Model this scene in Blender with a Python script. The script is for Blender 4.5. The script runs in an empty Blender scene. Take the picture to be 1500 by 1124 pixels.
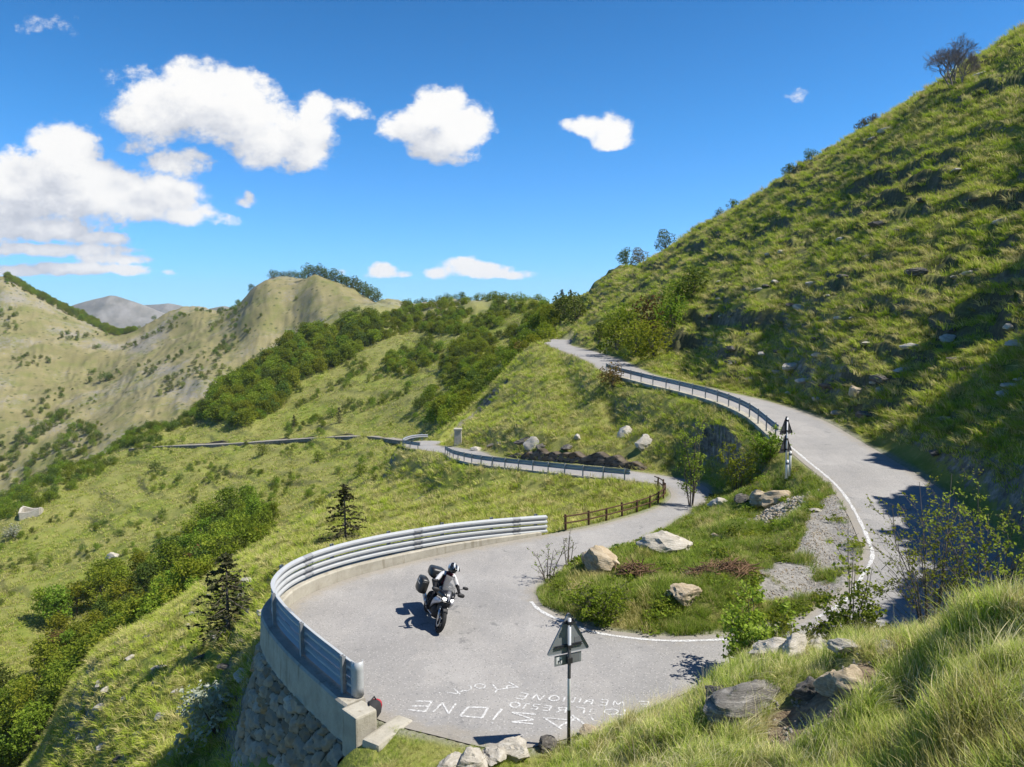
import bpy, bmesh, math, random
import numpy as np
from mathutils import Vector, Matrix
from mathutils.bvhtree import BVHTree

random.seed(7)
SC = bpy.context.scene
COL = SC.collection
R = math.radians

# ------------------------------------------------------------------ camera
F, HC = 1070.0, 7.5                       # focal length in photo pixels, camera height above the bend
PITCH = math.atan((562 - 470) / F)
cam_data = bpy.data.cameras.new('camera')
cam_data.sensor_width = 36.0
cam_data.lens = 36.0 * F / 1500.0
cam_data.clip_start = 0.1
cam_data.clip_end = 30000.0
cam = bpy.data.objects.new('camera', cam_data)
cam.location = (0, 0, HC)
cam.rotation_euler = (math.pi / 2 - PITCH, 0, 0)
COL.objects.link(cam)
SC.camera = cam

# ------------------------------------------------------------------ sun, sky, exposure
SUN_EL = R(55)
SUN_DIR = Vector((math.cos(SUN_EL) * 0.9903, math.cos(SUN_EL) * -0.139, math.sin(SUN_EL)))
sun_data = bpy.data.lights.new('sun', 'SUN')
sun_data.energy = 4.6
sun_data.angle = R(0.53)
sun_data.color = (1.0, 0.955, 0.88)
sun = bpy.data.objects.new('sun', sun_data)
sun.rotation_euler = SUN_DIR.to_track_quat('Z', 'Y').to_euler()
sun.location = (60, 10, 80)
COL.objects.link(sun)

SC.view_settings.view_transform = 'Standard'
SC.view_settings.look = 'None'
SC.view_settings.exposure = 0.7
SC.view_settings.gamma = 1.0
SC.view_settings.use_curve_mapping = False
SC.cycles.max_bounces = 6
SC.cycles.diffuse_bounces = 3
SC.cycles.glossy_bounces = 2
SC.cycles.transmission_bounces = 4
SC.cycles.transparent_max_bounces = 8
SC.cycles.caustics_reflective = False
SC.cycles.caustics_refractive = False
SC.cycles.sample_clamp_indirect = 4.0


class NT:
    """small helper for building node trees"""
    def __init__(s, nt):
        s.nt = nt
        s.i = 0

    def n(s, typ, **kw):
        nd = s.nt.nodes.new(typ)
        for k, v in kw.items():
            setattr(nd, k, v)
        return nd

    def link(s, a, b):
        s.nt.links.new(a, b)

    def put(s, sock, v):
        if isinstance(v, bpy.types.NodeSocket):
            s.link(v, sock)
        elif v is not None:
            sock.default_value = v

    def m(s, op, a, b=None, c=None, clamp=False):
        nd = s.n('ShaderNodeMath', operation=op)
        nd.use_clamp = clamp
        for k, v in enumerate((a, b, c)):
            s.put(nd.inputs[k], v)
        return nd.outputs[0]

    def vm(s, op, a, b=None, c=None):
        nd = s.n('ShaderNodeVectorMath', operation=op)
        for k, v in enumerate((a, b, c)):
            if v is not None:
                s.put(nd.inputs[k], v)
        return nd.outputs[0]

    def noise(s, vec, scale, detail=4, rough=0.55, dist=0.0, out=0, dims='3D'):
        nd = s.n('ShaderNodeTexNoise')
        nd.noise_dimensions = dims
        if vec is not None:
            s.link(vec, nd.inputs['Vector'])
        nd.inputs['Scale'].default_value = scale
        nd.inputs['Detail'].default_value = detail
        nd.inputs['Roughness'].default_value = rough
        nd.inputs['Distortion'].default_value = dist
        return nd.outputs[out]

    def mix(s, fac, a, b, blend='MIX'):
        nd = s.n('ShaderNodeMix', data_type='RGBA', blend_type=blend)
        s.put(nd.inputs[0], fac)
        for sock, v in ((nd.inputs[6], a), (nd.inputs[7], b)):
            if isinstance(v, (tuple, list)) and len(v) == 3:
                v = (*v, 1)
            s.put(sock, v)
        return nd.outputs[2]

    def ramp(s, fac, stops, interp='LINEAR'):
        nd = s.n('ShaderNodeValToRGB')
        nd.color_ramp.interpolation = interp
        els = nd.color_ramp.elements
        while len(els) < len(stops):
            els.new(0.5)
        for e, (p, c) in zip(els, stops):
            e.position = p
            e.color = (*c, 1) if len(c) == 3 else c
        s.put(nd.inputs[0], fac)
        return nd.outputs[0]

    def step(s, x, lo, hi):
        nd = s.n('ShaderNodeMapRange', interpolation_type='SMOOTHSTEP')
        s.put(nd.inputs[0], x)
        nd.inputs[1].default_value = lo
        nd.inputs[2].default_value = hi
        return nd.outputs[0]


def unproj(u, v, Y):
    """photo pixel at distance Y in front of the camera -> world point"""
    up = (562 - v) / F
    dy = math.cos(PITCH) + math.sin(PITCH) * up
    dz = -math.sin(PITCH) + math.cos(PITCH) * up
    return ((u - 750) / F / dy * Y, Y, HC + dz / dy * Y)


def onz(u, v, z):
    """photo pixel on the level z -> world point"""
    up = (562 - v) / F
    dy = math.cos(PITCH) + math.sin(PITCH) * up
    dz = -math.sin(PITCH) + math.cos(PITCH) * up
    Y = (z - HC) / dz * dy
    return ((u - 750) / F / dy * Y, Y, z)


# ------------------------------------------------------------------ world: Nishita sky with fair-weather clouds by direction
world = bpy.data.worlds.new('World')
SC.world = world
world.use_nodes = True
world.cycles.sampling_method = 'NONE'
w = NT(world.node_tree)
world.node_tree.nodes.clear()
sky = w.n('ShaderNodeTexSky', sky_type='NISHITA')
sky.sun_disc = False
sky.sun_elevation = SUN_EL
sky.sun_rotation = math.atan2(SUN_DIR.x, SUN_DIR.y)
sky.altitude = 1200
sky.air_density = 1.0
sky.dust_density = 0.3
sky.ozone_density = 2.0
SKY_K = 0.076

# cloud blobs: photo pixel centre and half sizes (x, up, down), strength
CLOUDS = [
    (290, 135, 75, 52, 60, 1.0), (355, 165, 85, 50, 60, 1.0), (430, 205, 75, 48, 48, 1.0), (462, 165, 35, 32, 40, .8), (215, 160, 62, 45, 45, .9),
    (250, 170, 90, 60, 45, .9), (515, 163, 32, 16, 16, .55), (190, 108, 36, 14, 26, .32), (400, 215, 70, 40, 36, .9), (340, 135, 60, 40, 60, .8),
    (95, 215, 62, 42, 70, 1.0), (60, 270, 120, 60, 60, 1.1), (150, 280, 100, 50, 45, 1.0), (262, 240, 55, 26, 26, .85), (225, 285, 85, 40, 40, 1.0),
    (270, 315, 60, 24, 20, .8), (325, 322, 26, 10, 12, .55), (15, 255, 55, 40, 50, .9), (55, 335, 120, 26, 22, .95), (140, 350, 60, 12, 14, .75),
    (85, 368, 130, 13, 12, .9), (165, 380, 64, 11, 10, .8), (80, 394, 140, 10, 10, .95), (190, 396, 34, 10, 10, .7), (0, 330, 50, 40, 30, .8), (195, 212, 30, 14, 14, .45), (130, 305, 70, 30, 28, .7),
    (642, 165, 52, 40, 50, 1.0), (675, 185, 54, 40, 44, 1.0), (605, 190, 50, 34, 30, .9), (640, 210, 50, 36, 30, .9), (675, 222, 32, 20, 20, .7),
    (866, 188, 38, 18, 16, .9), (898, 188, 34, 26, 20, .9), (893, 204, 36, 15, 17, .8), (842, 186, 20, 11, 12, .5),
    (563, 399, 28, 14, 11, .8), (553, 394, 14, 12, 12, .6), (586, 405, 22, 7, 6, .6),
    (700, 398, 68, 16, 13, 1.0), (675, 388, 34, 15, 16, .8), (745, 403, 44, 11, 9, .8), (640, 402, 22, 10, 8, .6),
    (356, 294, 18, 9, 8, .42), (363, 288, 8, 11, 8, .45), (247, 402, 15, 6, 6, .45), (75, 38, 48, 14, 14, .22), (40, 40, 22, 8, 8, .18), (497, 397, 12, 5, 5, .4), (1168, 140, 14, 12, 12, .28),
]
tc = w.n('ShaderNodeTexCoord')
sep = w.n('ShaderNodeSeparateXYZ')
w.link(tc.outputs['Generated'], sep.inputs[0])
dx, dy, dz = sep.outputs
dyc = w.m('MAXIMUM', dy, 0.08)
pa = w.m('DIVIDE', dx, dyc)
pe = w.m('DIVIDE', dz, dyc)


def cloud_group():
    g = bpy.data.node_groups.new('cloud_field', 'ShaderNodeTree')
    g.interface.new_socket('P', in_out='INPUT', socket_type='NodeSocketVector')
    g.interface.new_socket('Field', in_out='OUTPUT', socket_type='NodeSocketFloat')
    k = NT(g)
    gi = k.n('NodeGroupInput')
    go = k.n('NodeGroupOutput')
    P = gi.outputs[0]
    acc = None
    for (u, v, ru, up, dn, st) in CLOUDS:
        x, y, z = unproj(u, v, 1.0)
        ca, ce = x, z - HC
        ru, up, dn = ru / F * 1.0, up / F * 1.0, dn / F * 1.0
        q = k.vm('MULTIPLY_ADD', P, (1 / ru, 1 / up, -1 / dn), (-ca / ru, -ce / up, ce / dn))
        s_ = k.n('ShaderNodeSeparateXYZ')
        k.link(q, s_.inputs[0])
        mm = k.m('MAXIMUM', s_.outputs[1], s_.outputs[2])
        r2 = k.m('MULTIPLY_ADD', mm, mm, k.m('MULTIPLY', s_.outputs[0], s_.outputs[0]))
        f = k.m('MULTIPLY_ADD', r2, -0.74 * st, 0.74 * st)
        if acc is not None:
            P = k.vm('MULTIPLY_ADD', acc, (1e-9, 1e-9, 1e-9), P)   # keeps the evaluation in order
        if acc is None:
            acc = f
        else:
            nd = k.n('ShaderNodeMath', operation='SMOOTH_MAX')
            k.put(nd.inputs[0], acc)
            k.put(nd.inputs[1], f)
            nd.inputs[2].default_value = 0.25
            acc = nd.outputs[0]
    k.link(acc, go.inputs[0])
    return g


cg = cloud_group()
comb = w.n('ShaderNodeCombineXYZ')
for i_, s_ in enumerate((pa, pe, pe)):
    w.link(s_, comb.inputs[i_])
P0 = comb.outputs[0]
flatP = w.vm('MULTIPLY', P0, (1.0, 1.35, 0.0))


def field(P):
    warp = w.vm('SUBTRACT', w.noise(w.vm('MULTIPLY', P, (1, 1.35, 0)), 16.0, 3, 0.55, out=1), (0.5, 0.5, 0.5))
    # keep y and z (both elevation) moving together
    wv = w.vm('MULTIPLY', warp, (0.035, 0.022, 0.0))
    sp = w.n('ShaderNodeSeparateXYZ')
    w.link(wv, sp.inputs[0])
    cb = w.n('ShaderNodeCombineXYZ')
    w.link(sp.outputs[0], cb.inputs[0])
    w.link(sp.outputs[1], cb.inputs[1])
    w.link(sp.outputs[1], cb.inputs[2])
    gn = w.n('ShaderNodeGroup')
    gn.node_tree = cg
    w.link(w.vm('ADD', P, cb.outputs[0]), gn.inputs[0])
    det = w.m('SUBTRACT', w.noise(w.vm('MULTIPLY', P, (1, 1.35, 0)), 24.0, 8, 0.66), 0.5)
    return w.m('MULTIPLY_ADD', det, 1.6, gn.outputs[0])


f0 = field(P0)
f1 = field(w.vm('MULTIPLY_ADD', f0, (1e-9, 1e-9, 1e-9), w.vm('ADD', P0, (0.030, 0.050, 0.050))))
alpha = w.step(f0, 0.0, 0.46)
front = w.step(dy, 0.08, 0.2)
alpha = w.m('MULTIPLY', alpha, front)
lit = w.m('MULTIPLY_ADD', w.m('SUBTRACT', f0, f1), 0.9, 0.44, clamp=True)
# long soft grey bellies
belly = w.noise(flatP, 9.0, 3, 0.5)
lit = w.m('MULTIPLY_ADD', w.m('SUBTRACT', belly, 0.5), 0.3, lit, clamp=True)
ccol = w.ramp(lit, [(0.0, (4.6, 4.85, 5.4)), (0.4, (6.2, 6.35, 6.7)), (0.72, (7.6, 7.6, 7.6)), (1.0, (8.4, 8.3, 8.1))])
# deeper blue of the clear mountain air
tint = w.ramp(dz, [(0.0, (0.54, 1.06, 1.66)), (0.10, (0.44, 1.05, 1.64)), (0.24, (0.25, 0.94, 1.46)), (0.38, (0.14, 0.76, 1.22)), (0.6, (0.13, 0.45, 0.85)), (1.0, (0.13, 0.42, 0.75))])
skyc = w.mix(1.0, sky.outputs[0], tint, 'MULTIPLY')
final = w.mix(alpha, skyc, ccol)
bg = w.n('ShaderNodeBackground')
w.link(final, bg.inputs[0])
bg.inputs[1].default_value = SKY_K
wo = w.n('ShaderNodeOutputWorld')
w.link(bg.outputs[0], wo.inputs[0])


# ------------------------------------------------------------------ object helpers
def tag(o, label=None, cat=None, group=None, kind=None):
    if label:
        o['label'] = label
    if cat:
        o['category'] = cat
    if group:
        o['group'] = group
    if kind:
        o['kind'] = kind
    return o


def empty(name, loc=(0, 0, 0), rz=0.0):
    o = bpy.data.objects.new(name, None)
    o.empty_display_size = 0.2
    o.location = loc
    o.rotation_euler = (0, 0, rz)
    COL.objects.link(o)
    return o


def link(name, me, mats=(), parent=None, smooth=False):
    o = bpy.data.objects.new(name, me)
    COL.objects.link(o)
    for m_ in (mats if isinstance(mats, (list, tuple)) else [mats]):
        if m_:
            me.materials.append(m_)
    if smooth:
        me.polygons.foreach_set('use_smooth', [True] * len(me.polygons))
    if parent is not None:
        o.parent = parent
    return o


def np_mesh(name, verts, faces, attrs=None, smooth=False, mat_idx=None):
    """mesh from numpy arrays; faces (n,3) or (n,4)"""
    me = bpy.data.meshes.new(name)
    verts = np.ascontiguousarray(verts, dtype=np.float32)
    faces = np.ascontiguousarray(faces, dtype=np.int32)
    nv, nf, k = len(verts), len(faces), faces.shape[1]
    me.vertices.add(nv)
    me.vertices.foreach_set('co', verts.ravel())
    me.loops.add(nf * k)
    me.loops.foreach_set('vertex_index', faces.ravel())
    me.polygons.add(nf)
    me.polygons.foreach_set('loop_start', np.arange(0, nf * k, k, dtype=np.int32))
    me.polygons.foreach_set('use_smooth', np.full(nf, smooth, dtype=bool))
    if mat_idx is not None:
        me.polygons.foreach_set('material_index', np.ascontiguousarray(mat_idx, dtype=np.int32))
    for an, av in (attrs or {}).items():
        av = np.ascontiguousarray(av, dtype=np.float32)
        dom = 'POINT' if len(av) == nv else 'FACE'
        if av.ndim == 1:
            a = me.attributes.new(an, 'FLOAT', dom)
            a.data.foreach_set('value', av)
        else:
            a = me.attributes.new(an, 'FLOAT_VECTOR', dom)
            a.data.foreach_set('vector', av.ravel())
    me.update(calc_edges=True)
    return me


def new_mat(name):
    m = bpy.data.materials.new(name)
    m.use_nodes = True
    m.node_tree.nodes.clear()
    t = NT(m.node_tree)
    out = t.n('ShaderNodeOutputMaterial')
    return m, t, out


def principled(t, out, col=None, rough=0.6, metal=0.0, spec=0.5, normal=None):
    b = t.n('ShaderNodeBsdfPrincipled')
    if col is not None:
        if isinstance(col, (tuple, list)) and len(col) == 3:
            col = (*col, 1)
        t.put(b.inputs['Base Color'], col)
    t.put(b.inputs['Roughness'], rough)
    t.put(b.inputs['Metallic'], metal)
    t.put(b.inputs['Specular IOR Level'], spec)
    if normal is not None:
        t.link(normal, b.inputs['Normal'])
    t.link(b.outputs[0], out.inputs['Surface'])
    return b


def bump(t, h, strength=0.5, dist=0.05):
    b = t.n('ShaderNodeBump')
    b.inputs['Strength'].default_value = strength
    b.inputs['Distance'].default_value = dist
    t.link(h, b.inputs['Height'])
    return b.outputs[0]


def coords(t, kind='Object'):
    return t.n('ShaderNodeTexCoord').outputs[kind]


def worldpos(t):
    return t.n('ShaderNodeNewGeometry').outputs['Position']


def attr(t, name, out='Fac'):
    return t.n('ShaderNodeAttribute', attribute_name=name).outputs[out]


def simple_mat(name, col, rough=0.5, metal=0.0, vary=0.15, scale=8.0, spec=0.5, bmp=0.0):
    """plain material with a little mottling"""
    m, t, out = new_mat(name)
    p = coords(t)
    nz = t.noise(p, scale, 5, 0.6)
    c = t.mix(nz, tuple(x * (1 - vary) for x in col), tuple(min(1, x * (1 + vary)) for x in col))
    nrm = bump(t, nz, bmp, 0.02) if bmp else None
    principled(t, out, c, rough, metal, spec, nrm)
    return m


# ------------------------------------------------------------------ numpy noise
def _hash(ix, iy, seed):
    h = (ix.astype(np.int64) * 374761393 + iy.astype(np.int64) * 668265263 + seed * 982451653) & 0xffffffff
    h = ((h ^ (h >> 13)) * 1274126177) & 0xffffffff
    h = h ^ (h >> 16)
    return (h & 0xffffff).astype(np.float32) / 16777216.0


def pnoise(x, y, seed=0):
    """gradient noise, about -1..1"""
    x0 = np.floor(x)
    y0 = np.floor(y)
    fx = (x - x0).astype(np.float32)
    fy = (y - y0).astype(np.float32)
    ix = x0.astype(np.int64)
    iy = y0.astype(np.int64)
    sx = fx * fx * fx * (fx * (fx * 6 - 15) + 10)
    sy = fy * fy * fy * (fy * (fy * 6 - 15) + 10)

    def g(i, j):
        a = _hash(ix + i, iy + j, seed) * (2 * math.pi)
        return np.cos(a) * (fx - i) + np.sin(a) * (fy - j)
    n0 = g(0, 0) * (1 - sx) + g(1, 0) * sx
    n1 = g(0, 1) * (1 - sx) + g(1, 1) * sx
    return (n0 * (1 - sy) + n1 * sy) * 1.5


def sstep(x, a, b):
    t = np.clip((x - a) / (b - a), 0, 1)
    return t * t * (3 - 2 * t)


# ------------------------------------------------------------------ terrain control points (photo pixel u, v at distance Y)
CP = [
    # right hillside: foot along the road
    (1445, 800, 20.5), (1405, 735, 23.5), (1300, 652, 31), (1222, 610, 36.5), (1165, 589, 43.5), (1110, 575, 50.5), (1012, 559, 60), (915, 538, 71), (840, 512, 98), (822, 496, 131),
    (1480, 850, 17), (1560, 900, 12.5),
    # hillside body
    (1300, 620, 33), (1200, 560, 42.5), (1100, 530, 56), (1000, 525, 68), (915, 505, 82), (845, 485, 110), (1420, 660, 26),
    (1500, 640, 24), (1500, 400, 37), (1500, 220, 51), (1300, 500, 41), (1300, 400, 48), (1300, 280, 61), (1200, 450, 51), (1200, 350, 66), (1100, 450, 61), (1100, 380, 78), (1000, 450, 79), (1000, 400, 97), (920, 460, 100), (900, 430, 126), (860, 450, 140),
    # its ridge, then the drop behind
    (1700, -90, 58), (1500, 58, 66), (1420, 107, 71), (1330, 158, 77), (1240, 215, 84), (1160, 262, 92), (1080, 308, 104), (1000, 352, 119), (940, 390, 138), (900, 398, 150), (868, 425, 168), (835, 440, 190), (805, 452, 215),
    (1700, 30, 100), (1500, 180, 118), (1330, 270, 134), (1160, 350, 150), (1000, 430, 180), (900, 470, 230), (1500, 480, 250), (1200, 500, 300), (900, 490, 330), (1500, 470, 700), (1000, 480, 700), (1900, 470, 400), (1500, 465, 1000), (900, 480, 1000),
    (1700, 500, 24), (1700, 300, 33), (1700, 750, 15), (1950, 600, 16), (1950, 300, 28), (1950, -100, 52), (1950, 100, 95), (1700, 900, 9.5), (1950, 850, 9),
    # near bank on the right
    (850, 1088, 12.3), (940, 1046, 12.0), (1045, 1004, 12.4), (1090, 962, 12.2), (1150, 948, 11.6), (1230, 952, 10.6), (1320, 958, 9.6), (1400, 940, 8.4), (1500, 935, 7.2), (1650, 935, 6),
    (850, 1124, 10.8), (1000, 1110, 9.2), (1000, 1060, 10.8), (1130, 1060, 9.4), (1200, 1000, 10.0), (1200, 1124, 7.4), (1350, 1015, 8), (1350, 1124, 6.2), (1500, 1140, 5.2), (1500, 1030, 6.2), (1700, 1100, 4.6),
    (850, 1300, 7.0), (1000, 1400, 5.5), (1300, 1500, 3.8), (1700, 1400, 3.4), (1950, 1200, 3.4),
    # behind the bank crest, down to the road
    (1045, 1030, 14.6), (1150, 990, 15.2), (1290, 965, 15.4), (1400, 935, 15.6),
    # verge at the bottom left of the bank
    (560, 1084, 13.1), (650, 1100, 12.5), (760, 1112, 12.2), (600, 1124, 11.6), (720, 1124, 11.7), (650, 1300, 8.6), (560, 1250, 9), (650, 1700, 5), (800, 1800, 3.6), (525, 1150, 11.2), (490, 1150, 12.4), (440, 1180, 13), (450, 1350, 10), (490, 1500, 7),
    # outside the retaining wall, the near spur on the left
    (400, 1300, 11.5), (300, 1300, 13.5), (420, 1700, 7.5), (340, 1124, 16.9), (350, 1050, 18.2), (366, 985, 19.3), (380, 940, 20.6), (392, 905, 21.8), (440, 855, 24),
    (510, 832, 26.2), (610, 812, 27), (700, 794, 27.8), (800, 777, 29),
    (330, 1100, 18.6), (330, 1000, 23), (250, 1124, 19.6), (250, 1020, 25), (380, 850, 30), (450, 810, 35), (600, 765, 41), (700, 755, 36), (700, 722, 44), (760, 718, 43), (850, 742, 36.5), (900, 722, 39.5), (880, 765, 31),
    (100, 1300, 18), (-200, 1500, 16), (-200, 1250, 22), (200, 1600, 12),
    (130, 1124, 26), (140, 970, 33), (221, 913, 39), (277, 876, 43), (336, 832, 47), (400, 790, 53), (440, 765, 57), (500, 735, 63), (570, 697, 74), (590, 668, 74),
    (520, 800, 34), (560, 740, 50), (640, 700, 56), (300, 940, 29), (420, 900, 23.2),
    # below the lower road
    (668, 686, 54), (700, 697, 49.8), (760, 703, 46), (850, 708, 42.2), (940, 716, 39.6), (960, 735, 36),
    # over the spur crest: gully
    (40, 1200, 45), (90, 1040, 52), (180, 960, 65), (250, 920, 72), (320, 870, 80), (400, 815, 88), (460, 775, 95), (530, 730, 105), (600, 690, 110),
    (-300, 1300, 75), (0, 1124, 88), (100, 1000, 104), (200, 905, 118), (300, 825, 132), (390, 768, 146), (470, 722, 160), (540, 685, 172),
    (-300, 1000, 105), (0, 1000, 108), (0, 850, 155), (-300, 850, 160), (100, 800, 172), (0, 760, 200), (200, 760, 180), (300, 720, 195), (400, 700, 195), (100, 720, 215), (500, 668, 205),
    # far road, terraced slope above it and its crest
    (200, 658, 248), (300, 654, 242), (400, 648, 234), (500, 643, 222), (600, 640, 205), (625, 638, 190),
    (0, 742, 235), (-300, 860, 230), (80, 692, 248), (200, 634, 268), (310, 584, 300), (370, 545, 325), (440, 492, 365), (500, 463, 405), (545, 446, 425),
    (300, 625, 262), (400, 600, 270), (400, 560, 300), (500, 590, 262), (500, 520, 320), (600, 590, 235), (600, 520, 300), (600, 470, 370), (700, 470, 330), (700, 530, 240), (700, 560, 205), (660, 600, 185), (640, 620, 170), (760, 480, 290), (760, 510, 210), (790, 490, 220),
    # ridge of the wooded saddle
    (600, 449, 440), (650, 447, 410), (700, 446, 385), (760, 446, 345), (800, 456, 290),
    (600, 500, 700), (700, 500, 640), (800, 500, 500),
    # spur between the two roads (upper edge hides the gully)
    (793, 504, 103), (742, 546, 97), (682, 602, 88), (642, 640, 79), (625, 651, 74), (800, 512, 94),
    (790, 512, 125), (730, 570, 118), (670, 630, 112), (640, 655, 100),
    (850, 672, 46.3), (850, 650, 49), (850, 610, 56), (858, 570, 65), (885, 556, 60), (800, 640, 52), (800, 600, 60), (800, 560, 73), (760, 640, 55), (780, 560, 78), (740, 600, 73), (700, 640, 62), (670, 655, 62), (760, 672, 50),
    (940, 682, 43.3), (940, 650, 46), (940, 600, 51.5), (940, 572, 54.5), (1000, 676, 41), (1000, 640, 44), (1000, 600, 47.5), (1000, 588, 49), (900, 590, 57),
    (1060, 695, 36.2), (1050, 655, 39.2), (1060, 612, 42.6), (1100, 650, 36), (1100, 700, 32), (1150, 690, 31), (1130, 662, 32.6),
    # island inside the bend
    (1040, 728, 32.5), (1100, 728, 29), (1150, 720, 28.2), (1200, 730, 25.4), (1000, 792, 25), (1000, 810, 22), (960, 792, 24), (1050, 770, 25), (900, 852, 19.6), (850, 862, 19.3), (1000, 882, 17.7), (1150, 850, 19), (1100, 800, 22), (1200, 800, 21.2), (1120, 760, 26), (900, 895, 17.8), (1050, 905, 16.8),
    # beyond the terraced spur: brown slope of the next valley
    (0, 800, 300), (-300, 900, 330), (90, 750, 320), (210, 690, 350), (320, 640, 385), (380, 600, 410), (450, 545, 450), (510, 510, 490),
    (-300, 700, 430), (0, 700, 430), (100, 650, 450), (200, 600, 470), (300, 555, 500), (400, 520, 530),
    (-300, 550, 570), (0, 600, 520), (0, 500, 650), (100, 560, 590), (150, 530, 640), (250, 520, 600), (330, 500, 590), (420, 470, 590), (480, 455, 560), (250, 480, 680), (300, 470, 660),
    (-300, 330, 800), (0, 411, 770), (12, 413, 770), (50, 431, 785), (100, 456, 800), (150, 480, 815), (192, 495, 830), (235, 464, 770), (270, 453, 740), (300, 450, 720), (325, 456, 720), (345, 450, 700), (370, 432, 650), (395, 422, 630), (450, 424, 615), (500, 428, 600), (530, 440, 585), (560, 449, 570),
    (-300, 430, 1000), (0, 470, 1000), (200, 530, 1000), (300, 520, 950), (450, 500, 900), (560, 500, 800), (650, 500, 900),
]
cp = np.array([unproj(*c) for c in CP])
KL = 3.4


def to_q(x, y):
    return np.stack([x / y * 10.7, np.log(y) * KL], axis=-1)


cq = to_q(cp[:, 0], cp[:, 1])
cs = (cp[:, 2] - HC) / cp[:, 1]
C2 = 0.35 ** 2
_A = np.sqrt(((cq[:, None] - cq[None]) ** 2).sum(-1) + C2)
_N = len(cq)
_M = np.zeros((_N + 3, _N + 3))
_M[:_N, :_N] = _A + np.eye(_N) * -0.004
_Pm = np.concatenate([np.ones((_N, 1)), cq], axis=1)
_M[:_N, _N:] = _Pm
_M[_N:, :_N] = _Pm.T
_W = np.linalg.solve(_M, np.concatenate([cs, np.zeros(3)]))


def base_height(x, y):
    q = to_q(x, y).astype(np.float32)
    out = np.empty(len(q), dtype=np.float32)
    cqf = cq.astype(np.float32)
    wf = _W.astype(np.float32)
    for i in range(0, len(q), 40000):
        b = q[i:i + 40000]
        d = (b[:, None, 0] - cqf[None, :, 0]) ** 2 + (b[:, None, 1] - cqf[None, :, 1]) ** 2
        out[i:i + 40000] = np.sqrt(d + np.float32(C2)) @ wf[:_N] + wf[_N] + b @ wf[_N + 1:]
    return HC + out * y


# ------------------------------------------------------------------ road edges
def offset(pts, d):
    """polyline shifted sideways in plan by d (left of travel positive)"""
    p = np.array(pts)
    t = np.gradient(p, axis=0)
    n = np.stack([-t[:, 1], t[:, 0]], 1)
    n /= np.linalg.norm(n, axis=1, keepdims=True) + 1e-9
    q = p.copy()
    q[:, :2] += n * d
    return q


def resample(p, step=None, n=None):
    p = np.array(p)
    # smooth Catmull-Rom
    out = []
    P = np.concatenate([[2 * p[0] - p[1]], p, [2 * p[-1] - p[-2]]])
    for i in range(1, len(P) - 2):
        a, b, c, d = P[i - 1], P[i], P[i + 1], P[i + 2]
        for t in np.linspace(0, 1, 12, endpoint=False):
            out.append(0.5 * (2 * b + (c - a) * t + (2 * a - 5 * b + 4 * c - d) * t * t + (-a + 3 * b - 3 * c + d) * t ** 3))
    out.append(p[-1])
    out = np.array(out)
    s = np.concatenate([[0], np.cumsum(np.linalg.norm(np.diff(out, axis=0), axis=1))])
    if n is None:
        n = max(2, int(round(s[-1] / step)) + 1)
    ss = np.linspace(0, s[-1], n)
    return np.stack([np.interp(ss, s, out[:, k]) for k in range(out.shape[1])], 1)


upA = [onz(*a) for a in [(815, 494, 4.6), (797, 505, 4.0), (826, 515, 3.7), (862, 530, 3.4), (890, 548, 2.9), (940, 563, 2.65), (1000, 578, 2.45), (1050, 592, 2.35), (1100, 614, 2.2), (1140, 648, 1.9), (1170, 672, 1.8), (1223, 722, 1.4), (1262, 808, .9)]]
upB = offset(upA, 3.8)
pairs = [((1245, 845, .65), (1440, 860, .75)), ((1225, 872, .5), (1400, 910, .5)), ((1180, 900, .3), (1290, 945, .3)), ((1097, 925, .1), (1160, 975, .1)),
         ((1000, 932, 0), (1040, 1003, 0)), ((940, 929, 0), (940, 1042, 0)), ((880, 921, 0), (830, 1082, 0)), ((840, 908, 0), (740, 1098, 0)), ((812, 897, 0), (640, 1078, 0)),
         ((797, 888, 0), (550, 1052, 0)), ((790, 880, 0), (500, 1015, 0)), ((787, 874, 0), (450, 970, 0)), ((785, 870, 0), (420, 935, 0)), ((786, 865, 0), (412, 908, 0)), ((788, 862, 0), (440, 878, 0)),
         ((791, 860, 0), (510, 848, 0)), ((795, 857, 0), (610, 821, 0)), ((805, 849, 0), (700, 801, 0)), ((850, 822, -.1), (790, 785, -.1)), ((895, 806, -.2), (860, 773, -.25)),
         ((940, 792, -.35), (910, 761, -.5)), ((985, 768, -.6), (950, 749, -.7)), ((1017, 748, -.8), (972, 739, -.85)), ((1037, 730, -1.0), (983, 727, -1.05)), ((1035, 714, -1.2), (975, 714, -1.25)), ((1000, 702, -1.45), (950, 707, -1.4))]
loB = [onz(*a) for a in [(950, 707, -1.4), (850, 697, -1.6), (760, 687.5, -2.0), (700, 680, -2.4), (668, 672, -2.8), (650, 664, -3.4), (617, 659, -4.0), (593, 654.5, -4.5), (603, 648, -4.8), (628, 645, -5.2), (665, 648, -6.2), (700, 645, -7.2)]]
loA = offset(loB, -3.0)
loA[0] = onz(1000, 702, -1.45)
edgeA = np.concatenate([upA, [onz(*p[0]) for p in pairs], loA[1:]])
edgeB = np.concatenate([upB, [onz(*p[1]) for p in pairs], loB[1:]])


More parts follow.
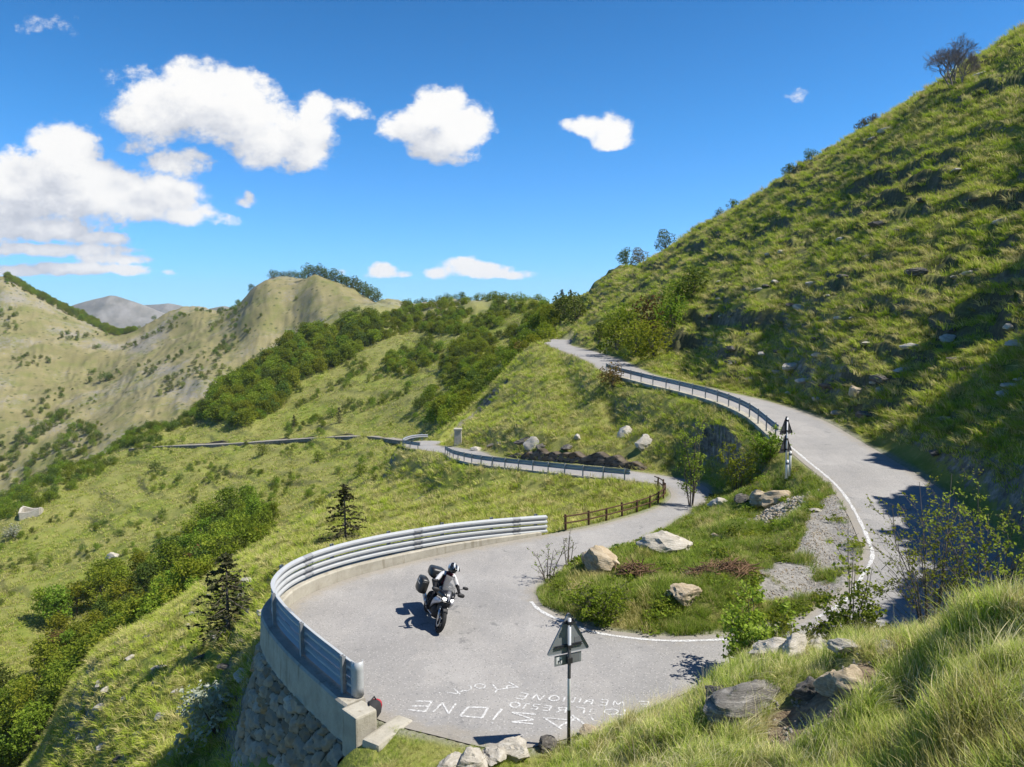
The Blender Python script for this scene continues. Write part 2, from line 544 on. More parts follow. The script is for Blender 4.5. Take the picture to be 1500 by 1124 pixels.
def catmull_pair(A, B, k):
    n = (len(A) - 1) * k + 1

    def cr(p):
        out = []
        P = np.concatenate([[2 * p[0] - p[1]], p, [2 * p[-1] - p[-2]]])
        for i in range(1, len(P) - 2):
            a, b, c, d = P[i - 1], P[i], P[i + 1], P[i + 2]
            for t in np.linspace(0, 1, k, endpoint=False):
                m1, m2 = (c - a) * .5, (d - b) * .5
                L = np.linalg.norm(c - b) + 1e-6
                # limit the tangents so short spans next to long ones do not loop
                m1 = m1 * min(1, L / (np.linalg.norm(m1) + 1e-9))
                m2 = m2 * min(1, L / (np.linalg.norm(m2) + 1e-9))
                out.append((2 * t ** 3 - 3 * t * t + 1) * b + (t ** 3 - 2 * t * t + t) * m1 + (-2 * t ** 3 + 3 * t * t) * c + (t ** 3 - t * t) * m2)
        out.append(p[-1])
        return np.array(out)
    return cr(np.array(A)), cr(np.array(B))


EA, EB = catmull_pair(edgeA, edgeB, 10)
NA = len(EA)
# smooth the z a little along the road
for E_ in (EA, EB):
    for _ in range(25):
        E_[1:-1, 2] = (E_[:-2, 2] + 2 * E_[1:-1, 2] + E_[2:, 2]) / 4
LAT = 9
tl = np.linspace(0, 1, LAT)
road_v = (EA[:, None] * (1 - tl)[None, :, None] + EB[:, None] * tl[None, :, None]).reshape(-1, 3)
idx = np.arange(NA * LAT).reshape(NA, LAT)
road_f = np.stack([idx[:-1, :-1], idx[:-1, 1:], idx[1:, 1:], idx[1:, :-1]], -1).reshape(-1, 4)
flat_bvh = BVHTree.FromPolygons([(float(a), float(b), 0.0) for a, b, c in road_v], road_f.tolist())
road_bvh = BVHTree.FromPolygons([tuple(map(float, a)) for a in road_v], road_f.tolist())


def road_query(x, y, maxd=3.0):
    """distance in plan to the road and the road level there (numpy arrays)"""
    d = np.full(len(x), 99.0, dtype=np.float32)
    z = np.zeros(len(x), dtype=np.float32)
    st = np.zeros(len(x), dtype=np.int32)
    m = (y < 122) & (x > -16) & (x < 22) & (y > 9)
    fq = road_f
    for i in np.nonzero(m)[0]:
        loc, nrm, fi, dist = flat_bvh.find_nearest((float(x[i]), float(y[i]), 0.0), maxd)
        if loc is not None:
            d[i] = dist
            h = road_bvh.ray_cast((loc.x, loc.y, 50.0), (0, 0, -1))
            z[i] = h[0].z if h[0] is not None else road_v[fq[fi]][:, 2].mean()
            st[i] = fi // (LAT - 1)
    return d, z, st


HAIR0, HAIR1 = 12, 12 + 20      # edge stations (before interpolation) of the hairpin part


def hair_out(x, y):
    """outside of the walled bend"""
    return (x < 2.2) & (y < 26.5) & (y > 12.6)


def right_hill(x, y):
    """weight of the big right-hand hillside"""
    q = x - np.interp(y, [8, 16, 20, 25, 32, 42, 52, 67, 100, 130], [7, 11, 13.8, 15.2, 15.6, 15.4, 13, 10, 7, 7])
    return sstep(q, 0.3, 2.5) * sstep(y, 13, 18) * (1 - sstep(y, 150, 200))


def detail(x, y):
    """small relief: rolling lumps by scale with distance, tussock steps on the right hillside"""
    z = np.zeros(len(x), dtype=np.float32)
    for k, lam in enumerate((0.45, 0.9, 1.8, 3.6, 7.5, 16, 34, 70)):
        wgt = sstep(y, lam * 5, lam * 11) * (1 - sstep(y, lam * 260, lam * 420))
        n = pnoise(x / lam + k * 7.3, y / lam - k * 3.1, k)
        amp = 0.075 if lam < 10 else 0.06
        z += wgt * amp * lam * n
    for k, (lam, a_) in enumerate(((90, .02), (46, .045), (24, .075), (12, .11), (6, .14))):
        wx_ = x + 9 * pnoise(x / 40, y / 60, 45)
        rid = 1 - np.abs(pnoise(wx_ / lam + 5 + y / lam * .35, y / lam * 0.42 + 3, 40 + k))
        z += sstep(y, 260, 420) * lam * a_ * (rid - .62)
    hw = right_hill(x, y)
    bz = z * 0
    m = hw > 0.01
    if m.any():
        xm, ym = x[m], y[m]
        wx = xm + 0.5 * pnoise(xm / 2.2, ym / 2.6, 11)
        for lam, st_, a, sd in ((1.1, 1.9, 0.22, 21), (3.2, 2.3, 0.30, 22), (7.5, 2.2, .14, 23)):
            n = pnoise(wx / lam, ym / (lam * st_), sd)
            bz[m] += a * (np.abs(n) - 0.3)
    z += bz * hw
    return z


def grass_lumps(x, y):
    """tufty relief of the meadows near the roads"""
    w_ = sstep(y, 17, 22) * (1 - sstep(y, 90, 140)) * (1 - right_hill(x, y))
    n = np.abs(pnoise(x / 1.1, y / 1.3, 31)) * 0.28 + np.abs(pnoise(x / 2.6, y / 3.1, 32)) * 0.4
    nb = np.abs(pnoise(x / .75, y / .8, 33)) * .22 + np.abs(pnoise(x / 1.7, y / 1.9, 34)) * .34
    return w_ * (n - .2) + (1 - sstep(y, 12.5, 15)) * (nb - .2)


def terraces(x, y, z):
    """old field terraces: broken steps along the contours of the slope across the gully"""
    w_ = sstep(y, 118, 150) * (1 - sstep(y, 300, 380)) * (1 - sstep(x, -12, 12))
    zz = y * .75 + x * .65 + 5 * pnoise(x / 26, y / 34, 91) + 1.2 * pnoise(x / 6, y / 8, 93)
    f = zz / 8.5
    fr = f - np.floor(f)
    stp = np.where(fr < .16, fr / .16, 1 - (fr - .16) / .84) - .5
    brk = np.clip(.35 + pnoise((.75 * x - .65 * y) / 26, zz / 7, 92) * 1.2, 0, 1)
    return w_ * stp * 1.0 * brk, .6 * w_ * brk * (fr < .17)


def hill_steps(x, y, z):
    """grassy terracettes of the right-hand hillside: near-level treads and steep risers"""
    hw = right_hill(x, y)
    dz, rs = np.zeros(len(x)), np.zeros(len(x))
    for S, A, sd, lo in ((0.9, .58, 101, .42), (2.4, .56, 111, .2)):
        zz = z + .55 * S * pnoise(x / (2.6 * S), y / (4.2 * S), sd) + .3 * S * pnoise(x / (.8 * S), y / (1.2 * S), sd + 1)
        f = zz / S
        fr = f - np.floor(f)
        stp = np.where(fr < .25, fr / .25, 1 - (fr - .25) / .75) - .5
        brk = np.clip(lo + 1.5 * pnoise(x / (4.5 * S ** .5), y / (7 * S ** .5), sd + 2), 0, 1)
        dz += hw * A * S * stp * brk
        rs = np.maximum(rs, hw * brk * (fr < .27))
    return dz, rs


def terrain(x, y, full=True):
    x = np.asarray(x, dtype=np.float64)
    y = np.asarray(y, dtype=np.float64)
    zb = base_height(x, y)
    dt, r1 = terraces(x, y, zb)
    dh, r2 = hill_steps(x, y, zb)
    det = detail(x, y) + grass_lumps(x, y) + dt + dh
    d, rz, st = road_query(x, y)
    out_ = hair_out(x, y)
    w_ = np.where(out_ & (d > 0), 0.35, 1.3 + 1.5 * ((y > 33) & (y < 75)))
    w_ = np.where((y < 17) & (x > -2.4), 1.0, w_)
    t = np.clip((d - 0.05) / w_, 0, 1)
    t = t * t * (3 - 2 * t)
    t2 = np.clip((d - 0.1) / 2.0, 0, 1)
    zz = (zb + det * t2)
    z = zz * t + (rz + (-0.03 + 0.045 * sstep(d, -0.01, 0.07))) * (1 - t)
    z = np.where(d > 90, zb + det, z)
    if full == 2:
        return z, d, np.maximum(r1, r2 * (d > .5))
    if full:
        return z, d
    return z


# ------------------------------------------------------------------ terrain sheet
ua = np.concatenate([np.linspace(-1100, -420, 40, endpoint=False), np.linspace(-420, 0, 110, endpoint=False), np.linspace(0, 1500, 840, endpoint=False), np.linspace(1500, 2100, 160, endpoint=False), np.linspace(2100, 2900, 60)])
al = (ua - 750) / F
NY = 1080
yl = np.exp(np.linspace(math.log(1.6), math.log(1150), NY))
AX, YY = np.meshgrid(al, yl)
tx = (AX * YY).ravel()
ty = YY.ravel()
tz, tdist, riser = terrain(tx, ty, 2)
nx_ = len(ua)
gi = np.arange(nx_ * NY, dtype=np.int32).reshape(NY, nx_)
tf = np.stack([gi[:-1, :-1], gi[:-1, 1:], gi[1:, 1:], gi[1:, :-1]], -1).reshape(-1, 4)
tv = np.stack([tx, ty, tz], 1)


# --- ground cover masks from where things are
def in_poly(x, y, poly):
    r = np.zeros(len(x), dtype=bool)
    n = len(poly)
    for i in range(n):
        x0, y0 = poly[i][:2]
        x1, y1 = poly[(i + 1) % n][:2]
        c = ((y0 > y) != (y1 > y)) & (x < (x1 - x0) * (y - y0) / (y1 - y0 + 1e-12) + x0)
        r ^= c
    return r


gravel_poly = [onz(u, v, .9) for u, v in [(1235, 742), (1258, 790), (1262, 810), (1240, 848), (1190, 850), (1110, 850), (1115, 825), (1165, 800), (1180, 770), (1200, 745)]]
dirt_polys = [[unproj(*c) for c in [(1130, 1020, 9.9), (1260, 960, 10), (1310, 960, 9.3), (1290, 1020, 8.6), (1200, 1080, 8.2), (1100, 1085, 8.8)]]]


def masks(x, y, z, d):
    far = sstep(y, 290, 470)
    n1 = pnoise(x / 9, y / 11, 51)
    n2 = pnoise(x / 2.5, y / 2.5, 52)
    g = in_poly(x + 0.35 * n2, y + 0.35 * pnoise(x / 2, y / 2, 53), gravel_poly).astype(np.float32)
    dr = np.zeros(len(x), dtype=np.float32)
    for p_ in dirt_polys:
        dr = np.maximum(dr, in_poly(x + 0.3 * n2, y + .3 * n1, p_))
    g = np.maximum(g, 0.6 * (1 - sstep(d + 0.2 * n2, 0.05, 0.3)))
    return far, g, dr


gz = np.gradient(tz.reshape(NY, nx_), axis=0) / np.gradient(YY, axis=0)
gx_ = np.gradient(tz.reshape(NY, nx_), axis=1) / np.gradient(AX * YY, axis=1)
steep = np.sqrt(gz ** 2 + gx_ ** 2).ravel()
far_m, grav_m, dirt_m = masks(tx, ty, tz, tdist)
island_m = ((tx > 0.6) & (ty > 16) & (ty < 34) & (tdist < 6) & (tx < 11.5)).astype(np.float32)
hill_m = right_hill(tx, ty).astype(np.float32)


def terrain_material():
    m, t, out = new_mat('hillside_grass')
    p = worldpos(t)
    far = attr(t, 'far')
    grav = attr(t, 'gravel')
    dirt = attr(t, 'dirt')
    hill = attr(t, 'hill')
    n_f = t.noise(p, 3.5, 6, 0.65)
    n_m = t.noise(p, 0.55, 5, 0.6)
    n_l = t.noise(p, 0.06, 5, 0.6)
    n_xl = t.noise(p, 0.016, 6, 0.65)
    green = t.ramp(n_m, [(0.3, (0.085, 0.125, 0.016)), (0.5, (0.16, 0.20, 0.028)), (0.7, (0.24, 0.25, 0.055))])
    straw = t.ramp(n_f, [(0.35, (0.11, 0.10, 0.035)), (0.55, (0.26, 0.24, 0.085)), (0.75, (0.36, 0.32, 0.15))])
    near = t.mix(t.step(t.m('MULTIPLY_ADD', n_f, 0.5, n_l), 0.62, 0.95), green, straw)
    brown = t.ramp(n_xl, [(0.3, (0.17, 0.155, 0.065)), (0.5, (0.24, 0.21, 0.10)), (0.7, (0.29, 0.25, 0.15))])
    brown = t.mix(t.step(n_l, 0.42, 0.7), brown, (0.16, 0.165, 0.055))
    scree = t.step(t.m('MULTIPLY_ADD', n_m, 0.55, n_xl), 0.78, 0.92)
    brown = t.mix(t.m('MULTIPLY', scree, 0.75), brown, t.mix(n_f, (0.14, 0.13, 0.11), (0.34, 0.32, 0.29)))
    spk = t.n('ShaderNodeTexVoronoi')
    t.link(p, spk.inputs['Vector'])
    spk.inputs['Scale'].default_value = 0.22
    spc = t.n('ShaderNodeSeparateXYZ')
    t.link(spk.outputs['Color'], spc.inputs[0])
    dots = t.m('MULTIPLY', t.step(spk.outputs['Distance'], 0.34, 0.22), t.step(t.m('ADD', spc.outputs[0], t.m('MULTIPLY', n_xl, .8)), .95, 1.15))
    brown = t.mix(t.m('MULTIPLY', dots, .8), brown, (0.055, 0.07, 0.022))
    near = t.mix(t.m('MULTIPLY', t.m('SUBTRACT', 1.0, hill), t.step(n_l, .3, .7)), near, t.mix(n_f, (0.165, 0.18, 0.042), (0.28, 0.265, 0.085)))
    c = t.mix(far, near, brown)
    # rock shows on the steep bits
    geo = t.n('ShaderNodeNewGeometry')
    sp = t.n('ShaderNodeSeparateXYZ')
    t.link(geo.outputs['Normal'], sp.inputs[0])
    rock = t.ramp(t.noise(p, 2.2, 8, 0.7), [(0.3, (0.05, 0.045, 0.038)), (0.5, (0.16, 0.15, 0.125)), (0.72, (0.36, 0.34, 0.29))])
    rk = t.step(t.m('MULTIPLY_ADD', t.m('SUBTRACT', n_f, 0.5), 0.9, sp.outputs[2]), 0.60, 0.42)
    c = t.mix(rk, c, rock)
    riser_tone = t.ramp(t.noise(p, 5, 7, 0.7), [(0.3, (0.035, 0.03, 0.02)), (0.52, (0.085, 0.08, 0.045)), (0.62, (0.10, 0.115, 0.04)), (0.8, (0.30, 0.28, 0.24))])  # mostly darker mottled tone laid over the step risers
    c = t.mix(t.m('MULTIPLY', attr(t, 'riser'), 0.85), c, riser_tone)
    gcol = t.ramp(t.noise(p, 9, 6, 0.75), [(0.3, (0.13, 0.12, 0.105)), (0.55, (0.30, 0.285, 0.26)), (0.8, (0.45, 0.43, 0.40))])
    c = t.mix(grav, c, gcol)
    dcol = t.ramp(t.noise(p, 6, 7, 0.7), [(0.3, (0.12, 0.085, 0.05)), (0.6, (0.27, 0.205, 0.135)), (0.8, (0.36, 0.29, 0.20))])
    c = t.mix(dirt, c, dcol)
    h = t.m('ADD', t.m('MULTIPLY', n_f, 0.5), t.noise(p, 14, 4, 0.7))
    principled(t, out, c, 0.9, 0, 0.15, bump(t, h, 0.6, 0.12))
    return m


MAT_TERRAIN = terrain_material()
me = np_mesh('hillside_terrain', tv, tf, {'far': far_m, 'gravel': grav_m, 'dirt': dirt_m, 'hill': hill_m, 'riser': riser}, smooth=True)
ground = link('terrain', me, MAT_TERRAIN)
tag(ground, kind='structure')


# ------------------------------------------------------------------ distant mountains beyond the valley
def mountain_material():
    m, t, out = new_mat('bare_mountain')
    p = worldpos(t)
    a = t.noise(p, 0.004, 8, 0.65)
    b_ = t.noise(p, 0.02, 6, 0.7)
    c = t.ramp(t.m('MULTIPLY_ADD', b_, 0.4, t.m('MULTIPLY', a, 0.6)), [(0.35, (0.08, 0.085, 0.06)), (0.5, (0.17, 0.16, 0.13)), (0.65, (0.29, 0.27, 0.24))])
    principled(t, out, c, 0.95, 0, 0.1)
    return m


def ridge_mesh(name, prof, Y0, depth, seed, drop, nx=160, ny=60):
    pr = np.array([unproj(u, v, Y0) for u, v in prof])
    X = np.linspace(pr[0, 0], pr[-1, 0], nx)
    Zr = np.interp(X, pr[:, 0], pr[:, 2])
    tt = np.linspace(-1, 1, ny)
    V = np.zeros((ny, nx, 3))
    for j, s in enumerate(tt):
        V[j, :, 0] = X
        V[j, :, 1] = Y0 + s * depth
        rel = abs(s)
        V[j, :, 2] = Zr - drop * rel ** 0.9
    lam = depth * 0.35
    x, y = V[..., 0].ravel(), V[..., 1].ravel()
    nz = sum((1 - np.abs(pnoise(x / (lam / 2 ** k) + seed, y / (lam / 2 ** k), seed + k))) * lam * .22 / 1.9 ** k for k in range(5)).reshape(ny, nx)
    wgt = np.clip(np.abs(tt) * 4, 0.06, 1)[:, None]
    V[..., 2] += (nz - lam * .33) * wgt
    ii = np.arange(nx * ny).reshape(ny, nx)
    f = np.stack([ii[:-1, :-1], ii[:-1, 1:], ii[1:, 1:], ii[1:, :-1]], -1).reshape(-1, 4)
    o = link(name, np_mesh(name, V.reshape(-1, 3), f, smooth=True), MAT_MOUNT)
    return tag(o, kind='structure')


MAT_MOUNT = mountain_material()
ridge_mesh('mountains', [(0, 470), (95, 446), (130, 435), (165, 426), (185, 432), (215, 442), (250, 458), (300, 476), (380, 500)], 3600, 1500, 5, 900)
ridge_mesh('mountains', [(100, 490), (190, 450), (215, 443), (250, 440), (285, 448), (330, 460), (420, 480)], 4800, 1700, 9, 900)
ridge_mesh('mountains', [(240, 480), (300, 449), (328, 444), (350, 450), (420, 470)], 2200, 600, 13, 400)

# ------------------------------------------------------------------ asphalt
def asphalt_material():
    m, t, out = new_mat('worn_asphalt')
    p = worldpos(t)
    fine = t.noise(p, 38, 4, 0.75)
    mid = t.noise(p, 3.0, 6, 0.65)
    big = t.noise(p, 0.45, 5, 0.6)
    c = t.ramp(big, [(0.3, (0.25, 0.24, 0.226)), (0.7, (0.33, 0.315, 0.295))])
    c = t.mix(t.m('MULTIPLY', t.step(mid, 0.5, 0.75), 0.35), c, (0.19, 0.19, 0.192))
    c = t.mix(t.step(fine, 0.56, 0.75), c, (0.47, 0.455, 0.43))
    c = t.mix(t.step(fine, 0.42, 0.28), c, (0.14, 0.14, 0.145))
    # resurfaced strips and tyre polish
    lane = t.noise(t.vm('MULTIPLY', p, (.55, .2, 1)), 1.0, 4, .55)
    c = t.mix(t.m('MULTIPLY', t.step(lane, .5, .53), .22), c, (0.20, 0.20, 0.20))
    c = t.mix(t.m('MULTIPLY', t.step(t.noise(p, .9, 5, .6), .55, .72), .25), c, (0.37, .36, .34))
    # cracks and repairs
    v = t.n('ShaderNodeTexVoronoi', feature='DISTANCE_TO_EDGE')
    t.link(t.vm('ADD', p, t.vm('MULTIPLY', t.noise(p, 0.9, 4, 0.6, out=1), (1.6, 1.6, 0))), v.inputs['Vector'])
    v.inputs['Scale'].default_value = 0.16
    cr = t.m('MULTIPLY', t.step(v.outputs['Distance'], 0.012, 0.003), t.step(mid, 0.5, 0.62))
    c = t.mix(t.m('MULTIPLY', cr, 0.45), c, (0.09, 0.09, 0.09))
    # stones in the wearing course, crumbling and dusty edges
    v2 = t.n('ShaderNodeTexVoronoi')
    t.link(p, v2.inputs['Vector'])
    v2.inputs['Scale'].default_value = 16
    c = t.mix(t.m('MULTIPLY', t.step(v2.outputs['Distance'], .32, .12), .5), c, (0.50, 0.48, 0.45))
    v3 = t.n('ShaderNodeTexVoronoi')
    t.link(t.vm('ADD', p, (3.3, 1.7, 0)), v3.inputs['Vector'])
    v3.inputs['Scale'].default_value = 13
    c = t.mix(t.m('MULTIPLY', t.step(v3.outputs['Distance'], .30, .12), .5), c, (0.10, 0.10, 0.10))
    em = t.m('MULTIPLY_ADD', t.m('SUBTRACT', mid, .5), 1.1, attr(t, 'margin'))
    c = t.mix(t.m('MULTIPLY', t.step(em, .55, .05), .55), c, t.mix(fine, (0.17, 0.145, 0.105), (0.36, 0.32, 0.25)))
    principled(t, out, c, 0.85, 0, 0.25, bump(t, fine, 0.45, 0.012))
    return m


MAT_ASPHALT = asphalt_material()
_wd = np.linalg.norm((EB - EA)[:, :2], axis=1)
_mg = (np.minimum(tl, 1 - tl)[None] * _wd[:, None]).ravel()
road = link('road', np_mesh('road', road_v, road_f, {'margin': _mg}, smooth=True), MAT_ASPHALT)
tag(road, kind='structure')


# ------------------------------------------------------------------ mesh builders
class MB:
    """collects shapes into one mesh"""
    def __init__(s):
        s.v, s.f = [], []

    def add(s, v, f):
        o = len(s.v)
        s.v += [tuple(map(float, p)) for p in v]
        s.f += [tuple(i + o for i in q) for q in f]
        return s

    def box(s, c, size, rot=None):
        hx, hy, hz = [k / 2 for k in size]
        v = [Vector((x, y, z)) for x in (-hx, hx) for y in (-hy, hy) for z in (-hz, hz)]
        if rot is not None:
            v = [rot @ p for p in v]
        v = [p + Vector(c) for p in v]
        return s.add(v, [(0, 1, 3, 2), (4, 6, 7, 5), (0, 4, 5, 1), (2, 3, 7, 6), (0, 2, 6, 4), (1, 5, 7, 3)])

    def tube(s, pts, r, seg=8, cap=True):
        pts = [Vector(p) for p in pts]
        rs = r if isinstance(r, (list, tuple)) else [r] * len(pts)
        rings = []
        up = None
        for i, p in enumerate(pts):
            t = (pts[min(i + 1, len(pts) - 1)] - pts[max(i - 1, 0)]).normalized()
            if up is None:
                up = t.orthogonal().normalized()
            up = (up - t * up.dot(t))
            up = up.normalized() if up.length > 1e-6 else t.orthogonal().normalized()
            b = t.cross(up)
            rings.append([p + (up * math.cos(a) + b * math.sin(a)) * rs[i] for a in [2 * math.pi * k / seg for k in range(seg)]])
        v = [q for rg in rings for q in rg]
        f = [(i * seg + k, i * seg + (k + 1) % seg, (i + 1) * seg + (k + 1) % seg, (i + 1) * seg + k) for i in range(len(rings) - 1) for k in range(seg)]
        if cap:
            f += [tuple(range(seg))[::-1], tuple((len(rings) - 1) * seg + k for k in range(seg))]
        return s.add(v, f)

    def loft(s, rings, cap=True, closed=True):
        n = len(rings[0])
        v = [q for rg in rings for q in rg]
        m = n if closed else n - 1
        f = [(i * n + k, i * n + (k + 1) % n, (i + 1) * n + (k + 1) % n, (i + 1) * n + k) for i in range(len(rings) - 1) for k in range(m)]
        if cap and closed:
            f += [tuple(range(n))[::-1], tuple((len(rings) - 1) * n + k for k in range(n))]
        return s.add(v, f)

    def hull(s, rows, n=16, e=2.6):
        """superellipse sections along x: (x, zc, halfwidth, halfheight[, yc])"""
        rings = []
        for row in rows:
            x, zc, hw, hh = row[:4]
            yc = row[4] if len(row) > 4 else 0
            rg = []
            for k in range(n):
                a = 2 * math.pi * k / n
                ca, sa = math.cos(a), math.sin(a)
                rg.append((x, yc + hw * math.copysign(abs(ca) ** (2 / e), ca), zc + hh * math.copysign(abs(sa) ** (2 / e), sa)))
            rings.append(rg)
        return s.loft(rings)

    def ring(s, c, R_, r, axis='y', seg=36, sec=12, flat=1.0):
        rings = []
        for i in range(seg):
            a = 2 * math.pi * i / seg
            rg = []
            for k in range(sec):
                b = 2 * math.pi * k / sec
                rr = R_ + r * math.cos(b)
                rg.append((c[0] + rr * math.cos(a), c[1] + r * flat * math.sin(b), c[2] + rr * math.sin(a)))
            rings.append(rg)
        n = sec
        v = [q for rg in rings for q in rg]
        f = [(i * n + k, i * n + (k + 1) % n, ((i + 1) % seg) * n + (k + 1) % n, ((i + 1) % seg) * n + k) for i in range(seg) for k in range(n)]
        return s.add(v, f)

    def build(s, name, mat, parent=None, smooth=False, bevel=0.0, sub=0):
        me = bpy.data.meshes.new(name)
        me.from_pydata(s.v, [], s.f)
        me.update()
        bm = bmesh.new()
        bm.from_mesh(me)
        bmesh.ops.recalc_face_normals(bm, faces=bm.faces)
        if bevel:
            es = [e for e in bm.edges if len(e.link_faces) == 2 and e.calc_face_angle(0) > 0.5]
            bmesh.ops.bevel(bm, geom=es, offset=bevel, segments=2, affect='EDGES', profile=0.6)
        bm.to_mesh(me)
        bm.free()
        o = link(name, me, mat, parent, smooth)
        if sub:
            md = o.modifiers.new('smooth', 'SUBSURF')
            md.levels = md.render_levels = sub
        return o


def H(x, y):
    return float(terrain(np.array([x], dtype=float), np.array([y], dtype=float))[0][0])


def frame_along(P, outside_from):
    """plan normals of a polyline pointing away from another"""
    t = np.gradient(P[:, :2], axis=0)
    n = np.stack([-t[:, 1], t[:, 0]], 1)
    n /= np.linalg.norm(n, axis=1, keepdims=True) + 1e-9
    s_ = np.sign(((P[:, :2] - outside_from[:, :2]) * n).sum(1))
    return n * np.where(s_ == 0, 1, s_)[:, None]


def cut(P, i0, i1, step):
    Q = P[i0:i1 + 1]
    s_ = np.concatenate([[0], np.cumsum(np.linalg.norm(np.diff(Q, axis=0), axis=1))])
    n = max(2, int(round(s_[-1] / step)) + 1)
    ss = np.linspace(0, s_[-1], n)
    return np.stack([np.interp(ss, s_, Q[:, k]) for k in range(3)], 1)


def smooth_n(n):
    m = n.copy()
    for _ in range(6):
        m[1:-1] = (m[:-2] + m[1:-1] * 2 + m[2:]) / 4
    return m / np.linalg.norm(m, axis=1, keepdims=True)


def profile_sweep(mb, P, N, prof, cap=True):
    """sweep a closed (offset, height) profile along a path"""
    rings = [[(p[0] + n[0] * o, p[1] + n[1] * o, p[2] + h) for o, h in prof] for p, n in zip(P, N)]
    return mb.loft(rings, cap)


# ------------------------------------------------------------------ hard materials
def concrete_mat(name, a, b_):
    m, t, out = new_mat(name)
    p = worldpos(t)
    n1 = t.noise(p, 2.2, 7, 0.7)
    n2 = t.noise(p, 26, 4, 0.7)
    c = t.ramp(n1, [(0.3, a), (0.7, b_)])
    c = t.mix(t.m('MULTIPLY', t.step(n2, 0.55, 0.75), 0.4), c, tuple(k * .55 for k in a))
    st = t.noise(t.vm('MULTIPLY', p, (5, 5, 0.7)), 1.0, 4, 0.6)
    c = t.mix(t.m('MULTIPLY', t.step(st, 0.55, 0.72), 0.5), c, (0.16, 0.13, 0.085))
    principled(t, out, c, 0.9, 0, 0.2, bump(t, n2, 0.5, 0.02))
    return m


MAT_CONC = concrete_mat('old_concrete', (0.30, 0.275, 0.22), (0.46, 0.43, 0.355))


def stone_wall_mat(k=1.0):
    m, t, out = new_mat('dry_stone')
    p = worldpos(t)
    st = attr(t, 'stone')
    ed = attr(t, 'edge')
    n = t.noise(p, 7, 7, 0.7)
    c = t.ramp(st, [(0.0, (0.15, 0.135, 0.11)), (0.35, (0.27, 0.25, 0.215)), (0.7, (0.36, 0.34, 0.30)), (0.92, (0.30, 0.22, 0.13)), (1.0, (0.45, 0.43, 0.39))])
    c = t.mix(t.m('MULTIPLY', t.step(n, 0.4, 0.7), 0.45), c, (0.13, 0.12, 0.10))
    c = t.mix(t.step(ed, 0.16, 0.03), c, (0.045, 0.04, 0.03))
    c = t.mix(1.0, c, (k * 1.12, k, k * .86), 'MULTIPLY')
    principled(t, out, c, 0.9, 0, 0.2, bump(t, n, 0.6, 0.03))
    return m


MAT_STONE = stone_wall_mat(.95)
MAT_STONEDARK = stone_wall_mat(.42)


def metal_mat(name, col, rough, metal=0.8, vary=.12):
    m, t, out = new_mat(name)
    p = worldpos(t)
    n = t.noise(t.vm('MULTIPLY', p, (3, 3, 9)), 1.5, 6, 0.65)
    c = t.mix(n, tuple(k * (1 - vary) for k in col), tuple(k * (1 + vary) for k in col))
    c = t.mix(t.m('MULTIPLY', t.step(t.noise(p, 7, 6, 0.75), 0.58, 0.72), 0.55), c, (0.20, 0.16, 0.12))
    principled(t, out, c, t.m('MULTIPLY_ADD', n, 0.2, rough - .1), metal, 0.5)
    return m


MAT_GALV = metal_mat('galvanised_steel', (0.40, 0.415, 0.42), 0.5, 0.1)
MAT_POST = metal_mat('dull_steel_post', (0.30, 0.31, 0.32), 0.6, 0.4)
MAT_DARKSTEEL = metal_mat('dark_rail_steel', (0.30, 0.32, 0.35), 0.5, 0.2)
MAT_BROWNWOOD = simple_mat('brown_stained_wood', (0.075, 0.042, 0.024), 0.8, 0, 0.4, 14, 0.2, 0.4)
MAT_WHITE = simple_mat('white_paint', (0.75, 0.75, 0.73), 0.55, 0, 0.08, 12)


def voronoi2(u, v, seed, jit=0.42):
    """F1 cell id and border distance in a jittered grid"""
    iu, iv = np.floor(u), np.floor(v)
    best = np.full(u.shape, 9.0)
    sec = np.full(u.shape, 9.0)
    cid = np.zeros(u.shape)
    for di in (-1, 0, 1):
        for dj in (-1, 0, 1):
            a, b_ = iu + di, iv + dj
            px = a + .5 + (_hash(a, b_, seed) - .5) * 2 * jit
            py = b_ + .5 + (_hash(a, b_, seed + 1) - .5) * 2 * jit
            d = np.hypot(u - px, v - py)
            m = d < best
            sec = np.where(m, best, np.minimum(sec, d))
            cid = np.where(m, _hash(a, b_, seed + 2), cid)
            best = np.where(m, d, best)
    return cid, sec - best


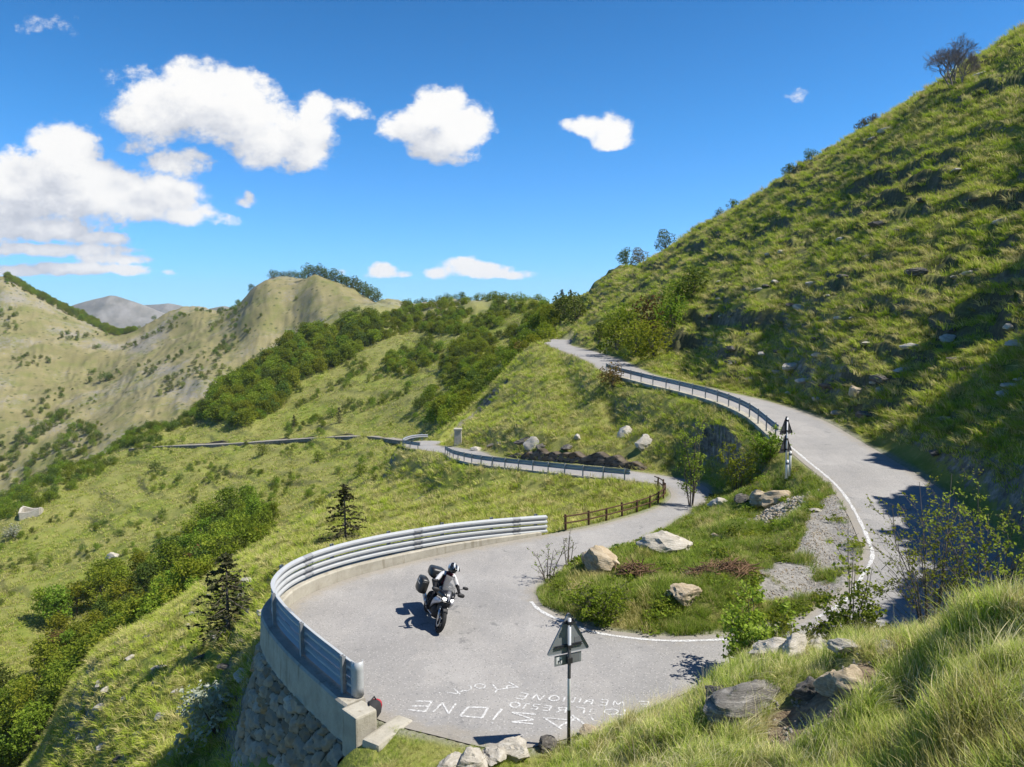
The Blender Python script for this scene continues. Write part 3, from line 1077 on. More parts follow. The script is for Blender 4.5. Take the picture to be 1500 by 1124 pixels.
def stone_face(name, P, N, top, bottom, o_top, o_bot, parent, cell=(0.5, 0.32), depth=0.10, seed=3, step_h=0.05, mat=None):
    """random-rubble masonry sheet: path x height grid with stones standing proud"""
    n = len(P)
    s_ = np.concatenate([[0], np.cumsum(np.linalg.norm(np.diff(P[:, :2], axis=0), axis=1))])
    tops = np.broadcast_to(np.asarray(top, dtype=float), (n,))
    bots = np.broadcast_to(np.asarray(bottom, dtype=float), (n,))
    k = int(np.max(tops - bots) / step_h) + 2
    tt = np.linspace(0, 1, k)[:, None]
    Z = tops[None] * (1 - tt) + bots[None] * tt
    S = np.broadcast_to(s_[None], Z.shape)
    wv = 0.18 * pnoise(S / 0.7, Z / 0.5, seed)
    cid, ed = voronoi2(S / cell[0] + wv, Z / cell[1] + .5 * wv, seed)
    off = o_top * (1 - tt) + o_bot * tt + depth * np.clip(ed * 3, 0, 1) * (0.45 + 0.55 * cid) + 0.05 * pnoise(S / .12, Z / .1, seed + 9)
    off[-1] -= 0.3
    V = np.stack([P[None, :, 0] + N[None, :, 0] * off, P[None, :, 1] + N[None, :, 1] * off, P[None, :, 2] * 0 + Z], -1).reshape(-1, 3)
    # a back sheet closes the wall
    off2 = off * 0 + o_top - 0.5
    B = np.stack([P[None, :, 0] + N[None, :, 0] * off2, P[None, :, 1] + N[None, :, 1] * off2, Z], -1)[[0, -1]].reshape(-1, 3)
    ii = np.arange(n * k).reshape(k, n)
    f = [np.stack([ii[:-1, :-1], ii[:-1, 1:], ii[1:, 1:], ii[1:, :-1]], -1).reshape(-1, 4)]
    b0 = n * k
    t0, t1 = b0 + np.arange(n), b0 + n + np.arange(n)
    f.append(np.stack([ii[0, :-1], t0[:-1], t0[1:], ii[0, 1:]], -1))
    f.append(np.stack([t0[:-1], t1[:-1], t1[1:], t0[1:]], -1))
    for e in (0, n - 1):
        for j in range(k - 1):
            fr = j / (k - 1)
        f.append(np.array([[ii[0, e], ii[k - 1, e], t1[e], t0[e]]]))
    me = np_mesh(name, np.concatenate([V, B]), np.concatenate(f), {'stone': np.concatenate([cid.ravel(), np.zeros(2 * n)]), 'edge': np.concatenate([ed.ravel(), np.ones(2 * n)])}, smooth=True)
    return link(name, me, mat or MAT_STONE, parent)


# ------------------------------------------------------------------ walled outside of the bend
BEND = cut(EB, 222, 311, 0.06)
BEND_A = cut(EA, 222, 311, 0.06)
BEND_A = np.stack([np.interp(np.linspace(0, 1, len(BEND)), np.linspace(0, 1, len(BEND_A)), BEND_A[:, k]) for k in range(3)], 1)
BN = smooth_n(frame_along(BEND, BEND_A))
wall = empty('retaining_wall', tuple(BEND[len(BEND) // 3]))
tag(wall, 'tall stone retaining wall with a pale concrete parapet carrying the outside of the hairpin bend', 'wall')
MI = wall.matrix_basis.inverted()


def keep(o, root):
    """parent o, whose mesh is in world coordinates, to a placed root"""
    o.parent = root
    o.matrix_parent_inverse = (Matrix.Translation(root.location) @ root.rotation_euler.to_matrix().to_4x4()).inverted()
    return o


mb = MB()
step2 = slice(None, None, 4)
PAR_H = np.interp(np.arange(len(BEND)), [0, len(BEND) * .45, len(BEND) * .75, len(BEND) - 1], [0.34, 0.36, 0.26, 0.10])
rings = [[(p[0] + n[0] * o, p[1] + n[1] * o, p[2] + (h if h < 0 else h * k_ / .34)) for o, h in [(0.02, -0.25), (0.02, 0.30), (0.05, 0.335), (0.42, 0.34), (0.46, 0.30), (0.49, -0.42), (0.30, -0.42)]] for p, n, k_ in zip(BEND[step2], BN[step2], PAR_H[step2])]
mb.loft(rings)
keep(mb.build('parapet', MAT_CONC, None), wall)
nb = len(BEND)
sl = slice(0, int(nb * 0.80))
keep(stone_face('stone_face', BEND[sl], BN[sl], BEND[sl, 2] - 0.40, np.interp(np.arange(nb), [0, nb * .12, nb * .5, nb * .8], [-3.5, -5.5, -5.5, -2.2])[sl], 0.42, 1.7, None, (.42, .27), .15, step_h=.035), wall)
e0, n0 = BEND[0], BN[0]
t0_ = (BEND[4] - BEND[0])
t0_ = Vector(t0_).normalized()
ang = math.atan2(t0_.y, t0_.x)
rotz = Matrix.Rotation(ang, 3, 'Z')
mb = MB()
cpos = Vector((e0[0] + n0[0] * .25, e0[1] + n0[1] * .25, 0)) - t0_ * 0.28
mb.box(cpos + Vector((n0[0] * .1, n0[1] * .1, -0.12)), (0.5, 0.46, 0.92), rotz)
keep(mb.build('end_block', MAT_CONC, None, bevel=0.04), wall)
mb = MB()
mb.box(cpos - t0_ * 0.48 + Vector((-n0[0] * .22, -n0[1] * .22, -0.43)), (0.42, 1.0, 0.9), Matrix.Rotation(ang + .25, 3, 'Z'))
keep(mb.build('footing', MAT_CONC, None, bevel=0.07), wall)


# ------------------------------------------------------------------ guard rails
def w_profile(h0, d0, depth=0.085, th=0.012, s=1.0):
    """closed W-beam section: offset (towards the road negative), height"""
    a = [(0, 0.0), (-depth, 0.045), (-depth, 0.095), (-.012, 0.135), (-.012, .175), (-depth, 0.215), (-depth, 0.265), (0, 0.31)]
    front = [(d0 + o, h0 + h) for o, h in a]
    back = [(d0 + o + th, h0 + h) for o, h in reversed(a)]
    return front + back


def guardrail(name, label, P, N, base, beams, post_step, post_h, off, mat_b, mat_p, group=None, wood=False, post_size=(0.10, 0.055), first=0.3):
    root = empty(name, tuple(P[0]))
    tag(root, label, 'guardrail', group)
    for h0 in beams:
        mb = MB()
        profile_sweep(mb, P, N, w_profile(h0 + base, off))
        keep(mb.build('beam', mat_b, None), root)
    s_ = np.concatenate([[0], np.cumsum(np.linalg.norm(np.diff(P, axis=0), axis=1))])
    if len(beams) > 1:
        # bolted overlaps between beam lengths
        for q in np.arange(3.1, s_[-1] - .5, 3.9):
            for h0 in beams:
                qq = np.linspace(q, q + .32, 4)
                Pq = np.stack([np.interp(qq, s_, P[:, k]) for k in range(3)], 1)
                Nq = np.stack([np.interp(qq, s_, N[:, k]) for k in range(2)], 1)
                mb = MB()
                profile_sweep(mb, Pq, Nq, w_profile(h0 + base, off - .008))
                for zb_ in (.07, .24):
                    for f_ in (.05, .27):
                        pb = np.array([np.interp(q + f_, s_, P[:, k]) for k in range(3)])
                        nb_ = np.array([np.interp(q + f_, s_, N[:, k]) for k in range(2)])
                        mb.box((pb[0] + nb_[0] * (off - .1), pb[1] + nb_[1] * (off - .1), pb[2] + h0 + base + zb_), (.035, .035, .035))
                keep(mb.build('splice', mat_p, None), root)
    q = first
    while q < s_[-1]:
        p = np.array([np.interp(q, s_, P[:, k]) for k in range(3)])
        n = np.array([np.interp(q, s_, N[:, k]) for k in range(2)])
        n /= np.linalg.norm(n)
        rot = Matrix.Rotation(math.atan2(n[1], n[0]), 3, 'Z')
        mb = MB()
        c = Vector((p[0] + n[0] * (off + .08), p[1] + n[1] * (off + .08), p[2]))
        # C-section post: web and two flanges
        w_, d_ = post_size
        zc = (post_h + base) / 2 - 0.05
        hh = post_h + 0.1 - base * 0 + base
        mb.box(c + Vector((0, 0, zc)), (0.008, d_, hh), rot)
        mb.box(c + rot @ Vector((-w_ / 4 - .004, d_ / 2 - .004, 0)) + Vector((0, 0, zc)), (w_ / 2, 0.008, hh), rot)
        mb.box(c + rot @ Vector((-w_ / 4 - .004, -d_ / 2 + .004, 0)) + Vector((0, 0, zc)), (w_ / 2, 0.008, hh), rot)
        keep(mb.build('post', mat_p, None), root)
        q += post_step
    return root


RP = cut(EB, 223, 312, 0.25)
RA = cut(EA, 223, 312, 0.25)
RA = np.stack([np.interp(np.linspace(0, 1, len(RP)), np.linspace(0, 1, len(RA)), RA[:, k]) for k in range(3)], 1)
RN = smooth_n(frame_along(RP, RA))
RP2 = RP.copy()
RP2[:, 2] += np.interp(np.linspace(0, 1, len(RP)), np.linspace(0, 1, len(PAR_H)), PAR_H - np.interp(np.arange(len(PAR_H)), [0, len(PAR_H) * .6, len(PAR_H)], [0, 0, .14]))
# the near end of the rail turns in towards the road
main_rail = guardrail('guardrail', 'double height galvanised guardrail curving around the outside of the hairpin on a concrete parapet', RP2, RN, 0.0, (0.04, 0.38), 1.95, 0.74, 0.20, MAT_GALV, MAT_POST, post_size=(0.14, 0.09))

# rounded end plate closing the near end of the double rail
tng = Vector(RP2[0] - RP2[2]).normalized()
nrm_ = Vector((-RN[0][0], -RN[0][1], 0))
c0 = Vector(RP2[0]) + Vector((RN[0][0], RN[0][1], 0)) * .20
mb = MB()
arc = [c0 - nrm_ * .02 - tng * .05] + [c0 + tng * (.02 + .10 * math.sin(a)) + nrm_ * (.10 - .10 * math.cos(a)) for a in [math.pi * .95 * k / 9 for k in range(10)]]
rings = []
for p in arc:
    rings.append([tuple(p + Vector((0, 0, h))) for h in (.02, .20, .37, .40, .55, .71)])
mb.loft(rings, cap=False, closed=False)
et = keep(mb.build('end_terminal', MAT_GALV, None, smooth=True), main_rail)
md = et.modifiers.new('thickness', 'SOLIDIFY')
md.thickness = .008

LP = cut(EB, 383, 428, 0.4)
LA = cut(EA, 383, 428, 0.4)
LA = np.stack([np.interp(np.linspace(0, 1, len(LP)), np.linspace(0, 1, len(LA)), LA[:, k]) for k in range(3)], 1)
LN = smooth_n(frame_along(LP, LA))
guardrail('guardrail', 'low single beam guardrail along the lower road behind the wooden fence', LP, LN, 0.0, (0.36,), 1.35, 0.72, 0.15, MAT_DARKSTEEL, MAT_POST)
LP2 = cut(EB, 440, 470, 0.4)
LA2 = cut(EA, 440, 470, 0.4)
LA2 = np.stack([np.interp(np.linspace(0, 1, len(LP2)), np.linspace(0, 1, len(LA2)), LA2[:, k]) for k in range(3)], 1)
LN2 = smooth_n(frame_along(LP2, LA2))
guardrail('guardrail', 'short guardrail around the farthest visible curve of the lower road', LP2, LN2, 0.0, (0.36,), 2.0, 0.72, 0.15, MAT_DARKSTEEL, MAT_POST)
UP = cut(EA, 40, 91, 0.3)[:, :]
UB = cut(EB, 40, 91, 0.3)
UB = np.stack([np.interp(np.linspace(0, 1, len(UP)), np.linspace(0, 1, len(UB)), UB[:, k]) for k in range(3)], 1)
UN = smooth_n(frame_along(UP, UB))
guardrail('guardrail', 'long dark single beam guardrail along the edge of the upper road', UP, UN, 0.18, (0.40,), 1.9, 0.78, 0.16, MAT_DARKSTEEL, MAT_POST)

# low kerb walls under the two single rails
mb = MB()
profile_sweep(mb, UP, UN, [(0.0, -0.1), (0.0, 0.2), (0.40, 0.2), (0.42, -0.9), (0.1, -0.9)])
kb = mb.build('kerb_wall', MAT_CONC, None)
tag(kb, 'pale low concrete kerb wall under the dark guardrail of the upper road', 'wall')
lw = empty('retaining_wall', tuple(LP[len(LP) // 2]))
tag(lw, 'dark stone retaining wall carrying the lower road above the grassy slope', 'wall')
LPf = cut(EB, 388, 428, 0.12)
LAf = cut(EA, 388, 428, 0.12)
LAf = np.stack([np.interp(np.linspace(0, 1, len(LPf)), np.linspace(0, 1, len(LAf)), LAf[:, k]) for k in range(3)], 1)
LNf = smooth_n(frame_along(LPf, LAf))
nl = len(LPf)
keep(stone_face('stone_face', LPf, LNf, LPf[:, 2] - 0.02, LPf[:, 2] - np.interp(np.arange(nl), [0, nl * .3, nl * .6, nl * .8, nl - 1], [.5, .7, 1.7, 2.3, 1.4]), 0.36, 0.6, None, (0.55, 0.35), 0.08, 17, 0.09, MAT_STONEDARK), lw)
mb = MB()
profile_sweep(mb, LPf[::4], LNf[::4], [(0.0, -0.1), (0.0, 0.06), (0.44, 0.06), (0.44, -0.12)])
keep(mb.build('coping', MAT_CONC, None), lw)

# wall cut into the bank above the lower road
CW = cut(EA, 386, 416, 0.12)
CB = cut(EB, 386, 416, 0.12)
CB = np.stack([np.interp(np.linspace(0, 1, len(CW)), np.linspace(0, 1, len(CB)), CB[:, k]) for k in range(3)], 1)
CN = smooth_n(frame_along(CW, CB))
cw = empty('retaining_wall', tuple(CW[len(CW) // 2]))
tag(cw, 'shaded dry stone wall holding the bank above the lower road', 'wall')
nc = len(CW)
hc = (.75 + .5 * pnoise(np.arange(nc) / 9., np.zeros(nc), 7)) * np.interp(np.arange(nc), [0, nc * .15, nc * .6, nc * .85, nc - 1], [.2, .9, .8, 0.6, .15])
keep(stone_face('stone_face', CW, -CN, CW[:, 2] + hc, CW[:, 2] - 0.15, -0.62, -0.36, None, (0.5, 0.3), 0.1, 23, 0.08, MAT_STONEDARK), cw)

# ------------------------------------------------------------------ wooden fence
FP = cut(EB, 316, 378, 0.3)
FA = cut(EA, 316, 378, 0.3)
FA = np.stack([np.interp(np.linspace(0, 1, len(FP)), np.linspace(0, 1, len(FA)), FA[:, k]) for k in range(3)], 1)
FN = smooth_n(frame_along(FP, FA))
fence = empty('wooden_fence', tuple(FP[0]))
tag(fence, 'low brown wooden post and rail fence on the outside of the lower bend', 'fence')
FO = FP.copy()
FO[:, :2] += FN * 0.30
s_ = np.concatenate([[0], np.cumsum(np.linalg.norm(np.diff(FO, axis=0), axis=1))])
q = 0.1
rngf = random.Random(3)
while q < s_[-1]:
    p = np.array([np.interp(q, s_, FO[:, k]) for k in range(3)])
    mb = MB()
    lean = rngf.uniform(-.03, .03)
    mb.tube([(p[0], p[1], p[2] - .2), (p[0] + lean, p[1], p[2] + 0.55 + rngf.uniform(-.06, .04))], 0.045, 8)
    keep(mb.build('post', MAT_BROWNWOOD, None), fence)
    q += 1.35
for hh in (0.22, 0.47):
    mb = MB()
    mb.tube([(p[0], p[1], p[2] + hh) for p in FO[::3]], 0.03, 7)
    keep(mb.build('rail', MAT_BROWNWOOD, None), fence)


# ------------------------------------------------------------------ painted lines and writing on the asphalt
def paint_mat():
    m, t, out = new_mat('worn_white_paint')
    p = worldpos(t)
    n = t.noise(p, 22, 6, 0.75)
    c = t.mix(t.step(n, 0.44, 0.58), (0.60, 0.60, 0.585), (0.32, 0.31, 0.30))
    principled(t, out, c, 0.8, 0, 0.2)
    return m


MAT_PAINT = paint_mat()


def road_z(x, y):
    h = road_bvh.ray_cast((x, y, 50.0), (0, 0, -1))
    return h[0].z if h[0] is not None else 0.0


def strip(P, w_, lift, wob=0.0, seed=0):
    """flat ribbon lying on the road"""
    P = np.array(P)
    t = np.gradient(P[:, :2], axis=0)
    n = np.stack([-t[:, 1], t[:, 0]], 1)
    n /= np.linalg.norm(n, axis=1, keepdims=True) + 1e-9
    rg = random.Random(seed)
    v, f = [], []
    for i, (p, k) in enumerate(zip(P, n)):
        a = w_ / 2 * (1 + rg.uniform(-wob, wob))
        for s in (-1, 1):
            x, y = p[0] + k[0] * a * s, p[1] + k[1] * a * s
            v.append((x, y, road_z(x, y) + lift))
    f = [(2 * i, 2 * i + 1, 2 * i + 3, 2 * i + 2) for i in range(len(P) - 1)]
    return v, f


EDGE_IN = EA + np.concatenate([(EB - EA)[:, :2] / np.linalg.norm((EB - EA)[:, :2], axis=1, keepdims=True) * 0.28, np.zeros((NA, 1))], 1)
mb = MB()
for i0, i1 in ((88, 150), (154, 234)):
    mb.add(*strip(cut(EDGE_IN, i0, i1, 0.15), 0.10, 0.006, 0.3, i0))
tag(mb.build('road_markings', MAT_PAINT), kind='structure')

WRITING = [  # polylines in photo pixels on the asphalt
    # big letters, read from the far side
    [(633, 1028), (609, 1027)], [(629, 1035), (604, 1034.5)], [(623, 1043), (598, 1040)], [(633, 1027), (623, 1043)],
    [(634, 1044), (648, 1030), (657, 1046), (668, 1031)],
    [(686, 1036), (715, 1037), (706, 1052), (674, 1049), (686, 1036)],
    [(735, 1039), (722, 1055)], [(720.5, 1058.5), (722, 1060)],
    [(785, 1047), (750, 1044), (782, 1055), (749, 1058), (781, 1061)],
    [(796, 1052), (843, 1056)], [(799, 1053), (822, 1068)], [(843, 1052), (817, 1066)],
    [(838, 1048), (858, 1063)], [(836, 1050), (834, 1066)],
    # E MERIDIONE
    [(774, 1017), (763, 1015.5)], [(771, 1021), (760, 1020)], [(767, 1025), (755, 1023)], [(774, 1016.5), (767, 1025)],
    [(779, 1025), (786, 1017), (790, 1026.5), (798, 1019)],
    [(813, 1019), (819, 1022), (818, 1026), (810, 1027.5), (804, 1025), (806, 1021), (813, 1019)],
    [(828, 1021), (825, 1028)],
    [(836, 1022), (833, 1029)], [(843, 1022), (840, 1029)], [(833, 1029), (840, 1029)],
    [(851, 1024), (848, 1030)], [(869, 1025), (866, 1032)], [(867, 1025), (858, 1027), (866, 1029)], [(860, 1027), (855, 1031)],
    [(891, 1026), (881, 1025)], [(889, 1030), (879, 1029)], [(888, 1034), (878, 1033)], [(891, 1026), (888, 1034)],
    [(898, 1034), (900, 1027), (905, 1033), (912, 1028), (914, 1034)],
    [(950, 1028), (936, 1028)], [(949, 1032), (938, 1032)], [(950, 1028), (949, 1035), (940, 1035)],
    # TO IL RESTO
    [(757, 1029), (762, 1032), (760, 1036), (752, 1037), (747, 1034), (749, 1030), (757, 1029)],
    [(776, 1032), (765, 1030.5)], [(771, 1031.5), (766, 1039)],
    [(792, 1033), (782, 1032), (781, 1035), (788, 1036.5), (786, 1040), (777, 1039)],
    [(808, 1035), (797, 1033.5)], [(806, 1038), (796, 1037)], [(804, 1042), (795, 1041)], [(808, 1035), (804, 1042)],
    [(830, 1037), (828, 1045)], [(829, 1037), (818, 1037), (819, 1040), (829, 1041)], [(822, 1041), (815, 1044)],
    [(844, 1036), (856, 1038), (855, 1046)], [(866, 1039), (864, 1044)], [(864, 1047), (863.5, 1048)],
    [(900, 1039), (906, 1042), (902, 1046.5), (892, 1047), (885, 1044), (887, 1040), (900, 1039)],
    [(922, 1046), (904, 1047.5)], [(916, 1040), (913, 1047)], [(866, 1051), (870, 1057)],
    # the smaller scrawl
    [(745, 999.5), (759, 1007.5), (742, 1009), (743, 1005), (757, 1006.5)], [(722, 1003), (728, 1011), (745, 1008)], [(728, 1011), (725, 1015)],
    [(703, 1002), (711, 1004), (710, 1008), (701, 1009), (695, 1006), (697, 1003), (703, 1002)],
    [(689, 1005), (691, 1009), (684, 1013), (680, 1012)], [(686, 1004), (687.5, 1004.5)], [(665, 1009), (675, 1018)], [(652, 1014), (668, 1016.5), (679, 1012)], [(643, 1015), (645, 1015.5)],
]
mb = MB()
for si, st_ in enumerate(WRITING):
    pts = [onz(u, v, 0.0) for u, v in st_]
    for a, b_ in zip(pts[:-1], pts[1:]):
        n = max(2, int(math.dist(a, b_) / 0.12))
        seg = [tuple(a[k] + (b_[k] - a[k]) * j / n for k in range(3)) for j in range(n + 1)]
        mb.add(*strip(seg, 0.042 if si < 14 else 0.032, 0.004 + (si % 5) * 0.0006 + 0.0002 * (pts.index(a) % 3), 0.25, si))
tag(mb.build('road_marking', MAT_PAINT), kind='structure')


# ------------------------------------------------------------------ signs
def pole_mat(bands):
    m, t, out = new_mat('banded_pole')
    p = coords(t)
    sp = t.n('ShaderNodeSeparateXYZ')
    t.link(p, sp.inputs[0])
    stops = [(0.0, bands[0][1])] + [(z / 4.0, c) for z, c in bands[1:]]
    c = t.ramp(t.m('DIVIDE', sp.outputs[2], 4.0), stops, 'CONSTANT')
    n = t.noise(p, 9, 5, 0.6)
    c = t.mix(t.m('MULTIPLY', n, 0.3), c, (0.3, 0.3, 0.29))
    principled(t, out, c, 0.45, 0.1, 0.5)
    return m


MAT_SIGNBACK = simple_mat('unpainted_sign_back', (0.27, 0.29, 0.30), 0.55, 0.3, 0.12, 5)
MAT_SIGNSHADE = simple_mat('shaded_sign_back', (0.045, 0.047, 0.05), 0.6, 0, 0.15, 5)  # sign back in shade: the darkness is put into its base colour
MAT_SIGNDARK = simple_mat('dark_bracket', (0.05, 0.05, 0.055), 0.5, 0.4)
MAT_RED = simple_mat('red_sign_border', (0.45, 0.02, 0.02), 0.4)
MAT_STICKER = simple_mat('white_sticker', (0.8, 0.8, 0.78), 0.6)
MAT_INK = simple_mat('sticker_ink', (0.06, 0.07, 0.08), 0.6)
MAT_GREYSTICK = simple_mat('grey_sticker', (0.17, 0.18, 0.185), 0.6)


def rounded_triangle(side, r, seg=6):
    h = side * math.sqrt(3) / 2
    c = [(-side / 2, 0), (side / 2, 0), (0, h)]
    g = (0, h / 3)
    k = 1 - 2 * r / (h / 3) * .5
    pts = []
    for i, (x, z) in enumerate(c):
        d = math.hypot(x - g[0], z - g[1])
        ux, uz = (x - g[0]) / d, (z - g[1]) / d
        cx, cz = x - ux * 2 * r, z - uz * 2 * r
        a0 = math.atan2(uz, ux)
        for j in range(seg + 1):
            a = a0 - math.pi / 3 + 2 * math.pi / 3 * j / seg
            pts.append((cx + r * math.cos(a), cz + r * math.sin(a)))
    return pts


def plate(mb, pts, y0, y1):
    n = len(pts)
    mb.loft([[(x, y0, z) for x, z in pts], [(x, y1, z) for x, z in pts]])


def warning_sign(x, y, z, rz, pole_top, tris, side, bands, label, panel=None, group=None, back=None):
    root = empty('road_sign', (x, y, z), rz)
    tag(root, label, 'road sign', group)
    mb = MB()
    mb.tube([(0, 0, -0.3), (0, 0, pole_top)], 0.03, 14)
    mb.build('pole', pole_mat(bands), root, smooth=True)
    for zt in tris:
        mb = MB()
        pts = rounded_triangle(side, 0.035)
        plate(mb, [(a, b_ + zt) for a, b_ in pts], 0.045, 0.052)
        # folded rim
        n = len(pts)
        inner = [(a * .975, (b_ - side * .289) * .975 + side * .289 + zt) for a, b_ in pts]
        outer = [(a, b_ + zt) for a, b_ in pts]
        for j in range(n):
            a, b_ = outer[j], outer[(j + 1) % n]
            mb.add([(a[0], 0.025, a[1]), (b_[0], 0.025, b_[1]), (b_[0], 0.052, b_[1]), (a[0], 0.052, a[1])], [(0, 1, 2, 3)])
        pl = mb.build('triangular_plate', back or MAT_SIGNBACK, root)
        mb = MB()
        plate(mb, outer, 0.054, 0.056)
        mb.build('red_face', MAT_RED, pl)
        mb = MB()
        plate(mb, [(a * .74, (b_ - side * .289) * .74 + side * .289 + zt) for a, b_ in pts], 0.058, 0.060)
        mb.build('white_face', MAT_STICKER, pl)
        for zz, hw in ((0.13, 0.32), (0.62, 0.12)):
            mb = MB()
            for dz_ in (0, 0.035):
                mb.box((0, 0.034, zt + side * zz + dz_), (hw * 2 * side * (1 if zz < .5 else 1.2), 0.016, 0.012))
            mb.box((0, -0.005, zt + side * zz + .017), (0.085, 0.075, 0.055))
            mb.build('bracket', MAT_SIGNDARK, root)
    if panel:
        zc, wd, ht = panel
        mb = MB()
        mb.box((0, 0.05, zc), (wd, 0.012, ht))
        pn = mb.build('lower_panel', MAT_SIGNBACK, root, bevel=0.003)
        mb = MB()
        mb.box((-wd * .33, 0.0425, zc + .005), (wd * .21, 0.002, ht * .66))
        stk = mb.build('sticker', MAT_STICKER, pn)
        mb = MB()
        # small dark animal mark on the sticker
        bx, bz = -wd * .33, zc
        mb.box((bx, 0.0405, bz - .005), (0.06, 0.001, 0.026))
        mb.box((bx + .03, 0.0395, bz + .012), (0.022, 0.001, 0.028))
        for q_ in (-.024, -.010, .014, .026):
            mb.box((bx + q_, 0.0395, bz - .03), (0.008, 0.001, 0.032))
        mb.build('mark', MAT_INK, pn)
        mb = MB()
        mb.box((wd * .26, 0.0425, zc), (wd * .34, 0.002, ht * .8))
        mb.build('grey_sheet', MAT_GREYSTICK, pn)
        mb = MB()
        mb.box((0, 0.0, zc), (0.09, 0.085, 0.10))
        mb.build('bracket', MAT_SIGNDARK, root)
        mb = MB()
        mb.box((side * .22, 0.042, tris[0] + side * .24), (0.12, 0.003, 0.10))
        mb.build('sticker', MAT_GREYSTICK, root)
    return root


BL, WH, ST = (0.012, 0.012, 0.013), (0.62, 0.62, 0.62), (0.52, 0.54, 0.56)
sx, sy, sz = onz(833, 1093, 0.0)


def z_at(v, Y):
    return unproj(750, v, Y)[2]


z1 = [z_at(v, sy) for v in (1040, 994, 950)]
tri_z = z_at(957, sy)
warning_sign(sx, sy, 0, R(24), z_at(906, sy), [tri_z], 0.86, [(0, BL), (z1[0], WH), (z1[1], BL), (z1[2], ST)],
             'grey back of a triangular sign on a black and white banded pole', (z_at(967, sy), 0.53, 0.185))
p2 = onz(1151, 690, 1.75)
g2 = p2[2]
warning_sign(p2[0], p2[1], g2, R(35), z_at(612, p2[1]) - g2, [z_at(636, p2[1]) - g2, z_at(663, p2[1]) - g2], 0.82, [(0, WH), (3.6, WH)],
             'two shaded triangular sign backs on one white pole at the upper guardrail end', back=MAT_SIGNSHADE)


def marker_post(u, v, z, h, label):
    x, y, z = onz(u, v, z)
    root = empty('marker_post', (x, y, z), R(30))
    tag(root, label, 'marker post', 'white marker posts by the double sign')
    mb = MB()
    mb.hull([(-.2, 0, .05, .035), (h - .02, 0, .05, .035), (h, 0, .035, .02)], 12, 3)
    # sections were along x: stand it up
    mb.v = [(y_, z_, x_) for x_, y_, z_ in mb.v]
    mb.build('body', MAT_WHITE, root, smooth=True)
    mb = MB()
    mb.box((0, 0, h - .13), (0.106, 0.076, 0.09))
    mb.build('dark_band', MAT_INK, root, bevel=.01)


marker_post(1157, 690, 1.72, .78, 'white marker post just right of the double sign pole, the taller of the pair')
marker_post(1153, 693, 1.72, .5, 'shorter white marker post right in front of the double sign pole')

# small black and red bundle on the road by the end of the parapet
bx_, by_, bz_ = onz(546, 1054, 0.0)
bag = empty('bundle', (bx_, by_, 0.0), R(75))
tag(bag, 'small black and red bundle leaning on the concrete end block of the parapet', 'bag')
MAT_BLACKCLOTH = simple_mat('black_cloth', (0.02, 0.02, 0.022), 0.85, 0, 0.4, 18)
MAT_REDCLOTH = simple_mat('red_cloth', (0.36, 0.015, 0.03), 0.7, 0, 0.25, 18)
mb = MB()
mb.hull([(-.22, .14, .05, .07), (-.16, .17, .11, .15), (0, .19, .13, .18), (.14, .17, .12, .15), (.2, .14, .06, .08)], 14, 2.8)
mb.build('body', MAT_BLACKCLOTH, bag, smooth=True)
for sgn, zz in ((-1, .16), (1, .2)):
    mb = MB()
    mb.hull([(sgn * .17, zz, .118, .12), (sgn * .215, zz - .01, .10, .11), (sgn * .26, zz - .03, .05, .06)], 12, 2.4)
    mb.build('red_end', MAT_REDCLOTH, bag, smooth=True)
mb = MB()
mb.tube([(-.16, 0, .32), (-.1, 0, .40), (.08, 0, .41), (.15, 0, .31)], 0.014, 7)
mb.build('strap', MAT_BLACKCLOTH, bag, smooth=True)


# ------------------------------------------------------------------ plants: helpers
ZG = tz.reshape(NY, nx_)
LY0, LY1 = math.log(1.6), math.log(1150)


def hgrid(x, y):
    """terrain level by interpolation in the sheet (arrays)"""
    x = np.asarray(x, dtype=float)
    y = np.asarray(y, dtype=float)
    r = np.clip((np.log(y) - LY0) / (LY1 - LY0) * (NY - 1), 0, NY - 1.001)
    c = np.clip(np.interp(x / y, al, np.arange(nx_)), 0, nx_ - 1.001)
    r0, c0 = r.astype(int), c.astype(int)
    fr, fc = r - r0, c - c0
    return (ZG[r0, c0] * (1 - fr) * (1 - fc) + ZG[r0 + 1, c0] * fr * (1 - fc) + ZG[r0, c0 + 1] * (1 - fr) * fc + ZG[r0 + 1, c0 + 1] * fr * fc)


DG = tdist.reshape(NY, nx_)


def dgrid(x, y):
    r = np.clip((np.log(y) - LY0) / (LY1 - LY0) * (NY - 1), 0, NY - 1).astype(int)
    c = np.clip(np.interp(x / y, al, np.arange(nx_)), 0, nx_ - 1).astype(int)
    return DG[r, c]


def ground_pix(u, v, ymin=3.5):
    """where the sight line through a photo pixel meets the terrain"""
    x1, _, z1_ = unproj(u, v, 1.0)
    a, sl_ = x1, z1_ - HC
    c = int(np.clip(np.interp(a, al, np.arange(nx_)), 0, nx_ - 1))
    rayz = HC + sl_ * yl
    hit = np.nonzero((ZG[:, c] >= rayz) & (yl > ymin))[0]
    i = hit[0] if len(hit) else NY - 1
    Y = yl[i]
    return a * Y, Y, float(ZG[i, c])


def to_pix(x, y, z):
    d = y * math.cos(PITCH) - (z - HC) * math.sin(PITCH)
    up = y * math.sin(PITCH) + (z - HC) * math.cos(PITCH)
    return 750 + F * x / d, 562 - F * up / d


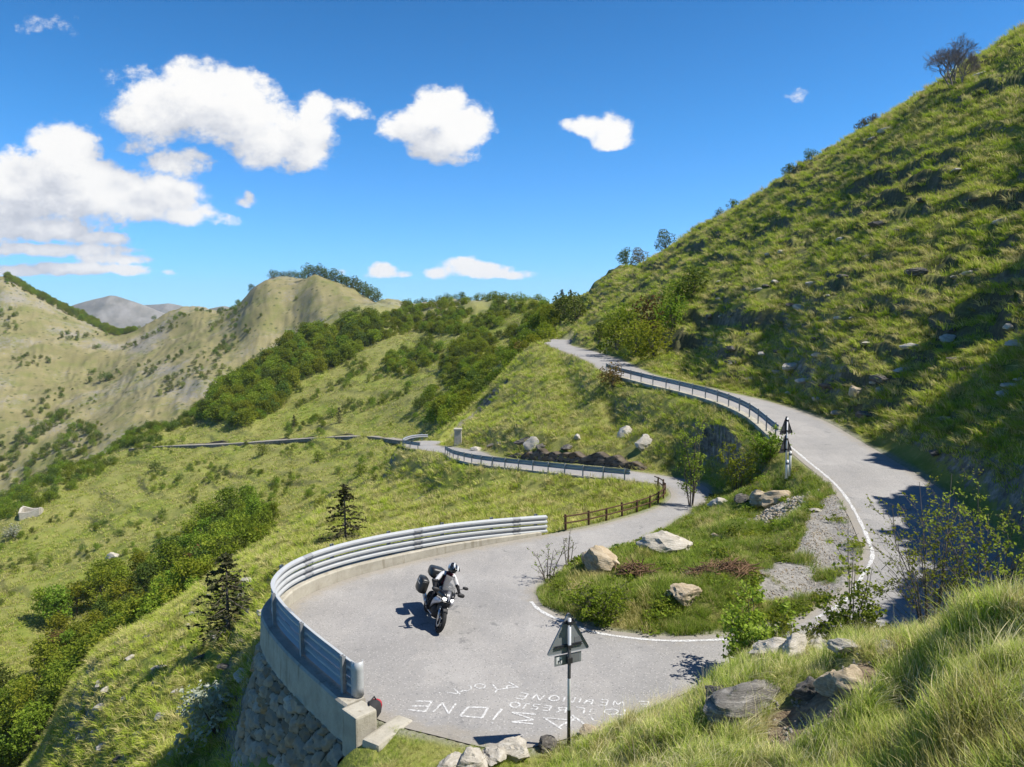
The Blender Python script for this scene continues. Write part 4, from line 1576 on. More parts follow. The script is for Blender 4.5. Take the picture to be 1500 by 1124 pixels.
def leaf_mat(name, lo, mid, hi, trans=0.35):
    m, t, out = new_mat(name)
    r = attr(t, 'rnd')
    oi = t.n('ShaderNodeObjectInfo').outputs['Random']
    c = t.ramp(r, [(0.0, lo), (0.5, mid), (1.0, hi)])
    hs_ = t.n('ShaderNodeHueSaturation')
    t.link(t.m('MULTIPLY_ADD', oi, 0.05, 0.475), hs_.inputs['Hue'])
    t.link(t.m('MULTIPLY_ADD', oi, 0.5, 0.75), hs_.inputs['Value'])
    t.link(c, hs_.inputs['Color'])
    d = t.n('ShaderNodeBsdfDiffuse')
    t.link(hs_.outputs[0], d.inputs[0])
    tr = t.n('ShaderNodeBsdfTranslucent')
    t.link(t.mix(0.5, hs_.outputs[0], (0.35, 0.42, 0.03), 'MIX'), tr.inputs[0])
    mx = t.n('ShaderNodeMixShader')
    mx.inputs[0].default_value = trans
    t.link(d.outputs[0], mx.inputs[1])
    t.link(tr.outputs[0], mx.inputs[2])
    t.link(mx.outputs[0], out.inputs['Surface'])
    return m


MAT_BARK = simple_mat('grey_bark', (0.12, 0.10, 0.08), 0.9, 0, 0.4, 10, 0.2, .5)
MAT_BARKDARK = simple_mat('dark_twigs', (0.13, 0.11, 0.095), 0.9, 0, 0.3, 10, 0.2)
MAT_LEAF = leaf_mat('spring_leaves', (0.085, 0.13, 0.015), (0.155, 0.215, 0.024), (0.25, 0.30, 0.042))
MAT_LEAFDARK = leaf_mat('dull_leaves', (0.045, 0.075, 0.017), (0.085, 0.125, 0.026), (0.13, 0.17, 0.04), .25)
MAT_LEAFYEL = leaf_mat('young_leaves', (0.14, 0.18, 0.018), (0.22, 0.26, 0.026), (0.31, 0.33, 0.055), .4)
MAT_LEAFBROWN = leaf_mat('russet_leaves', (0.09, 0.055, 0.025), (0.14, 0.085, 0.035), (0.19, 0.12, 0.05), .2)
MAT_LEAFSPRING = leaf_mat('fresh_small_leaves', (0.16, 0.21, 0.025), (0.26, 0.31, 0.04), (0.36, 0.40, 0.08), .45)
MAT_NEEDLE = leaf_mat('dark_needles', (0.020, 0.026, 0.012), (0.042, 0.046, 0.021), (0.085, 0.078, 0.042), .1)
MAT_WHITEBLOOM = leaf_mat('pale_blossom', (0.20, 0.22, 0.15), (0.34, 0.36, 0.27), (0.5, 0.5, 0.42), .2)


def leaf_cards(rg, centres, size, flat=0.4, asp=0.6):
    """one bent four-cornered leaf at every point"""
    n = len(centres)
    d = rg.normal(size=(n, 3))
    d[:, 2] = d[:, 2] * (1 - flat)
    d /= np.linalg.norm(d, axis=1, keepdims=True)
    e = rg.normal(size=(n, 3))
    e -= d * (e * d).sum(1, keepdims=True)
    e /= np.linalg.norm(e, axis=1, keepdims=True)
    s_ = size * rg.uniform(0.6, 1.35, (n, 1))
    a = centres - d * s_ * .5
    b_ = centres + d * s_ * .5
    nrm = np.cross(d, e)
    m1 = centres + e * s_ * asp * .5 + nrm * s_ * .1
    m2 = centres - e * s_ * asp * .5 + nrm * s_ * .1
    V = np.stack([a, m1, b_, m2], 1).reshape(-1, 3)
    Fq = np.arange(n * 4).reshape(n, 4)
    return V, Fq


def tubes_np(branches, seg=5):
    V, Fq, o = [], [], 0
    mb = MB()
    for pts, rs in branches:
        mb.tube(pts, rs, seg, cap=False)
    return mb


def crown_points(rg, n, blobs, shell=0.55):
    """points near the surfaces of a set of blobs: (centre, radii)"""
    w_ = np.array([b_[1][0] * b_[1][1] for b_ in blobs])
    k = rg.choice(len(blobs), n, p=w_ / w_.sum())
    d = rg.normal(size=(n, 3))
    d /= np.linalg.norm(d, axis=1, keepdims=True)
    r = shell + (1 - shell) * rg.random(n) ** .6
    r *= 1 + 0.22 * np.sin(d[:, 0] * 5 + k) * np.cos(d[:, 1] * 4 + k * 2) + rg.normal(size=n) * .07
    C = np.array([b_[0] for b_ in blobs])[k]
    Rr = np.array([b_[1] for b_ in blobs])[k]
    return C + d * r[:, None] * Rr, k


def make_tree_data(seed, h, spread, n_leaf, size, nblob=10, base=0.22, trunk_r=0.12, stems=1, conifer=False):
    """(trunk mesh, crown mesh)"""
    rg = np.random.default_rng(seed)
    br, blobs = [], []
    if conifer:
        pts = []
        lev = int(h * 5)
        br.append(([(0, 0, -.3), (0, 0, h * .5), (0, 0, h)], [trunk_r, trunk_r * .6, .015]))
        for i in range(lev):
            z = h * (0.08 + 0.92 * i / lev)
            rr = spread * .5 * (1 - i / lev) ** .7 * rg.uniform(.4, 1.3) + .08
            for j in range(6):
                if rg.random() < .42:
                    continue
                a = rg.random() * 6.28
                tip = (math.cos(a) * rr, math.sin(a) * rr, z - rr * .18)
                br.append(([(0, 0, z), tip], [.02, .005]))
                m_ = max(4, int(n_leaf / (lev * 5)))
                t_ = rg.uniform(.15, 1.05, m_)[:, None]
                pts.append(np.array([[0, 0, z]]) * (1 - t_) + np.array([tip]) * t_ + rg.normal(size=(m_, 3)) * np.array([[.10, .10, .05]]) * (spread * .25))
        P = np.concatenate(pts)
        k = np.zeros(len(P), int)
    else:
        for s in range(stems):
            a0 = 6.28 * s / stems + rg.random()
            lean = 0.0 if stems == 1 else spread * .22
            top = np.array([math.cos(a0) * lean, math.sin(a0) * lean, h * .72])
            br.append(([(0.05 * s, 0, -.4), tuple(top * .5 * np.array([.7, .7, 1])), tuple(top)], [trunk_r, trunk_r * .7, trunk_r * .25]))
        for i in range(nblob):
            a = 2.4 * i + rg.random()
            t_ = (i + .5) / nblob
            rad = spread * .5 * math.sqrt(rg.random()) * (.95 if t_ < .6 else .55)
            z = h * (base + .12 + (0.86 - base) * t_ * rg.uniform(.85, 1.1))
            z = min(z, h * .9)
            c = np.array([math.cos(a) * rad, math.sin(a) * rad, z])
            sz = spread * rg.uniform(.17, .30)
            blobs.append((c, np.array([sz, sz, sz * rg.uniform(.7, 1.0)])))
            st = np.array([0, 0, h * base + rg.random() * h * .2])
            br.append(([tuple(st), tuple((st + c) / 2 + np.array([0, 0, .1])), tuple(c)], [trunk_r * .45, trunk_r * .3, .015]))
        P, k = crown_points(rg, n_leaf, blobs)
        P = P[P[:, 2] > h * base * .4]
    V, Fq = leaf_cards(rg, P, size)
    rnd = np.clip(rg.normal(.5, .22, len(Fq)), 0, 1)
    crown = np_mesh('crown', V, Fq, {'rnd': rnd})
    tm = tubes_np(br)
    me = bpy.data.meshes.new('trunk')
    me.from_pydata(tm.v, [], tm.f)
    me.update()
    return me, crown


class Kind:
    def __init__(s, name, cat, variants, leaf, bark=None, trunk='trunk', crown='crown'):
        s.name, s.cat, s.trunk, s.crown = name, cat, trunk, crown
        s.v = variants
        for t_, c_ in variants:
            t_.materials.append(bark or MAT_BARK)
            c_.materials.append(leaf)

    def place(s, x, y, z, scale=1.0, rz=0.0, label=None, group=None, var=None, rnd=random):
        t_, c_ = s.v[rnd.randrange(len(s.v)) if var is None else var]
        root = empty(s.name, (x, y, z), rz)
        root.scale = (scale, scale, scale * rnd.uniform(.9, 1.12)) if not isinstance(scale, tuple) else scale
        tag(root, label, s.cat, group)
        for nm, me in ((s.trunk, t_), (s.crown, c_)):
            o = bpy.data.objects.new(nm, me)
            COL.objects.link(o)
            o.parent = root
        return root


def recolor(variants, mat, bark=None):
    """same shapes in another leaf colour"""
    out = []
    for t_, c_ in variants:
        a, b_ = t_.copy(), c_.copy()
        a.materials.clear()
        b_.materials.clear()
        out.append((a, b_))
    return out


V_TREE = [make_tree_data(100 + i, 6.0, 5.2, 1500, 0.42, 12, .2, .14) for i in range(5)]
V_BUSH = [make_tree_data(200 + i, 2.4, 2.8, 900, 0.21, 9, .02, .05, 3) for i in range(4)]
V_CONE = [make_tree_data(300 + i, 5.0, 3.0, 1500, 0.22, conifer=True, trunk_r=.09) for i in range(2)]
K_TREE = Kind('broadleaf_tree', 'tree', V_TREE, MAT_LEAF)
K_TREEY = Kind('broadleaf_tree', 'tree', recolor(V_TREE, 0), MAT_LEAFYEL)
K_TREED = Kind('broadleaf_tree', 'tree', recolor(V_TREE, 0), MAT_LEAFDARK)
K_TREEB = Kind('broadleaf_tree', 'tree', recolor(V_TREE, 0), MAT_LEAFBROWN)
K_BUSH = Kind('bush', 'bush', V_BUSH, MAT_LEAF, trunk='stem', crown='foliage')
K_BUSHY = Kind('bush', 'bush', recolor(V_BUSH, 0), MAT_LEAFYEL, trunk='stem', crown='foliage')
K_BUSHD = Kind('bush', 'bush', recolor(V_BUSH, 0), MAT_LEAFDARK, trunk='stem', crown='foliage')
K_BUSHB = Kind('bush', 'bush', recolor(V_BUSH, 0), MAT_LEAFBROWN, trunk='stem', crown='foliage')
K_BLOOM = Kind('bush', 'bush', recolor(V_BUSH, 0), MAT_WHITEBLOOM, trunk='stem', crown='foliage')
K_SHADE = Kind('broadleaf_tree', 'tree', [make_tree_data(150 + i, 8.0, 6.5, 6000, 0.75, 20, .06, .2) for i in range(2)], MAT_LEAFDARK)
K_CONE = Kind('conifer', 'tree', V_CONE, MAT_NEEDLE, MAT_BARKDARK)


# ------------------------------------------------------------------ scattering of ground cover (one object each)
PROTO = bpy.data.collections.new('ground_cover_sources')


def scatter(name, pts, rot, scale, protos, idx, kind='stuff', label=None):
    sub = bpy.data.collections.new(name + '_sources')
    PROTO.children.link(sub)
    for i, (me, mats) in enumerate(protos):
        o = bpy.data.objects.new('%s_source_%02d' % (name, i), me)
        for m_ in mats:
            if m_.name not in [q.name for q in me.materials if q]:
                me.materials.append(m_)
        sub.objects.link(o)
    me = bpy.data.meshes.new(name)
    me.vertices.add(len(pts))
    me.vertices.foreach_set('co', np.ascontiguousarray(pts, dtype=np.float32).ravel())
    for an, tp, key, arr in (('rot', 'FLOAT_VECTOR', 'vector', rot), ('scl', 'FLOAT', 'value', scale)):
        a = me.attributes.new(an, tp, 'POINT')
        a.data.foreach_set(key, np.ascontiguousarray(arr, dtype=np.float32).ravel())
    a = me.attributes.new('pick', 'INT', 'POINT')
    a.data.foreach_set('value', np.ascontiguousarray(idx, dtype=np.int32))
    g = bpy.data.node_groups.new(name + '_scatter', 'GeometryNodeTree')
    g.interface.new_socket('Geometry', in_out='INPUT', socket_type='NodeSocketGeometry')
    g.interface.new_socket('Geometry', in_out='OUTPUT', socket_type='NodeSocketGeometry')
    t = NT(g)
    gi_, go_ = t.n('NodeGroupInput'), t.n('NodeGroupOutput')
    ci = t.n('GeometryNodeCollectionInfo')
    ci.inputs['Collection'].default_value = sub
    ci.inputs['Separate Children'].default_value = True
    ci.inputs['Reset Children'].default_value = True
    ip = t.n('GeometryNodeInstanceOnPoints')

    def na(nm, dt):
        q_ = t.n('GeometryNodeInputNamedAttribute', data_type=dt)
        q_.inputs['Name'].default_value = nm
        return q_.outputs['Attribute']
    t.link(gi_.outputs[0], ip.inputs['Points'])
    t.link(ci.outputs[0], ip.inputs['Instance'])
    ip.inputs['Pick Instance'].default_value = True
    t.link(na('pick', 'INT'), ip.inputs['Instance Index'])
    er = t.n('FunctionNodeEulerToRotation')
    t.link(na('rot', 'FLOAT_VECTOR'), er.inputs[0])
    t.link(er.outputs[0], ip.inputs['Rotation'])
    t.link(na('scl', 'FLOAT'), ip.inputs['Scale'])
    t.link(ip.outputs[0], go_.inputs[0])
    o = bpy.data.objects.new(name, me)
    COL.objects.link(o)
    md = o.modifiers.new('scatter', 'NODES')
    md.node_group = g
    tag(o, label, kind=kind)
    return o


def grass_mat(name, lo, mid, hi, straw, frac):
    m, t, out = new_mat(name)
    r = attr(t, 'rnd')
    tip = attr(t, 'tip')
    oi = t.n('ShaderNodeObjectInfo').outputs['Random']
    pz = t.noise(worldpos(t), 0.35, 3, 0.6)
    c = t.ramp(t.m('ADD', t.m('MULTIPLY', r, 0.6), t.m('MULTIPLY', oi, 0.4)), [(0.1, lo), (0.5, mid), (0.9, hi)])
    k = t.m('MULTIPLY_ADD', oi, 0.35, t.m('MULTIPLY_ADD', r, 0.4, t.m('MULTIPLY', pz, 0.7)))
    c = t.mix(t.step(k, 1.02 - frac, 1.25 - frac), c, straw)
    c = t.mix(t.m('MULTIPLY', t.m('MULTIPLY', tip, tip), 0.35), c, straw)
    d = t.n('ShaderNodeBsdfDiffuse')
    t.link(c, d.inputs[0])
    tr = t.n('ShaderNodeBsdfTranslucent')
    t.link(c, tr.inputs[0])
    mx = t.n('ShaderNodeMixShader')
    mx.inputs[0].default_value = 0.35
    t.link(d.outputs[0], mx.inputs[1])
    t.link(tr.outputs[0], mx.inputs[2])
    t.link(mx.outputs[0], out.inputs['Surface'])
    return m


def tuft(seed, blades, h, spread, width, droop=0.6, wind=(0.25, -0.1), seg=3):
    """a clump of arching blades"""
    rg = np.random.default_rng(seed)
    a = rg.uniform(0, 6.283, blades)
    r0 = spread * np.sqrt(rg.random(blades)) * .6
    base = np.stack([np.cos(a) * r0, np.sin(a) * r0, -0.03 * np.ones(blades)], 1)
    a2 = a + rg.normal(size=blades) * .7
    L = h * rg.uniform(.55, 1.15, blades)
    out = np.stack([np.cos(a2), np.sin(a2)], 1) * (droop * rg.uniform(.3, 1.1, blades))[:, None] + np.array(wind)[None]
    side = np.stack([-np.sin(a2), np.cos(a2), np.zeros(blades)], 1)
    side = side * 0.7 + rg.normal(size=(blades, 3)) * .35
    V, tipv = [], []
    for k in range(seg + 1):
        t_ = k / seg
        c = base.copy()
        c[:, :2] += out * (L * t_ ** 1.8)[:, None]
        c[:, 2] += L * (t_ - 0.32 * np.minimum(1.3, np.linalg.norm(out, axis=1)) * t_ ** 2.4)
        w_ = width * (1 - t_ ** 1.6 * .92)
        V += [c - side * w_ * .5, c + side * w_ * .5]
        tipv += [np.full(blades, t_)] * 2
    V = np.stack(V, 1)
    n2 = 2 * (seg + 1)
    V = V.reshape(-1, 3)
    tipv = np.stack(tipv, 1).reshape(-1)
    o = (np.arange(blades) * n2)[:, None, None]
    q = np.array([[2 * k, 2 * k + 1, 2 * k + 3, 2 * k + 2] for k in range(seg)])[None]
    Fq = (q + o).reshape(-1, 4)
    rnd = np.repeat(rg.random(blades), n2)
    return np_mesh('tuft', V, Fq, {'rnd': rnd, 'tip': tipv}, smooth=True)


MG_NEAR = grass_mat('long_grass', (0.15, 0.26, 0.018), (0.30, 0.42, 0.03), (0.46, 0.53, 0.06), (0.75, 0.68, 0.33), .26)
MG_HILL = grass_mat('hill_grass', (0.17, 0.28, 0.016), (0.33, 0.43, 0.03), (0.47, 0.53, 0.06), (0.66, 0.60, 0.22), .22)
MG_ISLE = grass_mat('island_grass', (0.12, 0.23, 0.016), (0.22, 0.34, 0.024), (0.33, 0.43, 0.05), (0.55, 0.48, 0.22), .24)
MG_DRY = grass_mat('dry_grass', (0.17, 0.21, 0.025), (0.29, 0.305, 0.05), (0.40, 0.385, 0.10), (0.58, 0.51, 0.23), .40)

MG_STRAW = grass_mat('standing_straw', (0.34, 0.32, 0.09), (0.50, 0.45, 0.17), (0.66, 0.60, 0.28), (0.75, 0.68, 0.40), .6)
RNG = np.random.default_rng(11)


def sample(n, a0, a1, y0, y1, q=1.0):
    """points with density falling with distance: q=1 -> 1/Y^2 in plan"""
    a = RNG.uniform(a0, a1, n)
    t_ = RNG.random(n)
    y = np.exp(math.log(y0) + (math.log(y1) - math.log(y0)) * t_) if q == 1.0 else (y0 ** (2 - 2 * q) + (y1 ** (2 - 2 * q) - y0 ** (2 - 2 * q)) * t_) ** (1 / (2 - 2 * q))
    return a * y, y


def in_gravel(x, y, grow=0.0):
    return in_poly(x + .3 * pnoise(x, y, 151), y + .4 * pnoise(x, y, 152), gravel_poly) & (pnoise(x / .8, y / .9, 153) + .4 * pnoise(x / .25, y / .25, 154) < .42)


def in_dirt(x, y):
    return in_poly(x, y, dirt_polys[0])


def outside_walls(x, y):
    """False on the walled edge of the bend (parapet and masonry)"""
    d_ = np.min(np.hypot(x[:, None] - BEND[None, ::4, 0], y[:, None] - BEND[None, ::4, 1]), axis=1) if len(x) else np.zeros(0)
    return d_ > 1.15


def rots(n, tilt=0.25):
    return np.stack([RNG.normal(0, tilt, n), RNG.normal(0, tilt, n), RNG.uniform(-.9, .9, n)], 1)


# near bank and verge
x, y = sample(36000, -0.40, 1.45, 3.2, 16.5)
d_ = dgrid(x, y)
clump = pnoise(x / .8, y / .8, 61) * .6 + pnoise(x / 2.5, y / 2.5, 62) * .5
k = (d_ > 0.06) & (d_ < 90) | (d_ > 90)
k &= ((y < 15.2) & (x > 0.4)) | ((y < 13.4) & (x > -3.1))
k &= ~(in_dirt(x, y) & (clump < 0.42)) & (clump > -.50) & ~in_gravel(x, y)
k &= ~((x < 0.5) & (np.hypot(x + 2.95, y - 13.2) < .75))
x, y = x[k], y[k]
z = hgrid(x, y)
sc_ = np.where(x < 0.6, 0.5, 1.0) * RNG.uniform(.7, 1.3, len(x)) * np.clip(.75 + .5 * pnoise(x / 1.6, y / 1.6, 63), .45, 1.3)
sc_ *= np.interp(np.minimum(d_[k], 3), [0, .6, 1.6], [.45, .75, 1.0])
protos = [(tuft(400 + i, 40, .31, .24, .0105, .8, (0.22, -0.18), 4), [MG_NEAR if i < 4 else MG_DRY]) for i in range(6)]
patch = pnoise(x / 1.1, y / 1.0, 67) + .6 * pnoise(x / .35, y / .35, 68) + .08
scatter('grass', np.stack([x, y, z], 1), rots(len(x), .15), sc_, protos, np.where(patch > RNG.uniform(.1, .6, len(x)), RNG.integers(4, 6, len(x)), RNG.integers(0, 4, len(x))))
# long straw standing over the fresh grass
k = (RNG.random(len(x)) < .2) & (x > .8) & (patch > -.2)
protos = [(tuft(410 + i, 16, .52, .22, .007, .95, (0.35, -0.28), 5), [MG_STRAW]) for i in range(4)]
scatter('grass', np.stack([x, y, z], 1)[k], rots(k.sum(), .2), RNG.uniform(.6, 1.1, k.sum()), protos, RNG.integers(0, 4, k.sum()))

# island in the bend
x, y = sample(30000, -0.05, 0.62, 15.5, 36)
d_ = dgrid(x, y)
k = (d_ > 0.05) & ~in_gravel(x, y) & (y > 15.5 + 0 * x) & (x > .6) & (x < 11.6)
k &= (pnoise(x / 1.2, y / 1.2, 65) > -.62)
isl = np.array([p[:2] for p in EA[90:390]])
k &= in_poly(x, y, isl.tolist())
x, y = x[k], y[k]
sc_ = RNG.uniform(.5, 1.2, len(x)) * np.clip(.8 + .6 * pnoise(x / 1.5, y / 1.5, 66), .4, 1.4)
protos = [(tuft(430 + i, 34, .27, .22, .011, .6, (0.05, -0.05), 3), [MG_ISLE if i < 4 else MG_DRY]) for i in range(5)]
patch = pnoise(x / 1.3, y / 1.5, 69) + .5 * pnoise(x / .4, y / .5, 70)
scatter('grass', np.stack([x, y, hgrid(x, y)], 1), rots(len(x), .2), sc_, protos, np.where(patch > RNG.uniform(.15, .7, len(x)), 4, RNG.integers(0, 4, len(x))))


def weed(seed, n, r, size):
    rg = np.random.default_rng(seed)
    a = rg.uniform(0, 6.28, n)
    q = r * np.sqrt(rg.random(n))
    P = np.stack([np.cos(a) * q, np.sin(a) * q, rg.uniform(.02, .9, n) * r * (1.1 - q / r * .6)], 1)
    V, Fq = leaf_cards(rg, P, size, .5, .65)
    return np_mesh('weed', V, Fq, {'rnd': np.clip(rg.normal(.5, .25, n), 0, 1)})


k = (pnoise(x / .9, y / .9, 73) > .12) & (RNG.random(len(x)) < .22)
xs, ys = x[k], y[k]
scatter('weeds', np.stack([xs, ys, hgrid(xs, ys)], 1), rots(len(xs), .1), RNG.uniform(.6, 1.5, len(xs)), [(weed(600 + i, 46, .2, .07), [MAT_LEAF if i < 2 else MAT_LEAFSPRING if i < 3 else MAT_LEAFDARK]) for i in range(4)], RNG.integers(0, 4, len(xs)), label='low broad-leaved weeds in the grass of the island')

# tussocks of the right-hand hillside
x, y = sample(72000, 0.02, 0.95, 17, 150, 0.8)
hw = right_hill(x, y)
d_ = dgrid(x, y)
crest = np.abs(pnoise((x + 0.5 * pnoise(x / 2.2, y / 2.6, 11)) / 1.3, y / (1.3 * 2.3), 21))
k = (hw > .3) & (d_ > .4) & (crest > RNG.uniform(0.0, .22, len(x)))
rr_ = np.clip((np.log(y) - LY0) / (LY1 - LY0) * (NY - 1), 0, NY - 1).astype(int)
cc_ = np.clip(np.interp(x / y, al, np.arange(nx_)), 0, nx_ - 1).astype(int)
k &= riser.reshape(NY, nx_)[rr_, cc_] < RNG.uniform(.15, .9, len(x))
x, y = x[k], y[k]
sc_ = RNG.uniform(.6, 1.35, len(x)) * np.interp(y, [17, 60, 150], [.85, 1.25, 1.7])
protos = [(tuft(460 + i, 26, .22, .34, .026, .8, (-0.22, -0.05), 3), [MG_HILL if i < 4 else MG_DRY]) for i in range(6)]
scatter('grass', np.stack([x, y, hgrid(x, y)], 1), rots(len(x), .2), sc_, protos, RNG.integers(0, 6, len(x)))

# the big drooping tussocks that stand out from it
x, y = sample(16000, 0.02, 0.95, 17, 150, 0.75)
k = (right_hill(x, y) > .5) & (dgrid(x, y) > .6) & (pnoise(x / 3, y / 5, 121) > -.35)
x, y = x[k], y[k]
sc_ = RNG.uniform(.7, 1.4, len(x)) * np.interp(y, [17, 60, 150], [.8, 1.2, 1.7])
protos = [(tuft(560 + i, 60, .36, .46, .03, 1.0, (-0.30, -0.05), 4), [MG_HILL if i < 3 else MG_DRY]) for i in range(5)]
scatter('grass', np.stack([x, y, hgrid(x, y)], 1), rots(len(x), .2), sc_, protos, RNG.integers(0, 5, len(x)))

# meadows on the left and between the roads
x, y = sample(80000, -0.75, 0.42, 15, 125, 0.85)
hw = right_hill(x, y)
d_ = dgrid(x, y)
k = (hw < .3) & (d_ > .35) & ~in_poly(x, y, isl.tolist()) & ~((y < 15.5) & (x > -3.2))
k &= pnoise(x / 2.2, y / 2.8, 71) + .5 * pnoise(x / 7, y / 8, 72) > RNG.uniform(-.75, .35, len(x))
x, y = x[k], y[k]
k = outside_walls(x, y)
x, y = x[k], y[k]
sc_ = RNG.uniform(.5, 1.2, len(x)) * np.interp(y, [15, 50, 125], [.8, 1.15, 1.9])
protos = [(tuft(490 + i, 22, .30, .32, .022, .85, (-0.2, -0.1), 3), [MG_DRY if i < 3 else MG_HILL]) for i in range(6)]
scatter('grass', np.stack([x, y, hgrid(x, y)], 1), rots(len(x), .2), sc_, protos, RNG.integers(0, 6, len(x)))


x, y = sample(9000, -0.75, 0.42, 15, 125, 0.8)
k = (right_hill(x, y) < .3) & (dgrid(x, y) > .8) & ~in_poly(x, y, isl.tolist()) & ~((y < 15.5) & (x > -3.2))
x, y = x[k], y[k]
k = outside_walls(x, y)
x, y = x[k], y[k]
protos = [(tuft(580 + i, 48, .32, .45, .028, 1.1, (-0.25, -0.15), 4), [MG_DRY if i < 3 else MG_HILL]) for i in range(5)]
scatter('grass', np.stack([x, y, hgrid(x, y)], 1), rots(len(x), .2), RNG.uniform(.6, 1.3, len(x)) * np.interp(y, [15, 50, 125], [.8, 1.1, 1.8]), protos, RNG.integers(0, 5, len(x)))

# coarse tufts of the terraced slope across the gully
x, y = sample(60000, -0.78, 0.05, 112, 340, 0.6)
k = pnoise(x / 5, y / 8, 75) + .5 * pnoise(x / 16, y / 20, 76) > RNG.uniform(-.8, .5, len(x))
x, y = x[k], y[k]
sc_ = RNG.uniform(.7, 1.5, len(x)) * np.interp(y, [112, 340], [1.5, 2.4])
protos = [(tuft(520 + i, 14, .30, .45, .045, .9, (-0.2, -0.1), 2), [MG_DRY if i < 3 else MG_HILL]) for i in range(5)]
scatter('grass', np.stack([x, y, hgrid(x, y)], 1), rots(len(x), .2), sc_, protos, RNG.integers(0, 5, len(x)))


# ------------------------------------------------------------------ woods and trees
def in_pix(poly, x, y, z):
    u, v = to_pix(x, y, z)
    return in_poly(u, v, poly)


WOOD = [(50, 880), (63, 862), (197, 803), (257, 768), (300, 735), (375, 710), (412, 728), (345, 832), (280, 876), (224, 915), (142, 970), (136, 1075), (110, 1150), (-20, 1150), (-20, 990), (59, 957), (79, 917)]
x, y = sample(9000, -0.78, -0.28, 78, 172, 0.4)
z = hgrid(x, y)
k = in_pix(WOOD, x, y, z + 3.0) & in_pix(WOOD, x, y, z + 5.2)
x, y, z = x[k], y[k], z[k]
k = pnoise(x / 9, y / 12, 171) + .4 * pnoise(x / 4, y / 5, 172) > -.16
x, y, z = x[k], y[k], z[k]
keepi = []
for i in range(len(x)):
    if all((x[i] - x[j]) ** 2 + (y[i] - y[j]) ** 2 > (2.6 + y[i] * .008) ** 2 for j in keepi):
        keepi.append(i)
rv = random.Random(5)
LAB = {'g': 'green leafy tree crowded into the wood that fills the valley at lower left',
       'y': 'yellow-green leafy tree crowded into the wood that fills the valley at lower left',
       'd': 'dull dark green tree crowded into the wood that fills the valley at lower left',
       'b': 'russet brown tree among the green trees of the valley wood'}
# keep those that show: trees far behind the near crest are hidden
keepi = keepi[:230]
for n_, i in enumerate(keepi):
    q = rv.random()
    kd, lb = (K_TREE, 'g') if q < .45 else (K_TREEY, 'y') if q < .85 else (K_TREED, 'd') if q < .985 else (K_TREEB, 'b')
    kd.place(x[i], y[i], z[i] - .2, rv.uniform(.55, 1.15), rv.uniform(0, 6.28), LAB[lb], 'trees of the valley wood', rnd=rv)

SHRUBCARD = [(c_, []) for t_, c_ in K_BUSH.v] + [(c_, []) for t_, c_ in K_BUSHD.v[:3]]
BUSHCARD = [(c_, []) for t_, c_ in K_TREE.v[:3]] + [(c_, []) for t_, c_ in K_TREED.v[:1]] + [(c_, []) for t_, c_ in K_TREEY.v[:3]]


def stuff_wood(name, poly, n, a0, a1, y0, y1, sc, spacing, label, dens=None, picks=(0, 7), lift=2.5, cards=None):
    x, y = sample(n, a0, a1, y0, y1, 0.3)
    z = hgrid(x, y)
    k = in_pix(poly, x, y, z + lift)
    if dens is not None:
        k &= dens(x, y)
    x, y, z = x[k], y[k], z[k]
    cell = {}
    keep_ = []
    for i in range(len(x)):
        c = (int(x[i] / spacing), int(y[i] / spacing))
        if c in cell:
            continue
        cell[c] = 1
        keep_.append(i)
    x, y, z = x[keep_], y[keep_], z[keep_]
    r = np.stack([RNG.normal(0, .06, len(x)), RNG.normal(0, .06, len(x)), RNG.uniform(0, 6.28, len(x))], 1)
    if name == 'shrubbery':
        cards, sc = SHRUBCARD, sc * 1.9
    return scatter(name, np.stack([x, y, z - (1.1 if cards is None else .1) * sc], 1), r, RNG.uniform(.45, 1.3, len(x)) * sc, [(c.copy(), m_) for c, m_ in (cards or BUSHCARD)], RNG.integers(picks[0], picks[1], len(x)), label=label)


stuff_wood('forest', [(296, 600), (318, 570), (369, 527), (446, 485), (494, 472), (550, 462), (552, 494), (494, 527), (439, 548), (401, 593), (359, 615), (315, 608)],
           9000, -0.45, -0.17, 250, 420, 1.05, 3.4, 'dense green wood in a diagonal band across the far slope')
stuff_wood('forest', [(548, 500), (555, 465), (590, 445), (640, 440), (700, 438), (790, 440), (815, 462), (806, 498), (770, 520), (735, 548), (690, 592), (655, 612), (600, 600), (592, 570), (600, 545), (565, 530), (575, 505)],
           9000, -0.2, 0.06, 150, 420, .68, 3.6, 'dark green scrub wood on the saddle beyond the gully',
           dens=lambda x, y: pnoise(x / 22, y / 34, 81) + .6 * pnoise(x / 8, y / 10, 82) > -.02)
stuff_wood('forest', [(10, 396), (60, 410), (110, 434), (150, 460), (198, 482), (198, 497), (150, 481), (100, 458), (50, 430), (10, 412)],
           9000, -0.72, -0.5, 720, 850, 1.0, 5, 'strip of wood along the ridge of the hill at far left')
stuff_wood('shrubbery', [(60, 700), (100, 668), (200, 618), (300, 590), (310, 606), (220, 650), (130, 700), (60, 740), (0, 760), (0, 735)],
           7000, -0.72, -0.38, 190, 320, .55, 3.0, 'low scrub along the edge of the terraced slope',
           dens=lambda x, y: pnoise(x / 12, y / 14, 84) > -.15, lift=1)
